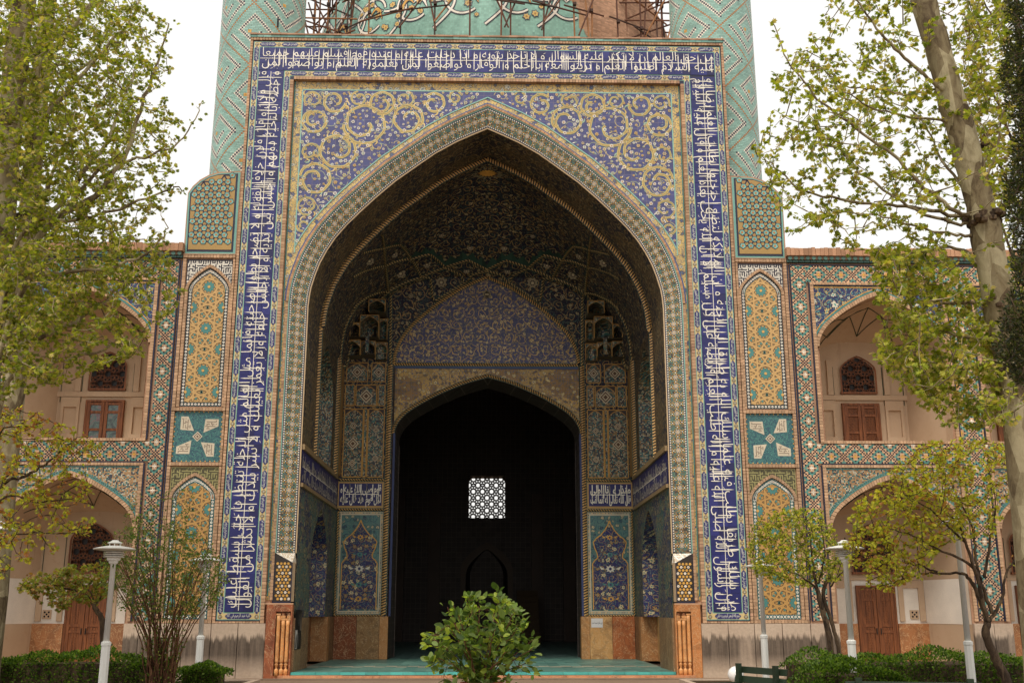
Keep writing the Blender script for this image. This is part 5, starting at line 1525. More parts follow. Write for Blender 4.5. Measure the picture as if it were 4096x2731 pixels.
        kk = MB(); kufic(kk, reg, 6.95, 8.18, zs + .02, zt - .02, .031, .008, WHITE if not kuf else srgb(66, 60, 44))
        kk.v = [(s * p[0] if s < 0 else p[0], p[1], p[2]) for p in kk.v]; kk.build('square_lettering', 'glazed_tile', t, kind='stuff')
        for P_, Q_ in zip(zip(ap_o, ap_o[1:]), zip(ap_i, ap_i[1:])):
            (a, b), (c, d_) = P_, Q_
            L = math.dist(a, b); k = max(1, int(round(L / .08)))
            for i in range(k):
                f0, f1 = (i + .06) / k, (i + .94) / k
                lp = lambda p, q, f: (s * (p[0] + (q[0] - p[0]) * f), p[1] + (q[1] - p[1]) * f)
                pts = [lp(a, b, f0), lp(a, b, f1), lp(c, d_, f1), lp(c, d_, f0)]
                br.prism(pts, front(.03), 0, .055, vary(BUFF, .2))
        bricks_v(XC - hw, XC - hw + .075, zb, zs, -.02); bricks_v(XC + hw - .075, XC + hw, zb, zs, -.02)
        oi = hw - .085
        O = [(XC - oi, zb + .01)] + [(XC + a, b) for a, b in arch_pts(oi, zs, za - .10, 1)] + [(XC + oi, zb + .01)]
        I = [(XC - oi + .115, zb + .13)] + [(XC + a, b) for a, b in arch_pts(oi - .115, zs, za - .26, 1)] + [(XC + oi - .115, zb + .13)]
        m = MB(); m.poly([(sx(a), .022, b) for a, b in O], srgb(50, 52, 56) if not kuf else srgb(52, 96, 96))
        m.poly([(sx(a), .017, b) for a, b in I], srgb(186, 148, 92) if not kuf else srgb(178, 136, 76)); m.build('arched_panel', 'glazed_tile', t)
        m = MB()                                    # white blossoms of the border
        M_ = [((a[0] + b[0]) / 2, (a[1] + b[1]) / 2) for a, b in zip(O, I)]; M_ = [M_[0]] + M_[1:-1] + [M_[-1]]
        loop = M_ + [M_[0]]; acc = 0
        for a, b in zip(loop, loop[1:]):
            L = math.dist(a, b); k = max(1, int(round(L / .088)))
            for i in range(k):
                p = (a[0] + (b[0] - a[0]) * i / k, a[1] + (b[1] - a[1]) * i / k)
                m.poly([(sx(p[0] + .036 * (1 if q % 2 else .72) * math.cos(q * math.pi / 6)), .018, p[1] + .036 * (1 if q % 2 else .72) * math.sin(q * math.pi / 6)) for q in range(12)], WHITE)
                m.poly([(sx(p[0] + .012 * math.cos(u)), .0165, p[1] + .012 * math.sin(u)) for u in np.linspace(0, 5.2, 6)], random.choice((DTURQ, ORANGE, DNAVY)))
                for q in (-1, 1):
                    m.poly([(sx(p[0] + .044 + .012 * math.cos(u)), .0185, p[1] + q * .044 + .012 * math.sin(u)) for u in np.linspace(0, 4.7, 4)], WHITE if kuf else DTURQ)
        m.build('blossom_border', 'glazed_tile', t, kind='stuff')
        m = MB(); strapwork(m, I, (XC, zb + (.98 if not kuf else 1.0)), .36, .016, srgb(192, 154, 98) if not kuf else srgb(186, 142, 80), srgb(74, 62, 50), .024, DTURQ, srgb(206, 160, 88))
        if s < 0: m.v = [(-p[0], p[1], p[2]) for p in m.v]
        m.build('strapwork', 'glazed_tile', t, kind='stuff')
    br.build('brickwork', 'fired_brick', t, kind='stuff')
    # square panel with four lettered fields turning round a small square
    m = MB(); m.quad((sx(6.935), .015, 5.40), (sx(8.195), .015, 5.40), (sx(8.195), .015, 6.74), (sx(6.935), .015, 6.74)); m.build('square_panel', 'frit_mosaic', t)
    m = MB(); c0 = (7.565, 6.07)
    for k in range(4):
        a = k * math.pi / 2; rot = lambda p: (c0[0] + p[0] * math.cos(a) - p[1] * math.sin(a), c0[1] + p[0] * math.sin(a) + p[1] * math.cos(a))
        shp = [rot(p) for p in ((.10, .15), (.46, .18), (.46, .53), (.27, .53))]
        m.poly([(sx(p[0]), .011, p[1]) for p in shp], srgb(196, 182, 158))
        g = [rot(p) for p in ((.15, .18), (.445, .195), (.445, .51), (.28, .51))]
        for i in range(13):
            for j in range(13):
                if (i % 2 == 0 and (j + i // 2) % 5) or (j % 4 == 1 and i % 4 != 1): continue
                p = rot((.12 + i * .03, .17 + j * .03)); q = [(p[0] + dx * .011, p[1] + dz * .011) for dx, dz in ((-1, -1), (1, -1), (1, 1), (-1, 1))]
                if all(inside_poly(*w_, g) for w_ in q): m.poly([(sx(w_[0]), .0095, w_[1]) for w_ in q], srgb(96, 72, 62))
    for r, c, h in ((.135, srgb(196, 182, 158), .011), (.10, srgb(96, 72, 62), .0095), (.07, srgb(196, 182, 158), .008), (.035, srgb(96, 72, 62), .0065)):
        m.poly([(sx(c0[0] + r * math.cos(a)), h, c0[1] + r * math.sin(a)) for a in (0, math.pi / 2, math.pi, 1.5 * math.pi)], c)
    for i in range(11):
        for q in ((6.95 + i * .123, 5.42), (6.95 + i * .123, 6.72), (6.955, 5.42 + i * .13), (8.18, 5.42 + i * .13)):
            m.poly([(sx(q[0] + .018 * math.cos(u)), .0115, q[1] + .018 * math.sin(u)) for u in np.linspace(0, 5.2, 6)], OCHRE)
    m.build('lettered_field', 'glazed_tile', t, kind='stuff')
    for xa, xb in ((6.86, 7.56), (7.57, 8.285)):
        m = MB(); bx(m, xa + .004, xb - .004, -.07, .03, 0, 1.325, WHITE, skip='bk'); origin_obj(m, 'plinth_slab', 'plinth_stone', t)
    m = MB(); bx(m, 8.286, 8.33, .0, .1, 1.4, 10.9, DNAVY); m.build('navy_strip', 'glazed_tile', t)
pier(-1, 'narrow tiled pier with shouldered top between the portal and the left arcade')
pier(1, 'narrow tiled pier with shouldered top between the portal and the right arcade')

# ------------------------------------------------------------------ two-storey arcades to the left and right
def m_wood():
    nb = NB('brown_wood'); p = nb.pos(); x, y, z = nb.sep(p)
    n = nb.noise(nb.comb(x * 30, y * 30, z * 2.2), 1.0, 4.0, .6, dist=.6)
    c = nb.ramp(n, [(.3, srgb(82, 46, 26)), (.55, srgb(128, 76, 42)), (.75, srgb(150, 94, 54))]); c = wear(nb, c, .3)
    nb.bump(n, .25, .01); MAT['brown_wood'] = nb.done(c, .55, .35)
    nb = NB('window_glass'); p = nb.pos(); n = nb.noise(p, 4.0, 3.0, .6, dist=1.5)
    c = nb.ramp(n, [(.35, srgb(24, 34, 30)), (.5, srgb(70, 96, 84)), (.6, srgb(110, 60, 66)), (.7, srgb(40, 52, 48))]); nb.bump(n, .1, .02); MAT['window_glass'] = nb.done(c, .08, .7)
    nb = NB('bay_plaster'); p = nb.pos(); x, y, z = nb.sep(p)
    a = nb.noise(p, .8, 5.0, .65); b = nb.noise(p, 6.0, 4.0, .6, dist=.8); d = nb.noise(nb.comb(x * 7, y * 7, z * .6), 1.0, 3.0)
    c = nb.mix(a, srgb(176, 148, 120), srgb(204, 180, 154)); c = nb.mix(b.gt(.62) * .35, c, srgb(180, 150, 122)); c = nb.mix(d.gt(.66) * .3, c, srgb(170, 142, 118)); c = nb.mix(nb.noise(p, 2.5, 5.0, .7).gt(.68) * .4, c, srgb(236, 224, 208))
    nb.bump(b, .15, .02); MAT['bay_plaster'] = nb.done(c, .9, .1)
m_wood()
BC = .0395
BK = {'b': srgb(198, 162, 128), 't': srgb(88, 138, 128), 'k': srgb(38, 38, 58), 'w': srgb(226, 214, 194), 'y': srgb(212, 160, 80)}
def bannai_cell(u, v, P=16):
    a = (u + v) % P; b = (u - v) % P
    ca = min(a, P - a); cb = min(b, P - b)
    if ca == 0 and cb % 2 == 0 or cb == 0 and ca % 2 == 0: return 'k'
    m_ = max(ca, cb)
    d = max(abs(a - 8), abs(b - 8))
    if d <= 1: return 'w' if ((u - v) // P + (u + v) // P) % 2 else 'y'
    if d == 3 and (a + b) % 2 == 0 and (u % 2 == 0): return 'k'
    if d in (4, 5): return 't'
    if d == 6 and u % 2 == 0: return 'k'
    return 'b'
def wing(s, label, glazed):
    t = thing('arcade_wing', label, 'building', (s * 13, 1, 0), 'two-storey arcades beside the portal')
    sx = lambda x: s * x
    def bx(mb, xa, xb, ya, yb, za, zb, col, mi=0, skip=''): mb.box(min(s * xa, s * xb), max(s * xa, s * xb), ya, yb, za, zb, col, mi, skip)
    X0, XE = 8.33, 17.9; PITCH_ = 4.46
    centers = [10.775 + k * PITCH_ for k in range(2)]
    HW = 1.72
    # bearing wall with four arched openings, 4 cm behind the tile face
    w = MB(); yw = .05
    UZ = (6.02, 8.6, 10.06); LZ = (0.0, 3.72, 5.03)
    edges = [X0]
    for c in centers: edges += [c - HW, c + HW]
    edges.append(XE)
    for k in range(0, len(edges), 2): w.quad((sx(edges[k]), yw, 0), (sx(edges[k + 1]), yw, 0), (sx(edges[k + 1]), yw, 10.98), (sx(edges[k]), yw, 10.98), PINKB)
    for c in centers:
        for (zb, zs, za), zt in ((UZ, 10.98), (LZ, 5.34)):
            ap = arch_pts(HW, zs, za, 2); w.strip([(sx(c + a), yw, b) for a, b in ap], [(sx(c + a), yw, zt) for a, b in ap], PINKB)
        w.quad((sx(c - HW), yw, 5.34), (sx(c + HW), yw, 5.34), (sx(c + HW), yw, 6.02), (sx(c - HW), yw, 6.02), PINKB)
    w.quad((sx(XE), yw, 0), (sx(XE), 5, 0), (sx(XE), 5, 11.4), (sx(XE), yw, 11.4), PINKB)
    w.quad((sx(X0), yw, 10.98), (sx(XE), yw, 10.98), (sx(XE), 5, 10.98), (sx(X0), 5, 10.98), PINKB)
    w.build('wall', 'fired_brick', t)
    # diaper brickwork of the piers and bands
    Q = []; C = []; singles = []
    def diaper(xa, xb, za, zb):
        v = 0; z = za
        while z < zb - .01:
            u = 0; x = xa
            nu = int(round((xb - xa) / BC)); cw = (xb - xa) / nu; off = nu // 2
            while u < nu:
                k = bannai_cell(u - off + 800, int(round(z / BC)) + 3); wd = 1
                if k in 'btw':
                    while u + wd < nu and wd < 3 and bannai_cell(u + wd - off + 800, int(round(z / BC)) + 3) == k: wd += 1
                a, b = xa + u * cw, xa + (u + wd) * cw - .005
                z1 = min(zb, z + BC) - .005
                col = vary(BK[k], .2)
                if wd == 3 and len(singles) < 300 and 1.4 < z < 5.2 and xa < 8.5: singles.append((a, b, z, z1, col))
                else:
                    Q.append([(sx(a), -.006, z), (sx(b), -.006, z), (sx(b), -.006, z1), (sx(a), -.006, z1)]); C.append(col)
                u += wd
            z += BC; v += 1
    diaper(8.40, 8.80, 1.40, 10.90)
    xs0 = 8.80
    for k, c in enumerate(centers):
        diaper(c - HW - .20 if k else 8.801, c + HW + .20, 10.42, 10.90)
        diaper(c - HW - .20 if k else 8.801, c + HW + .20, 5.42, 5.93)
        if k < 1: diaper(c + HW + .201, c + PITCH_ - HW - .201, 1.40, 10.90)
    diaper(centers[-1] + HW + .201, XE, 1.40, 10.90)
    m = MB(); m.quads(Q, C); m.build('diaper_brickwork', 'fired_brick', t, kind='stuff')
    for a, b, z0, z1, col in singles:
        m = MB(); bx(m, a, b, -.009, .045, z0, z1, col, skip='k'); origin_obj(m, 'brick', 'fired_brick', t)
    # navy lines, brick fillets and the spandrels
    ln = MB(); fb_ = MB()
    bx(ln, 8.365, 8.395, -.012, .04, 1.38, 10.93, DNAVY)
    bx(ln, 8.40, XE, -.012, .04, 10.905, 10.935, DNAVY)
    def vb(xa, xb, za, zb):
        z = za
        while z < zb - .02: bx(fb_, xa, xb, -.028 + random.uniform(-.004, .004), .05, z, min(zb, z + .08) - .008, vary(BUFF, .2), skip='k'); z += .08
    def hb(xa, xb, za, zb):
        x = xa
        while x < xb - .02: bx(fb_, x, min(xb, x + .085) - .008, -.028 + random.uniform(-.004, .004), .05, za, zb, vary(BUFF, .2), skip='k'); x += .085
    for k, c in enumerate(centers):
        for q in (-1, 1):
            xe = c + q * (HW + .185); a_, b_ = min(xe, xe - q * .03), max(xe, xe - q * .03)
            bx(ln, a_, b_, -.012, .04, 1.38, 5.36, DNAVY); bx(ln, a_, b_, -.012, .04, 6.0, 10.40, DNAVY)
            x2 = c + q * (HW + .15); vb(min(x2, x2 - q * .09), max(x2, x2 - q * .09), 1.38, 5.30); vb(min(x2, x2 - q * .09), max(x2, x2 - q * .09), 5.98, 10.34)
        hb(c - HW - .15, c + HW + .15, 10.345, 10.415); hb(c - HW - .15, c + HW + .15, 5.305, 5.375); hb(c - HW - .15, c + HW + .15, 5.945, 6.015)
        bx(ln, c - HW - .15, c + HW + .15, -.012, .04, 5.38, 5.405, DNAVY); bx(ln, c - HW - .15, c + HW + .15, -.012, .04, 10.318, 10.342, DNAVY)
        for (zb, zs, za), zt, mt, nm in ((UZ, 10.315, 'floral_bay', 'spandrel'), (LZ, 5.30, 'bay_mosaic', 'spandrel')):
            ap = arch_pts(HW + .10, zs, za + .13, 2); sp2 = MB()
            clipx = HW + .06
            pts = [(a, b) for a, b in ap if abs(a) <= clipx]
            sp2.strip([(sx(c + a), .018, b) for a, b in pts], [(sx(c + a), .018, zt) for a, b in pts]); sp2.build(nm, mt, t)
            ee = MB()
            for (a, b), (a2, b2) in zip(pts, pts[1:]):
                L = math.dist((a, b), (a2, b2)); nx, nz = -(b2 - b) / L, (a2 - a) / L
                for o, wd, col in ((.03, .02, DTURQ), (.075, .012, OCHRE if mt == 'floral_bay' else DTURQ)):
                    ee.poly([(sx(c + a + nx * (o - wd)), .013, b + nz * (o - wd)), (sx(c + a2 + nx * (o - wd)), .013, b2 + nz * (o - wd)), (sx(c + a2 + nx * (o + wd)), .013, b2 + nz * (o + wd)), (sx(c + a + nx * (o + wd)), .013, b + nz * (o + wd))], col)
                kk = max(1, int(L / .055))
                if mt == 'bay_mosaic':
                    for i in range(kk):
                        px, pz = a + (a2 - a) * i / kk + nx * .052, b + (b2 - b) * i / kk + nz * .052
                        ee.poly([(sx(c + px + .013 * math.cos(u)), .012, pz + .013 * math.sin(u)) for u in np.linspace(0, 5.2, 6)], BLACK)
            for xa, xb, zc, zd in ((c - clipx, c + clipx, zt - .045, zt - .02), ): bx(ee, xa, xb, .008, .016, zc, zd, OCHRE if mt == 'floral_bay' else DTURQ)
            ee.build('spandrel_edge', 'glazed_tile', t)
            # brick arch rim
            o_ = arch_pts(HW + .10, zs, za + .13, 1); i_ = arch_pts(HW, zs, za, 1)
            for (a, b), (d, e) in zip(zip(o_, o_[1:]), zip(i_, i_[1:])):
                L = math.dist(a, b); kk = max(1, int(round(L / .085)))
                for i in range(kk):
                    f0, f1 = (i + .06) / kk, (i + .94) / kk
                    lp = lambda p, q, f: (s * (c + p[0] + (q[0] - p[0]) * f), p[1] + (q[1] - p[1]) * f)
                    fb_.prism([lp(a, b, f0), lp(a, b, f1), lp(d, e, f1), lp(d, e, f0)], front(.05), 0, .07, vary(BUFF, .18))
    ln.build('navy_strip', 'glazed_tile', t); fb_.build('brickwork', 'fired_brick', t, kind='stuff')
    # cornice: scalloped green row and weathered brick capping
    cm = MB(); x = X0 - .02
    while x < XE:
        bx(cm, x, x + .15, -.05, .3, 10.985, 11.05, vary(srgb(60, 92, 84), .2), 1); 
        cm.prism([(sx(x + .075 + .06 * math.cos(u)), 11.09 + .05 * math.sin(u)) for u in np.linspace(0, 5.5, 8)], front(-.02), 0, .08, vary(srgb(84, 120, 108), .2), 1); x += .165
    x = X0 - .04
    while x < XE:
        L = random.uniform(.10, .13); bx(cm, x, x + L - .008, -.14 - random.uniform(0, .03), .5, 11.15, 11.37 + random.uniform(-.02, .02), vary(srgb(168, 128, 100), .22)); x += L
    bx(cm, X0, XE, -.09, .5, 11.05, 11.15, srgb(120, 96, 80)); cm.build('cornice', ['fired_brick', 'glazed_tile'], t, kind='stuff')
    # recesses
    DEP = 2.1
    for ci, c in enumerate(centers):
        for li, (zb, zs, za) in enumerate((UZ, LZ)):
            m = MB(); h0 = .03
            ap = arch_pts(HW, zs, za, 2)
            m.strip([(sx(c + a), yw - .02, b) for a, b in [(-HW, zb)] + ap + [(HW, zb)]], [(sx(c + a), .45, b) for a, b in [(-HW, zb)] + ap + [(HW, zb)]], srgb(208, 182, 150))
            H2 = HW
            m.quad((sx(c - H2), .45, zb), (sx(c - H2 + .35), DEP, zb), (sx(c - H2 + .35), DEP, zs + .1), (sx(c - H2), .45, zs + .1)); m.quad((sx(c + H2), .45, zb), (sx(c + H2 - .35), DEP, zb), (sx(c + H2 - .35), DEP, zs + .1), (sx(c + H2), .45, zs + .1))
            m.quad((sx(c - H2), DEP, zb), (sx(c + H2), DEP, zb), (sx(c + H2), DEP, za), (sx(c - H2), DEP, za))
            m.quad((sx(c - HW), yw, zb + .002), (sx(c + HW), yw, zb + .002), (sx(c + HW), DEP, zb + .002), (sx(c - HW), DEP, zb + .002), srgb(170, 140, 116))
            n1, n2 = 20, 7; P = []
            for j in range(n2 + 1):
                y = .45 + (DEP - .45) * j / n2
                for i in range(n1 + 1):
                    tt = math.sin((i / n1 - .5) * math.pi); xx = H2 * tt
                    r = (abs(tt) ** 3 + (.80 * j / n2) ** 3) ** (1 / 3)
                    P.append((sx(c + xx), y, (zs + (za - .02 - zs) * float(arch_s(r))) if r < 1 else zs - (r - 1) * .3))
            m.add(P, [(j * (n1 + 1) + i, j * (n1 + 1) + i + 1, (j + 1) * (n1 + 1) + i + 1, (j + 1) * (n1 + 1) + i) for j in range(n2) for i in range(n1)])
            m.quad((sx(c - 2.3), DEP + .2, zb - .2), (sx(c + 2.3), DEP + .2, zb - .2), (sx(c + 2.3), DEP + .2, za + .4), (sx(c - 2.3), DEP + .2, za + .4))
            m.build('niche', 'bay_plaster', t)
            # dark green painted lines along the plaster vault
            gl = MB(); G = srgb(74, 82, 66)
            def vp(x, y):
                tt = x / H2; r = (abs(tt) ** 3 + (.80 * (y - .45) / (DEP - .45)) ** 3) ** (1 / 3)
                return (sx(c + x), y - .012, (zs + (za - .02 - zs) * float(arch_s(min(r, 1)))) - .012)
            for path in ([(-1.2, .6), (-.6, 1.2), (0, .8), (.6, 1.2), (1.2, .6)], [(-1.5, 1.0), (-.9, 1.8), (-.45, 1.1), (0, 1.9), (.45, 1.1), (.9, 1.8), (1.5, 1.0)], [(-1.6, 1.4), (-1.1, 2.0), (-.6, 1.2)], [(1.6, 1.4), (1.1, 2.0), (.6, 1.2)], [(-.6, 1.2), (-.9, 1.8)], [(.6, 1.2), (.9, 1.8)], [(0, .8), (0, 1.9)]):
                pp = []
                for a, b in zip(path, path[1:]): pp += [vp(a[0] + (b[0] - a[0]) * q, a[1] + (b[1] - a[1]) * q) for q in np.linspace(0, 1, 6)]
                gl.tube(pp, .012, 4, G)
            for xx in (-1.3, -.72, .72, 1.3): gl.tube([(sx(c + xx), DEP - .012, zb + (1.35 if not li else 2.4)), (sx(c + xx), DEP - .012, zs - .1)], .012, 4, G)
            gl.build('vault_lines', 'plaster', t)
            # shelf moulding and shallow blind panels
            pm = MB()
            if not li:
                bx(pm, c - H2 + .3, c + H2 - .3, DEP - .06, DEP, 7.52, 7.66, srgb(216, 194, 166))
                for q in (-1, 1):
                    for (a0, a1, z0, z1) in ((.72, .80, 6.05, 7.50), (1.16, 1.24, 6.05, 7.5), (.74, .90, 7.67, 8.7)):
                        bx(pm, c + q * a0, c + q * a1, DEP - .07, DEP, z0, z1, srgb(222, 200, 174))
                    bx(pm, c + q * .80, c + q * 1.16, DEP - .07, DEP, 7.22, 7.5, srgb(222, 200, 174)); bx(pm, c + q * .80, c + q * 1.16, DEP - .07, DEP, 6.05, 6.45, srgb(222, 200, 174))
            else:
                bx(pm, c - H2 + .3, c + H2 - .3, DEP - .05, DEP, 2.46, 2.52, srgb(206, 184, 158))
                for q in (-1, 1):
                    for (a0, a1, z0, z1) in ((.64, .78, 1.36, 2.45), (1.2, 1.36, 1.36, 2.45), (.78, 1.2, 2.25, 2.45)):
                        bx(pm, c + q * a0, c + q * a1, DEP - .05, DEP, z0, z1, srgb(224, 214, 200))
                # vent tile
                q = 1; vt = MB()
                bx(pm, c + q * .93, c + q * 1.17, DEP - .03, DEP, 1.42, 1.66, srgb(226, 218, 206))
                for dx, dz in ((0, 0), (-.055, .055), (.055, .055), (-.055, -.055), (.055, -.055)):
                    vt.poly([(sx(c + q * 1.05 + dx + .028 * math.cos(u)), DEP - .034, 1.54 + dz + .03 * math.sin(u)) for u in np.linspace(0, 5.2, 6)], BLACK)
                vt.build('vent_hole', 'plaster', t)
                lw = MB()
                lw.quad((sx(c - H2 + .3), DEP - .004, 1.3), (sx(c + H2 - .3), DEP - .004, 1.3), (sx(c + H2 - .3), DEP - .004, 2.46), (sx(c - H2 + .3), DEP - .004, 2.46), srgb(226, 218, 206))
                for q in (-1, 1): lw.quad((sx(c + q * (H2 - .006)), .45, 1.3), (sx(c + q * (H2 - .356)), DEP, 1.3), (sx(c + q * (H2 - .356)), DEP, 2.46), (sx(c + q * (H2 - .006)), .45, 2.46), srgb(226, 218, 206))
                for q in (-1, 1): lw.quad((sx(c + q * (HW - .006)), .04, 1.3), (sx(c + q * (HW - .006)), .45, 1.3), (sx(c + q * (HW - .006)), .45, 2.9), (sx(c + q * (HW - .006)), .04, 2.9), srgb(222, 208, 190))
                lw.build('whitewash', 'plaster', t)
                for xa, xb in ((-H2 + .33, -.56), (.56, H2 - .33)):
                    d = MB(); bx(d, c + xa, c + xb, DEP - .10, DEP - .003, 0, 1.30, random.choice((srgb(158, 112, 74), srgb(178, 134, 92), srgb(134, 96, 66))), skip='bk'); origin_obj(d, 'marble_slab', 'veined_marble', t)
            pm.build('plaster_moulding', 'bay_plaster', t)
            # joinery
            def wooden(name, hw, z0, z1, arch, mode):
                f = MB(); yy = DEP - .08
                if arch:
                    o = arch_pts(hw, z1 - hw * .85, z1); i_ = arch_pts(hw - .05, z1 - hw * .85, z1 - .05)
                    f.strip([(sx(c + a), yy, b) for a, b in [(-hw, z0)] + o + [(hw, z0)]], [(sx(c + a), yy, b) for a, b in [(-hw + .05, z0 + .05)] + i_ + [(hw - .05, z0 + .05)]], srgb(130, 80, 46))
                    bx(f, c - hw, c + hw, yy - .005, DEP, z0, z0 + .06, srgb(130, 80, 46))
                else:
                    for xa, xb, za_, zb_ in ((-hw, -hw + .055, z0, z1), (hw - .055, hw, z0, z1), (-hw + .056, hw - .056, z1 - .06, z1)): bx(f, c + xa, c + xb, yy - .03, DEP, za_, zb_, srgb(120, 72, 40))
                fo = f.build(name, 'brown_wood', t)
                g = MB(); inner = [(-hw + .05, z0 + .05)] + ([(a, b) for a, b in arch_pts(hw - .05, z1 - hw * .85, z1 - .05)] if arch else [(-hw + .055, z1 - .06), (hw - .055, z1 - .06)]) + [(hw - .05, z0 + .05)]
                g.poly([(sx(c + a), DEP - .012, b) for a, b in inner], srgb(24, 18, 16)); g.build('pane', 'window_glass' if mode == 'glass' else 'painted_wood', fo)
                if mode == 'lattice':
                    l = MB(); zc = z0 + .42 * (z1 - z0) if arch else (z0 + z1) / 2
                    def bar(p, q, r=.011):
                        k = max(2, int(math.dist(p, q) / .05)); 
                        for i in range(k):
                            a = (p[0] + (q[0] - p[0]) * i / k, p[1] + (q[1] - p[1]) * i / k); b = (p[0] + (q[0] - p[0]) * (i + 1) / k, p[1] + (q[1] - p[1]) * (i + 1) / k)
                            if inside_poly(*a, inner) and inside_poly(*b, inner):
                                L = math.dist(a, b); nx, nz = -(b[1] - a[1]) / L * r, (b[0] - a[0]) / L * r
                                l.poly([(sx(c + a[0] - nx), yy, a[1] - nz), (sx(c + b[0] - nx), yy, b[1] - nz), (sx(c + b[0] + nx), yy, b[1] + nz), (sx(c + a[0] + nx), yy, a[1] + nz)], srgb(112, 66, 38))
                    segs, a1 = strap_segments(.17)
                    for i in range(-6, 7):
                        for j in range(-6, 7):
                            cc = ((i - j) * a1[0], zc + (i + j) * a1[1])
                            if abs(cc[0]) < hw + .2 and z0 - .3 < cc[1] < z1 + .3:
                                for p, q in segs: bar((p[0] + cc[0], p[1] + cc[1]), (q[0] + cc[0], q[1] + cc[1]))
                    l.build('lattice', 'brown_wood', fo)
                return fo
            def leaves(hw, z0, z1, mode):
                for q in (-1, 1):
                    d = MB(); yy = DEP - .07; xa, xb = (.008, hw - .06) if q > 0 else (-hw + .06, -.008)
                    W = srgb(134, 82, 46)
                    st = .09
                    rails = [z0, z0 + .02, z1 - .07] 
                    bx(d, c + xa, c + xa + st, yy - .03, DEP - .02, z0, z1 - .065, W); bx(d, c + xb - st, c + xb, yy - .03, DEP - .02, z0, z1 - .065, W)
                    rr = (z0, z0 + .36 * (z1 - z0), z0 + .72 * (z1 - z0), z1 - .15) if mode != 'carved' else (z0, z0 + .12 * (z1 - z0), z0 + .45 * (z1 - z0), z0 + .52 * (z1 - z0), z0 + .82 * (z1 - z0), z1 - .15)
                    for z in rr: bx(d, c + xa + st + .001, c + xb - st - .001, yy - .028, DEP - .02, z, z + .07, W)
                    if mode == 'carved':
                        bx(d, c + xa + st + .001, c + xb - st - .001, yy - .005, DEP - .02, z0, z1 - .07, srgb(112, 66, 38))
                        mx = (xa + xb) / 2
                        for zc in np.arange(z0 + .2, z1 - .2, .14):
                            for k in range(4):
                                a = k * math.pi / 2 + .785
                                d.prism([(sx(c + mx + .055 * math.cos(a) + .034 * math.cos(u)), zc + .055 * math.sin(a) + .034 * math.sin(u)) for u in np.linspace(0, 5.2, 6)], front(yy - .005), 0, .014, srgb(140, 88, 50))
                    do = d.build('door_leaf', 'brown_wood', t)
                    if mode == 'glass':
                        g = MB(); bx(g, c + xa + st, c + xb - st, yy, yy + .01, z0 + .05, z1 - .1, WHITE); g.build('pane', 'window_glass', do)
                    elif mode == 'lattice':
                        g = MB(); bx(g, c + xa + st, c + xb - st, yy + .02, yy + .03, z0 + .05, z1 - .1, srgb(30, 20, 16))
                        pp = (xb - xa - 2 * st) / 3
                        for zc in np.arange(z0 + .1, z1 - .15, pp):
                            for i in range(3):
                                xx = c + xa + st + pp * (i + .5)
                                for a in (.785, 2.356):
                                    dx, dz = math.cos(a) * pp * .7, math.sin(a) * pp * .7; nx, nz = -math.sin(a) * .009, math.cos(a) * .009
                                    g.poly([(sx(xx - dx - nx), yy, zc - dz - nz), (sx(xx + dx - nx), yy, zc + dz - nz), (sx(xx + dx + nx), yy, zc + dz + nz), (sx(xx - dx + nx), yy, zc - dz + nz)], srgb(104, 60, 34))
                                g.poly([(sx(xx + pp * .3 * math.cos(u)), yy + .004, zc + pp * .3 * math.sin(u)) for u in np.linspace(0, 5.2, 7)], srgb(104, 60, 34))
                        g.build('lattice', 'brown_wood', do)
                    else:
                        h = MB(); hx = c + (xa + .05 if q > 0 else xb - .05); bx(h, hx - .012, hx + .012, yy - .06, yy - .03, z0 + 1.0, z0 + 1.16, srgb(40, 36, 34)); h.build('handle', 'rusty_steel', do)
            if not li:
                wooden('arched_window', .53, 7.70, 8.83, True, 'lattice'); wooden('door_frame', .54, 6.03, 7.42, False, 'none'); leaves(.54, 6.04, 7.42, 'glass' if glazed else 'lattice')
            else:
                wooden('arched_window', .60, 2.62, 4.0, True, 'lattice'); wooden('door_frame', .54, .02, 2.32, False, 'none'); leaves(.54, .02, 2.32, 'carved')
    # plinth slabs of the piers
    px = [(8.30, 8.66), (8.67, 9.04)] + [(centers[0] + HW + .01, centers[0] + HW + .51), (centers[0] + HW + .52, centers[1] - HW - .01)] + [(centers[1] + HW + .01, XE)]
    for xa, xb in px:
        m = MB(); bx(m, xa + .003, xb - .003, -.06, .3, 0, 1.325, WHITE, skip='bk'); origin_obj(m, 'plinth_slab', 'plinth_stone', t)
wing(-1, 'left tiled arcade of two storeys with glazed balcony door', True)
wing(1, 'right tiled arcade of two storeys with lattice balcony door', False)

# ------------------------------------------------------------------ plants
def ray_at(px, py, Y):
    """point on the vertical plane at distance Y seen at photo position (2352 x 1568 scale): used once to lay out limbs"""
    k = 4096 / 2352
    d = _r2 * ((px * k - 2048) / 4271.5) - _u2 * ((py * k - 1365.5) / 4271.5) + _f
    return CAMP + d * ((Y - CAMP.y) / d.y)
def leaf_templates():
    half = [(0, 0, 0), (.32, -.04, .06), (.24, .17, .05), (.60, .34, .02), (.33, .46, .06), (.38, .80, -.02), (.14, .66, .03), (0, 1, -.10)]
    ivy = np.array([half, [(-x, y, z) for x, y, z in half[::-1]]], np.float32)
    h2 = [(0, 0, 0), (.24, .22, .05), (.31, .52, .06), (.18, .82, .0), (0, 1, -.08)]
    oval = np.array([h2, [(-x, y, z) for x, y, z in h2[::-1]]], np.float32)
    h3 = [(0, 0, 0), (.16, .35, .03), (.10, .75, .02), (0, 1, 0)]
    small = np.array([h3, [(-x, y, z) for x, y, z in h3[::-1]]], np.float32)
    return {'lobed': ivy, 'oval': oval, 'small': small}
LT = leaf_templates()
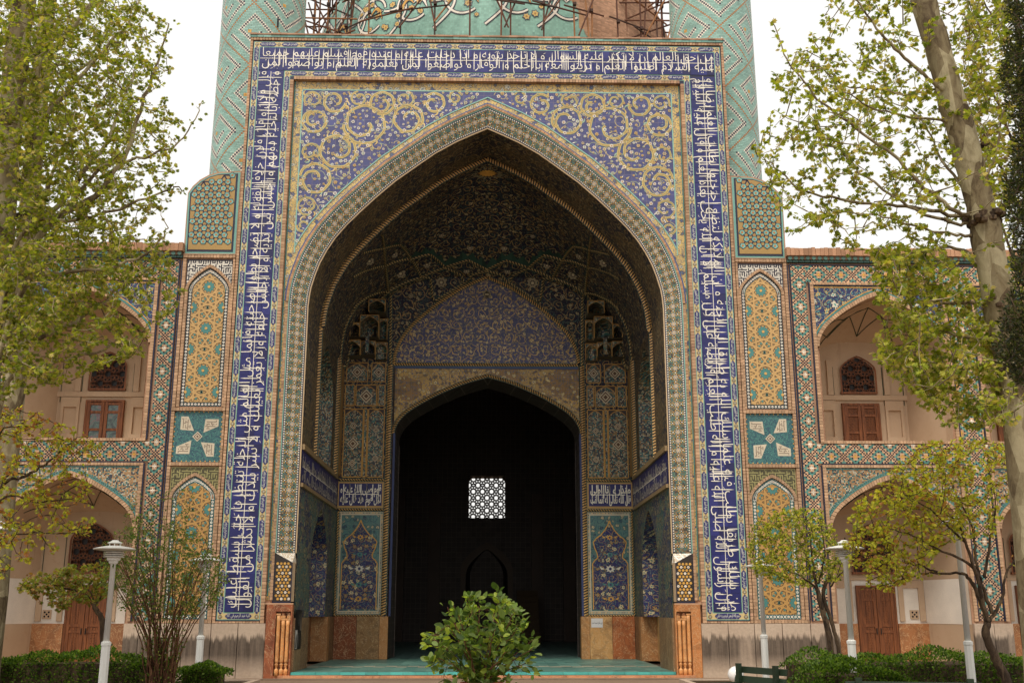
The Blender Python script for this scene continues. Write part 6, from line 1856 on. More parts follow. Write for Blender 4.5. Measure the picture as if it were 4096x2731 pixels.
def leaf_frames(D, flat=.6, rng=RNG):
    """rotation matrices: y axis along the leaf direction, z axis near upward"""
    n = len(D); D = D / np.linalg.norm(D, axis=1, keepdims=True)
    up = np.tile([0, 0, 1.0], (n, 1)) * flat + rng.normal(0, .5, (n, 3))
    X = np.cross(D, up); X /= np.linalg.norm(X, axis=1, keepdims=True) + 1e-9
    Z = np.cross(X, D)
    return np.stack([X, D, Z], -1)
def put_leaves(parent, P, D, size, cols, tmpl, n_single, stuff_name='foliage', flat=.6):
    P = np.asarray(P); D = np.asarray(D); n = len(P)
    Rm = leaf_frames(D, flat); Sz = size * RNG.uniform(.65, 1.25, n)
    C = np.array(cols, np.float32)[RNG.integers(0, len(cols), n)]; C = varyN(C, .25)
    dist = np.linalg.norm(P - np.array(CAMP), axis=1); order = np.argsort(dist / Sz)
    T = LT[tmpl]; W = np.einsum('nij,hkj->nhki', Rm, T) * Sz[:, None, None, None] + P[:, None, None, :]
    rest = order[n_single:]
    m = MB(); m.quads(W[rest].reshape(-1, T.shape[1], 3), np.repeat(C[rest], 2, 0)); m.build(stuff_name, 'leaf', parent, kind='stuff')
    if n_single:
        meshes = []
        for c in cols:
            q = MB(); q.quads(T.reshape(2, -1, 3), np.array([c, c])); meshes.append(q.mesh('leaf', 'leaf'))
        for i in order[:n_single]:
            o = link('leaf', meshes[int(RNG.integers(0, len(meshes)))], parent, loc=P[i], rot=Matrix(Rm[i].tolist()).to_euler()); o.scale = (Sz[i],) * 3
class Tree:
    def __init__(self, label, name, cat, base, bark, group=None):
        self.t = thing(name, label, cat, base, group); self.bark = bark
        self.nodes = []; self.LP = []; self.LD = []; self.mb = MB(); self.rng = random.Random(hash(label) % 1000 if False else len(label) * 7)
    def limb(self, path, r0, r1, nm=None, n=7, wob=.03, sub=6):
        pts = []
        path = [Vector(p) for p in path]
        for i in range(len(path) - 1):
            p0 = path[max(0, i - 1)]; p1 = path[i]; p2 = path[i + 1]; p3 = path[min(len(path) - 1, i + 2)]
            for k in range(sub):
                t = k / sub
                pts.append(.5 * ((2 * p1) + (p2 - p0) * t + (2 * p0 - 5 * p1 + 4 * p2 - p3) * t * t + (3 * p1 - p0 - 3 * p2 + p3) * t ** 3))
        pts.append(path[-1])
        pts = [p + Vector((self.rng.uniform(-wob, wob), self.rng.uniform(-wob, wob), self.rng.uniform(-wob, wob))) * (0 if i == 0 else 1) for i, p in enumerate(pts)]
        rad = [(r0 + (r1 - r0) * (i / (len(pts) - 1))) * self.rng.uniform(.93, 1.07) for i in range(len(pts))]
        if nm:
            m = MB(); m.tube(pts, rad, n, srgb(150, 140, 120)); m.build(nm, self.bark, self.t, smooth=True)
        else: self.mb.tube(pts, rad, n, srgb(150, 140, 120))
        for p, r in zip(pts, rad): self.nodes.append((p, r))
        return pts
    def fill(self, poly, Yc, Ys, count, step, per, droop=-.15, tipbias=.0, maxlen=1.6, rt=.006, lo=.25, weight=None):
        """twigs grow from the nearest limb towards points spread through the crown, leaves along them"""
        xs = [p[0] for p in poly]; ys = [p[1] for p in poly]; k = 0; tries = 0
        N = np.array([n[0] for n in self.nodes]); 
        Nl = [tuple(n[0]) for n in self.nodes]; Rl = [n[1] for n in self.nodes]
        tg = []
        while len(tg) < count and tries < count * 30:
            tries += 1; x = self.rng.uniform(min(xs), max(xs)); y = self.rng.uniform(min(ys), max(ys))
            if not inside_poly(x, y, poly): continue
            if weight and self.rng.random() > weight(x, y): continue
            tg.append(ray_at(x, y, Yc + self.rng.gauss(0, Ys)))
        A = np.array(Nl); 
        d0 = [float(np.min(np.sum((A - np.array(p)) ** 2, 1))) for p in tg]
        buf = np.zeros((len(Nl) + len(tg) * 4, 3)); buf[:len(Nl)] = A; nb = len(Nl)
        for p in [tg[i] for i in np.argsort(d0)]:
            d = buf[:nb] - np.array(p); q = int(np.argmin(np.sum(d * d, 1))); a = Vector(buf[q])
            v = p - a; L = v.length
            if L < .05: continue
            if L > maxlen: a = p - v * (maxlen / L); 
            mid = a.lerp(p, .5) + Vector((0, 0, -.08 * L)) + Vector((self.rng.uniform(-.1, .1), self.rng.uniform(-.1, .1), 0)) * L
            r0 = min(.016, rt + L * .006)
            pts = [a, a.lerp(mid, .55) * .5 + a.lerp(mid, .5) * .5, mid, mid.lerp(p, .5) + Vector((0, 0, .02 * L)), p]
            self.mb.tube(pts, [r0, r0 * .85, r0 * .7, r0 * .5, r0 * .3], 4, srgb(140, 120, 96), cap=False)
            for s_ in (pts[2], pts[3], p):
                buf[nb] = s_; nb += 1
            for i in range(per):
                t = lo + (1 - lo) * (self.rng.random() ** (1 - tipbias))
                b = a.lerp(mid, t * 2) if t < .5 else mid.lerp(p, t * 2 - 1)
                o = Vector((self.rng.gauss(0, 1), self.rng.gauss(0, 1), self.rng.gauss(0, .6))) 
                dd = (v / max(L, .01)) * .8 + o * .7 + Vector((0, 0, droop))
                self.LP.append(tuple(b + o * step * .5)); self.LD.append(tuple(dd))
    def finish(self, size, cols, tmpl, single, flat=.6):
        for (p, r), (q, r2_) in zip(self.nodes, self.nodes[1:]):          # leaves along the thin ends of the limbs
            if r < .02 and (p - q).length < 1.2:
                for _ in range(3):
                    o = Vector((self.rng.gauss(0, 1), self.rng.gauss(0, 1), self.rng.gauss(0, .7))); self.LP.append(tuple(p.lerp(q, self.rng.random()) + o * .04)); self.LD.append(tuple((q - p).normalized() + o * .8))
        if self.mb.v: self.mb.build('branch', self.bark, self.t, kind='stuff', smooth=True)
        put_leaves(self.t, self.LP, self.LD, size, cols, tmpl, single, flat=flat)
def stump(Yv, px, py): p = ray_at(px, py, Yv); return p
LG = [srgb(160, 166, 54), srgb(140, 150, 48), srgb(178, 176, 72), srgb(112, 126, 42), srgb(186, 168, 96)]
z1 = lambda a, b: (a * .6377 * .57422, b * .6377 * .57422)            # left upper crop -> layout scale
z4 = lambda a, b: ((2996 + a * .6377) * .57422, b * .6377 * .57422)

# left plane trees, one nearer and one farther
def gpt(px, Y, z=0.0):
    """ground point below a given column"""
    p = ray_at(px, 1568, Y); return Vector((p.x, p.y, z))
T = Tree('pale barked plane tree filling the upper left with fresh leaves, nearer of two', 'plane_tree', 'tree', gpt(-100, -12.2), 'plane_bark', 'plane trees of the court')
b0 = gpt(-100, -12.2); top = ray_at(62, -60, -12.2)
T.limb([b0, b0.lerp(top, .45), top, top + Vector((.1, .2, 3))], .22, .17, 'trunk', 14, .01)
at = lambda f: b0.lerp(top, f)
def zl(pts, Y0, Y1, f): return [ray_at(*z1(*p), Y0 + (Y1 - Y0) * i / max(1, len(pts) - 1)) for i, p in enumerate(pts)]
T.limb([at(.42)] + zl([(60, 1420), (330, 1330), (560, 1030), (700, 830), (760, 650), (860, 420)], -12.0, -10.4, 0), .06, .012)
T.limb([at(.40)] + zl([(250, 1480), (600, 1230), (800, 930), (900, 600), (1000, 380), (1060, 150)], -12.4, -11.8, 0), .06, .01)
T.limb([at(.55)] + zl([(200, 900), (450, 540), (640, 330), (820, 120), (900, -80)], -12.0, -10.8, 0), .05, .012)
T.limb([at(.70)] + zl([(250, 440), (480, 160), (620, -60)], -12.4, -12.6, 0), .05, .02)
zr5 = lambda a, b: ((a * .6377) * .57422, (900 + b * .6377) * .57422)
def z5(pts, Y0, Y1): return [ray_at(*zr5(*p), Y0 + (Y1 - Y0) * i / max(1, len(pts) - 1)) for i, p in enumerate(pts)]
T.limb([at(.30)] + z5([(20, 740), (250, 700), (450, 620), (640, 480), (850, 330), (1050, 200)], -12.2, -11.0), .06, .01)
T.limb([at(.26)] + z5([(60, 990), (220, 900), (520, 820), (760, 740), (880, 760)], -12.2, -11.4), .045, .008)
T.limb([at(.34)] + z5([(130, 420), (430, 300), (760, 250), (960, 130), (1060, 10)], -12.6, -12.6), .045, .008)
T.limb([at(.36)] + zl([(100, 1500), (480, 1380), (760, 1310), (1050, 1180), (1150, 1190)], -12.6, -12.0, 0), .04, .008)
T.limb([at(.45)] + zl([(500, 1180), (780, 1020), (1000, 960), (1160, 860), (1260, 640)], -12.4, -12.2, 0), .035, .006)
POLY_L = [(-60, -60), (352, -60), (335, 10), (372, 45), (380, 110), (400, 180), (385, 240), (412, 280), (400, 330), (425, 350), (405, 395), (375, 410), (395, 440), (380, 470), (345, 510), (372, 540), (392, 580), (420, 640), (425, 680), (372, 740), (322, 790), (330, 815), (225, 850), (150, 885), (60, 905), (-60, 920)]
T.fill(POLY_L, -12.0, .8, 2500, .04, 10, tipbias=.35, weight=lambda x, y: 1.0 if x < 300 else .6)
T.fill([(-60, -60), (170, -60), (190, 300), (150, 760), (-60, 780)], -13.3, .4, 520, .05, 8, maxlen=.9)
T.finish(.062, LG, 'lobed', 300)
T = Tree('pale barked plane tree behind the nearer one at upper left', 'plane_tree', 'tree', gpt(-30, -7.5), 'plane_bark', 'plane trees of the court')
b0 = gpt(-30, -7.5); top = ray_at(118, -60, -7.5)
T.limb([b0, b0.lerp(top, .5), top, top + Vector((.1, .2, 3))], .24, .13, 'trunk', 14, .01)
for f, pts in ((.5, [(300, 1150), (420, 900), (560, 700)]), (.62, [(330, 620), (520, 420), (700, 300)]), (.7, [(200, 500), (60, 300), (-60, 200)]), (.85, [(350, 150), (520, 20)])):
    T.limb([at(f)] + [ray_at(*z1(*p), -7.6) for p in pts], .05, .012)
T.fill([(-60, -60), (300, -60), (330, 150), (320, 330), (300, 520), (260, 700), (120, 760), (-60, 760)], -7.5, .8, 900, .05, 8)
T.finish(.07, LG[1:4], 'lobed', 0)

# right plane tree with the leaning mottled trunk
YR = -14.0
T = Tree('plane tree at right with tall leaning mottled trunk and burrs', 'plane_tree', 'tree', gpt(2400, YR), 'plane_bark', 'plane trees of the court')
tr = [gpt(2395, YR), ray_at(2345, 960, YR), ray_at(2300, 720, YR), ray_at(2262, 520, YR), ray_at(2228, 380, YR), ray_at(2170, 170, YR), ray_at(2118, -10, YR), ray_at(2080, -150, YR)]
T.limb(tr, .24, .16, 'trunk', 16, .012)
m = MB()
for px, py, r in ((2262, 492, .17), (2288, 500, .15), (2240, 505, .14), (2215, 285, .07), (2262, 330, .07), (2292, 690, .13), (2318, 850, .14)):
    c = ray_at(px, py, YR - .12)
    for k in range(9):
        a = Vector((random.gauss(0, 1), random.gauss(0, 1), random.gauss(0, .6))) * r * .5
        m.lathe([(.0, c.z + a.z - r * .4), (r * .38, c.z + a.z - r * .2), (r * .42, c.z + a.z + r * .12), (.0, c.z + a.z + r * .4)], c.x + a.x, c.y + a.y, 7, srgb(90, 70, 50), cap=False)
m.build('burr', 'dark_bark', T.t, kind='stuff')
def zq(pts, Y0, Y1): return [ray_at(*z4(*p), Y0 + (Y1 - Y0) * i / max(1, len(pts) - 1)) for i, p in enumerate(pts)]
for pts, y1, r in (([(1420, 1350), (1340, 1360), (1030, 1300), (700, 1270), (350, 1200), (180, 1060), (90, 990)], -13.2, .034), ([(1420, 1345), (1330, 1340), (1100, 1180), (900, 970), (620, 770), (400, 590), (240, 370), (150, 150)], -14.6, .036),
                   ([(1400, 1380), (1300, 1400), (1000, 1290), (700, 1080), (560, 930), (400, 900)], -13.8, .028), ([(1330, 640), (1180, 530), (1000, 390), (830, 210), (670, 0), (600, -100)], -14.8, .034),
                   ([(1440, 1300), (1250, 1060), (1180, 960), (1080, 740), (900, 640)], -13.0, .026), ([(1400, 1470), (1330, 1480), (1050, 1420), (800, 1350), (500, 1330)], -14.2, .026),
                   ([(1400, 1290), (1500, 1100), (1560, 900), (1620, 500)], -14.6, .03), ([(1330, 830), (1350, 730), (1200, 560), (1000, 600), (800, 560), (600, 540), (420, 400)], -13.4, .026), ([(1250, 760), (1060, 740), (820, 690), (560, 560)], -14.8, .022),
                   ([(1480, 1700), (1300, 1560), (1000, 1600), (760, 1700)], -13.6, .03), ([(1480, 1900), (1200, 1900), (900, 1840)], -13.2, .026), ([(1560, 2150), (1300, 2100), (1000, 2030), (820, 2010)], -13.0, .026)):
    T.limb(zq(pts, YR, y1), r, .007, n=6, wob=.02)
POLY_R = [(2120, -60), (1880, -60), (1895, 20), (1870, 60), (1838, 110), (1800, 150), (1768, 190), (1778, 245), (1745, 290), (1722, 330), (1740, 380), (1762, 430), (1772, 500), (1830, 550), (1895, 540), (1945, 590), (2010, 570), (2056, 630), (2015, 700), (2062, 740), (1998, 790), (2030, 850), (2095, 890), (2130, 950), (2230, 990), (2352, 990), (2400, 600), (2400, -60)]
T.fill(POLY_R, YR + .2, .7, 1000, .04, 9, tipbias=.4, weight=lambda x, y: .75 if x < 2150 else .5)
T.fill([(1990, 560), (2150, 560), (2280, 700), (2330, 980), (2180, 980), (2060, 880), (2000, 790), (2060, 740), (2010, 690)], YR + .4, .6, 560, .05, 8)
T.fill([(2200, -60), (2330, -60), (2330, 560), (2250, 450)], YR + .5, .6, 170, .05, 7)
T.finish(.070, LG, 'lobed', 300)
# thin tree behind it, yellow with old seed clusters
T = Tree('sparse yellowish tree behind the leaning plane trunk at upper right', 'background_tree', 'tree', gpt(2420, -7.0), 'dark_bark')
b0 = gpt(2420, -7.0); top = ray_at(2330, -60, -7.0)
T.limb([b0, b0.lerp(top, .5), top], .16, .05, 'trunk', 10, .02)
for f, q in ((.5, (2240, 420)), (.6, (2230, 260)), (.7, (2220, 120)), (.8, (2250, -20)), (.55, (2400, 300))): T.limb([at(f), at(f).lerp(ray_at(*q, -7), .5) + Vector((0, 0, .3)), ray_at(*q, -7)], .04, .01)
T.fill([(2190, -60), (2352, -60), (2352, 480), (2262, 460), (2215, 200)], -7.0, .5, 560, .05, 7)
T.finish(.07, [srgb(170, 150, 74), srgb(150, 140, 60), srgb(140, 110, 70)], 'lobed', 0)

# cypress at the right edge
T = Tree('dark green cypress at the right edge of the court', 'cypress_tree', 'tree', gpt(2440, -18.5), 'dark_bark')
b0 = gpt(2440, -18.5); top = ray_at(2400, -80, -18.5)
T.limb([b0, top], .14, .05, 'trunk', 10, .02)
POLY_C = [(2300, -60), (2322, 70), (2296, 170), (2318, 270), (2330, 330), (2308, 420), (2322, 540), (2330, 640), (2300, 720), (2284, 790), (2300, 850), (2345, 890), (2440, 900), (2440, -60)]
T.fill(POLY_C, -18.5, .32, 3000, .04, 14, droop=.35, maxlen=.5, rt=.004, lo=.1)
T.finish(.042, [srgb(44, 52, 26), srgb(58, 66, 30), srgb(34, 40, 20), srgb(80, 84, 42)], 'small', 0, flat=.2)

# two small trees and a maple by the right bed
MG = [srgb(180, 178, 52), srgb(196, 186, 70), srgb(148, 156, 50), srgb(166, 166, 60), srgb(168, 122, 70)]
zb = lambda a, b: ((3096 + a * .5938) * .57422, (1800 + b * .5938) * .57422)
def zz(pts, Y0, Y1): return [ray_at(*zb(*p), Y0 + (Y1 - Y0) * i / max(1, len(pts) - 1)) for i, p in enumerate(pts)]
Y = -9.6; T = Tree('small maple with crooked dark trunk and yellow green crown at right', 'maple_tree', 'tree', gpt(2318, Y), 'dark_bark', 'small maples of the garden beds')
T.limb([gpt(2318, Y)] + zz([(1560, 1540), (1490, 1400), (1430, 1240), (1440, 1160)], Y, Y), .085, .062, 'trunk', 10, .008)
for pts, y1, r in (([(1440, 1160), (1400, 1040), (1330, 880), (1250, 830), (1020, 830), (880, 860)], Y + .3, .05), ([(1440, 1160), (1380, 900), (1290, 620), (1230, 480), (1130, 420)], Y - .3, .04), ([(1440, 1160), (1530, 1020), (1560, 850), (1640, 700), (1690, 600)], Y + .4, .035),
                   ([(1400, 870), (1300, 760), (1100, 660), (900, 560), (760, 520)], Y - .4, .03), ([(1470, 1100), (1400, 900), (1360, 740), (1340, 540), (1230, 300), (1180, 180)], Y + .3, .035), ([(1420, 860), (1450, 640), (1490, 420), (1480, 250)], Y, .03), ([(1100, 820), (900, 760), (700, 770)], Y, .02), ([(1290, 620), (1050, 400), (880, 300)], Y - .4, .02), ([(880, 860), (780, 900), (640, 930)], Y, .012)):
    T.limb(zz(pts, Y, y1), r, .006, n=6, wob=.015)
T.fill([(1932, 1230), (1960, 1165), (2020, 1110), (2060, 1062), (2130, 1015), (2200, 1000), (2290, 1010), (2360, 1040), (2360, 1130), (2310, 1170), (2280, 1220), (2180, 1245), (2110, 1320), (2050, 1355), (1990, 1345), (1985, 1300), (1950, 1290)], Y, .5, 900, .04, 8, maxlen=.8, tipbias=.4, weight=lambda x, y: 1 if x < 2230 else .5)
T.finish(.058, MG, 'lobed', 120)
Y = -4.6; T = Tree('small twin-stemmed tree with round crown before the right arcade pier', 'garden_tree', 'tree', gpt(1900, Y), 'dark_bark')
g = gpt(1905, Y); T.limb([g] + zz([(380, 1320), (330, 1080), (290, 930)], Y, Y), .075, .05, 'trunk', 9, .008); T.limb([g + Vector((.35, .1, 0))] + zz([(440, 1360), (390, 1160), (330, 970), (380, 850)], Y, Y), .05, .035, 'trunk', 8, .008)
for pts, y1, r in (([(290, 930), (200, 860), (80, 800)], Y - .4, .03), ([(290, 930), (260, 740), (240, 560), (200, 450)], Y, .03), ([(380, 850), (420, 700), (380, 560)], Y + .4, .025), ([(290, 900), (180, 640), (60, 560)], Y + .3, .022), ([(380, 920), (460, 820), (560, 760)], Y - .3, .02), ([(300, 900), (340, 700), (310, 480)], Y - .4, .02)):
    T.limb(zz(pts, Y, y1), r, .006, n=6, wob=.015)
T.fill([(1712, 1262), (1735, 1195), (1790, 1172), (1830, 1160), (1885, 1172), (1920, 1225), (1950, 1290), (1928, 1335), (1850, 1348), (1790, 1335), (1735, 1318)], Y, .5, 560, .04, 8, maxlen=.7, tipbias=.4)
T.finish(.055, MG[:4] + [srgb(104, 122, 46)], 'lobed', 0)

# left: maple reaching in from the edge, its neighbour, and the vase-shaped shrub
zc_ = lambda a, b: ((a * .5938) * .57422, (1800 + b * .5938) * .57422)
def zy(pts, Y0, Y1): return [ray_at(*zc_(*p), Y0 + (Y1 - Y0) * i / max(1, len(pts) - 1)) for i, p in enumerate(pts)]
Y = -10.5; T = Tree('yellow green maple with rusty tips reaching in from the left edge', 'maple_tree', 'tree', gpt(-140, Y), 'dark_bark', 'small maples of the garden beds')
g = gpt(-140, Y); T.limb([g, ray_at(-120, 1420, Y), ray_at(-70, 1300, Y)], .08, .06, 'trunk', 9, .008)
s0 = ray_at(-70, 1300, Y)
for pts, y1, r in (([(0, 260), (180, 170), (350, 60), (430, -20), (560, -100)], Y, .035), ([(0, 250), (110, 160), (250, 200), (320, 330)], Y + .4, .022), ([(-40, 420), (60, 480), (200, 520), (330, 640), (360, 680)], Y - .3, .022), ([(0, 330), (250, 350), (450, 330), (600, 360)], Y + .2, .022), ([(-20, -60), (120, -160), (260, -260)], Y, .02), ([(0, 600), (160, 560), (420, 560), (600, 560)], Y, .018)):
    T.limb([s0] + zy(pts, Y, y1), r, .006, n=6, wob=.015)
T.fill([(-40, 925), (25, 925), (70, 945), (130, 960), (190, 1000), (240, 1020), (235, 1060), (180, 1075), (215, 1130), (150, 1160), (222, 1185), (212, 1220), (150, 1235), (100, 1225), (70, 1260), (80, 1290), (0, 1330), (-40, 1330)], Y, .45, 330, .04, 8, maxlen=.7, tipbias=.4)
T.finish(.06, MG + [srgb(166, 108, 66)], 'lobed', 100)
Y = -5.6; T = Tree('low crooked garden tree beside the carved left arcade door', 'garden_tree', 'tree', gpt(238, Y), 'dark_bark')
g = gpt(238, Y); T.limb([g] + zy([(690, 1180), (650, 1080), (630, 1030)], Y, Y), .06, .045, 'trunk', 8, .008)
for pts, y1, r in (([(630, 1040), (560, 960), (440, 930), (330, 910), (200, 960)], Y, .028), ([(640, 1050), (700, 950), (730, 880)], Y + .3, .022), ([(630, 1040), (600, 940), (480, 850), (470, 780)], Y - .3, .02)):
    T.limb(zy(pts, Y, y1), r, .006, n=6, wob=.015)
T.fill([(35, 1345), (70, 1318), (130, 1310), (190, 1290), (260, 1300), (265, 1350), (235, 1385), (170, 1385), (130, 1405), (70, 1370)], Y, .4, 260, .04, 8, maxlen=.6, tipbias=.4)
T.finish(.07, [srgb(132, 138, 50), srgb(112, 124, 46), srgb(150, 140, 62), srgb(150, 110, 62)], 'lobed', 0)
Y = -7.5; T = Tree('vase-shaped shrub of many brown stems in front of the left pier', 'flowering_shrub', 'shrub', gpt(368, Y), 'shrub_bark')
g = gpt(368, Y); rs = random.Random(21)
for k in range(52):
    tx = rs.uniform(235, 520); ty = rs.uniform(1190, 1300) + abs(tx - 375) * .35
    e = ray_at(tx, ty, Y + rs.uniform(-.8, .8)); b = g + Vector((rs.uniform(-.22, .22), rs.uniform(-.2, .2), 0))
    mid = b.lerp(e, .45) + Vector(((b.x - e.x) * .12, 0, .18)); T.limb([b, b.lerp(mid, .5) + Vector((0, 0, .05)), mid, e], rs.uniform(.012, .028), .005, n=5, wob=.02, sub=4)
T.fill([(218, 1320), (240, 1235), (290, 1205), (330, 1172), (400, 1200), (470, 1230), (520, 1280), (528, 1330), (500, 1385), (450, 1415), (385, 1420), (300, 1410), (250, 1380)], Y, .6, 820, .04, 8, maxlen=.55, rt=.003, weight=lambda x, y: .4 + .6 * min(1, (y - 1170) / 120))
T.fill([(300, 1110), (440, 1120), (470, 1230), (270, 1230)], Y, .5, 90, .04, 5, maxlen=.7, rt=.003)
T.finish(.046, [srgb(96, 120, 52), srgb(112, 130, 58), srgb(80, 104, 48), srgb(136, 140, 66)], 'oval', 0)

# hedges: rounded masses of small leaves over a twiggy core
def hedge(label, boxes, n, name='hedge', cat='hedge'):
    c = boxes[0]; t = thing(name, label, cat, ((c[0] + c[1]) / 2, (c[2] + c[3]) / 2, .1), 'clipped garden hedges' if cat == 'hedge' else None)
    m = MB()
    P = []; D = []
    vol = [(b[1] - b[0]) * (b[3] - b[2]) + (b[1] - b[0]) * b[4] * 2 for b in boxes]
    for b, v in zip(boxes, vol):
        x0, x1, y0, y1, h = b
        m.box(x0 + .16, x1 - .16, y0 + .16, y1 - .16, .09, h - .16, srgb(30, 34, 20), skip='b')
        k = int(n * v / sum(vol))
        for _ in range(k):
            f = random.random(); x = random.uniform(x0, x1)
            hh = h + .07 * math.sin(x * 2.3) + .05 * math.sin(x * 5.1 + 1) + .04 * math.sin(x * 11)
            ed = min(1, (x - x0) / .5, (x1 - x) / .5); hh *= .62 + .38 * math.sqrt(max(0, ed))
            if f < .5: y = random.uniform(y0, y1); cy = abs((y - (y0 + y1) / 2) / ((y1 - y0) / 2)); z = hh * (1 - .18 * cy ** 4) - abs(random.gauss(0, .05)); nrm = (random.gauss(0, .5), -.4 * (y < (y0 + y1) / 2), 1)
            else: y = y0 + abs(random.gauss(0, .09)) - .03; z = random.uniform(.1, hh); nrm = (random.gauss(0, .5), -1, .5)
            P.append((x, y, z)); D.append((nrm[0], nrm[1] + random.gauss(0, .4), nrm[2] + random.gauss(0, .4)))
    m.build('core', 'dark_bark', t)
    put_leaves(t, P, D, .055, [srgb(74, 102, 34), srgb(92, 120, 42), srgb(56, 80, 28), srgb(118, 142, 56)], 'oval', 0, flat=.9)
hedge('long clipped hedge before the left arcade', [(-14, -5.9, -7.2, -5.9, .84)], 15000)
hedge('round clipped bush at the garden end of the left hedge', [(-6.15, -5.15, -5.75, -4.75, .66)], 2600, 'clipped_bush', 'bush')
hedge('clipped hedge before the right arcade doors', [(5.9, 14.5, -7.4, -5.6, .82)], 15000)
hedge('leafy hedge corner beside the green bench', [(5.55, 7.4, -9.2, -7.55, .72)], 5200, 'hedge', 'hedge')

# potted evergreen in the middle foreground
Y = -14.0; c = ray_at(1106, 1562, Y); T = Tree('leafy evergreen in a terracotta pot before the porch step', 'potted_shrub', 'potted plant', (c.x, c.y, 0), 'shrub_bark')
nbm = NB('terracotta'); pp_ = nbm.pos(); nbm.bump(nbm.noise(pp_, 40.0, 3.0), .2, .01); MAT['terracotta'] = nbm.done(wear(nbm, srgb(150, 78, 52), .4, 3.0), .8, .2)
m = MB(); zt = c.z - .02
m.lathe([(.16, .0), (.17, .05), (.15, .1), (.20, .35), (.235, zt - .08), (.265, zt - .075), (.27, zt), (.235, zt + .005), (.225, zt - .06)], c.x, c.y, 28, WHITE, cap=False); m.build('pot', 'terracotta', T.t, smooth=True)
m = MB(); m.lathe([(0.0, zt - .06), (.228, zt - .06)], c.x, c.y, 20, WHITE, cap=False); m.build('soil', 'garden_soil', T.t)
rs = random.Random(4); b = Vector((c.x, c.y, zt - .08))
for k in range(22):
    tx = rs.uniform(985, 1230); ty = rs.uniform(1380, 1500) if abs(tx - 1110) < 90 else rs.uniform(1450, 1540)
    e = ray_at(tx, ty, Y + rs.uniform(-.45, .45)); mid = b.lerp(e, .5) + Vector((0, 0, .06))
    T.limb([b + Vector((rs.uniform(-.08, .08), rs.uniform(-.08, .08), 0)), mid, e], rs.uniform(.008, .014), .004, n=6, wob=.012, sub=5)
T.fill([(968, 1488), (992, 1432), (1012, 1440), (1050, 1385), (1100, 1352), (1150, 1352), (1200, 1410), (1215, 1462), (1236, 1525), (1250, 1512), (1240, 1545), (1205, 1580), (1000, 1580), (985, 1535)], Y, .36, 135, .03, 5, maxlen=.3, rt=.003, tipbias=.5, droop=.25, weight=lambda x, y: 1 if y < 1500 else .5)
T.finish(.105, [srgb(82, 104, 44), srgb(100, 120, 52), srgb(62, 84, 38), srgb(140, 154, 60), srgb(116, 134, 76)], 'oval', 300)

# ------------------------------------------------------------------ lamps, globe, benches, notices
LW = srgb(226, 224, 218)
def lamp(px, ptop, Y, label, globe=False):
    p = ray_at(px, ptop, Y); H = p.z; x, y = p.x, p.y
    t = thing('street_lamp', label, 'lamp', (x, y, 0), 'white garden lamps')
    m = MB(); m.lathe([(.10, .0), (.10, .03), (.08, .05), (.078, 1.05), (.088, 1.06), (.088, 1.11), (.056, 1.13)], x, y, 8, LW); m.build('base_post', 'painted_metal', t)
    m = MB(); m.lathe([(.053, 1.12), (.045, H - .42), (.075, H - .40), (.085, H - .36)], x, y, 14, LW); m.build('pole', 'painted_metal', t, smooth=True)
    m = MB(); m.lathe([(.10, H - .36), (.115, H - .34), (.115, H - .30)], x, y, 16, LW); 
    for zz_ in (H - .285, H - .25, H - .215): m.lathe([(.09, zz_ - .01), (.175, zz_ - .012), (.18, zz_), (.10, zz_ + .018)], x, y, 18, LW)
    m.build('louvre', 'painted_metal', t)
    m = MB(); m.lathe([(.10, H - .2), (.355, H - .165), (.36, H - .15), (.27, H - .125), (.13, H - .10), (.0, H - .09)], x, y, 28, LW); m.build('shade', 'painted_metal', t, smooth=False)
    m = MB()
    for a in range(6): m.box(x + .10 * math.cos(a) - .006, x + .10 * math.cos(a) + .006, y + .10 * math.sin(a) - .006, y + .10 * math.sin(a) + .006, H - .11, H - .055, LW)
    m.lathe([(.125, H - .055), (.125, H - .045), (.07, H - .02), (.05, H), (.0, H + .002)], x, y, 16, LW); m.build('cap', 'painted_metal', t)
lamp(265, 1240, -8.6, 'white post lamp in front of the vase-shaped shrub at left')
lamp(474, 1270, -4.2, 'white post lamp standing before the left pier, half hidden by the shrub')
lamp(-3, 1196, -8.6, 'white post lamp cut by the left edge of the view')
lamp(1745, 1284, -3.4, 'white post lamp behind the green bench')
lamp(1938, 1240, -7.8, 'white post lamp between the two small trees at right')
lamp(2194, 1182, -8.4, 'white post lamp behind the branches of the small right maple')
p = ray_at(1690, 1548, -8.2); t = thing('globe_lamp', 'low white globe lamp beside the green bench', 'lamp', (p.x, p.y, 0))
nbm = NB('opal_glass'); MAT['opal_glass'] = nbm.done(wear(nbm, srgb(232, 230, 226), .1), .25, .5)
m = MB(); n_ = 14; m.lathe([(.142 * math.sin(math.pi * i / n_), p.z - .142 * math.cos(math.pi * i / n_)) for i in range(n_ + 1)], p.x, p.y, 24, WHITE, cap=False); m.build('globe', 'opal_glass', t, smooth=True)
m = MB(); m.lathe([(.09, .0), (.07, .04), (.05, .1), (.05, p.z - .16), (.075, p.z - .14), (.075, p.z - .125)], p.x, p.y, 14, srgb(60, 62, 60)); m.build('post', 'painted_metal', t)

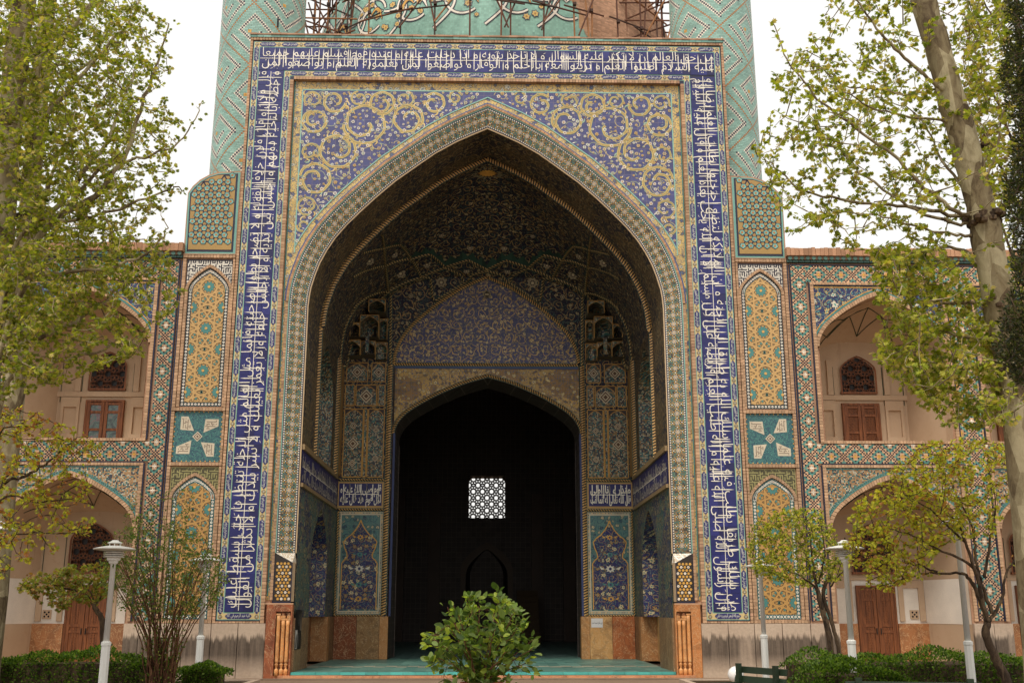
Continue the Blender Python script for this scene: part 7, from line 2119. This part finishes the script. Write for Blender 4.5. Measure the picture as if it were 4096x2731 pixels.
GREEN = srgb(30, 44, 28)
def bench(cx, cy, ang, label, L=1.5):
    t = thing('park_bench', label, 'bench', (cx, cy, 0), 'green slatted benches'); ca, sa = math.cos(ang), math.sin(ang)
    W = lambda u, v, z: (cx + u * ca - v * sa, cy + u * sa + v * ca, z)     # u along the bench, v towards its back
    def slat(nm, u0, u1, v0, v1, z0, z1, tilt=0.0):
        m = MB(); P = [(u0, v0, z0), (u1, v0, z0), (u1, v1, z0), (u0, v1, z0), (u0, v0, z1), (u1, v0, z1), (u1, v1, z1), (u0, v1, z1)]
        m.add([W(a, b + (c - z0) * tilt, c) for a, b, c in P], [(3, 2, 1, 0), (4, 5, 6, 7), (0, 1, 5, 4), (2, 3, 7, 6), (3, 0, 4, 7), (1, 2, 6, 5)], vary(GREEN, .2)); m.build(nm, 'painted_wood', t)
    for k in range(4): slat('seat_slat', -L / 2, L / 2, -.24 + k * .12, -.14 + k * .12, .44, .475)
    for k, z in enumerate((.55, .68, .81)):
        if k: slat('back_slat', -L / 2, L / 2, .26 + k * .03, .295 + k * .03, z - .045, z + .045, .2)
    for u in (-L / 2 + .14, L / 2 - .14):
        for v0, v1, z1 in ((-.25, -.19, .44), (.24, .30, .90)): slat('leg', u - .035, u + .035, v0, v1, .0, z1)
        slat('armrest', u - .035, u + .035, -.26, .28, .60, .64); slat('brace', u - .03, u + .03, -.19, .24, .38, .44)
p = ray_at(1741, 1524, -12.1)
bench(p.x - .27, -12.22, math.radians(-65), 'dark green bench seen end-on beside the globe lamp', 1.1)
p = ray_at(1950, 1558, -15.4)
bench(p.x + .72, -15.6, math.radians(-10), 'dark green bench whose back just shows at the bottom edge before the right hedge')

# poster on the left jamb and the paper notice on the right marble
t = thing('poster', 'dark exhibition poster with a white arch on the left jamb', 'poster', (-4.79, .6, 1.1))
m = MB(); xq = -4.79; m.box(xq - .008, xq, .16, 1.10, .68, 1.66, srgb(28, 24, 24)); m.build('board', 'print', t)
m = MB()
m.poly([(xq + .002, .19, .70), (xq + .002, .50, .70), (xq + .002, .50, 1.16), (xq + .002, .19, 1.16)], srgb(196, 190, 184))
m.poly([(xq + .004, .26, .72), (xq + .004, .43, .72), (xq + .004, .43, .96), (xq + .004, .345, 1.08), (xq + .004, .26, .96)], srgb(70, 60, 54))
for k in range(9): m.quad((xq + .002, .62, .78 + k * .035), (xq + .002, .80, .78 + k * .035), (xq + .002, .80, .79 + k * .035), (xq + .002, .62, .79 + k * .035), srgb(120, 112, 108))
for k in range(8): m.quad((xq + .002, .55, 1.28 + k * .035), (xq + .002, .78, 1.28 + k * .035), (xq + .002, .78, 1.29 + k * .035), (xq + .002, .55, 1.29 + k * .035), srgb(110, 104, 100))
m.poly([(xq + .002, .86, 1.14), (xq + .002, 1.07, 1.14), (xq + .002, 1.0, 1.4), (xq + .002, .96, 1.62), (xq + .002, .90, 1.5)], srgb(120, 106, 96)); m.build('picture', 'print', t)
t = thing('paper_notice', 'small white paper notice on the marble right of the doorway', 'sign', (3.55, YB - .09, 1.3))
m = MB(); yy = YB - .084; m.box(3.40, 3.77, yy - .004, yy, 1.12, 1.40, srgb(214, 208, 206)); m.build('sheet', 'print', t)
m = MB(); write(m, 'اين مكان مسجد است', lambda u, v: (3.75 + u, yy - .006, 1.24 + v), .085, fit=.33, col=srgb(40, 36, 40)); m.build('lettering', 'print', t)
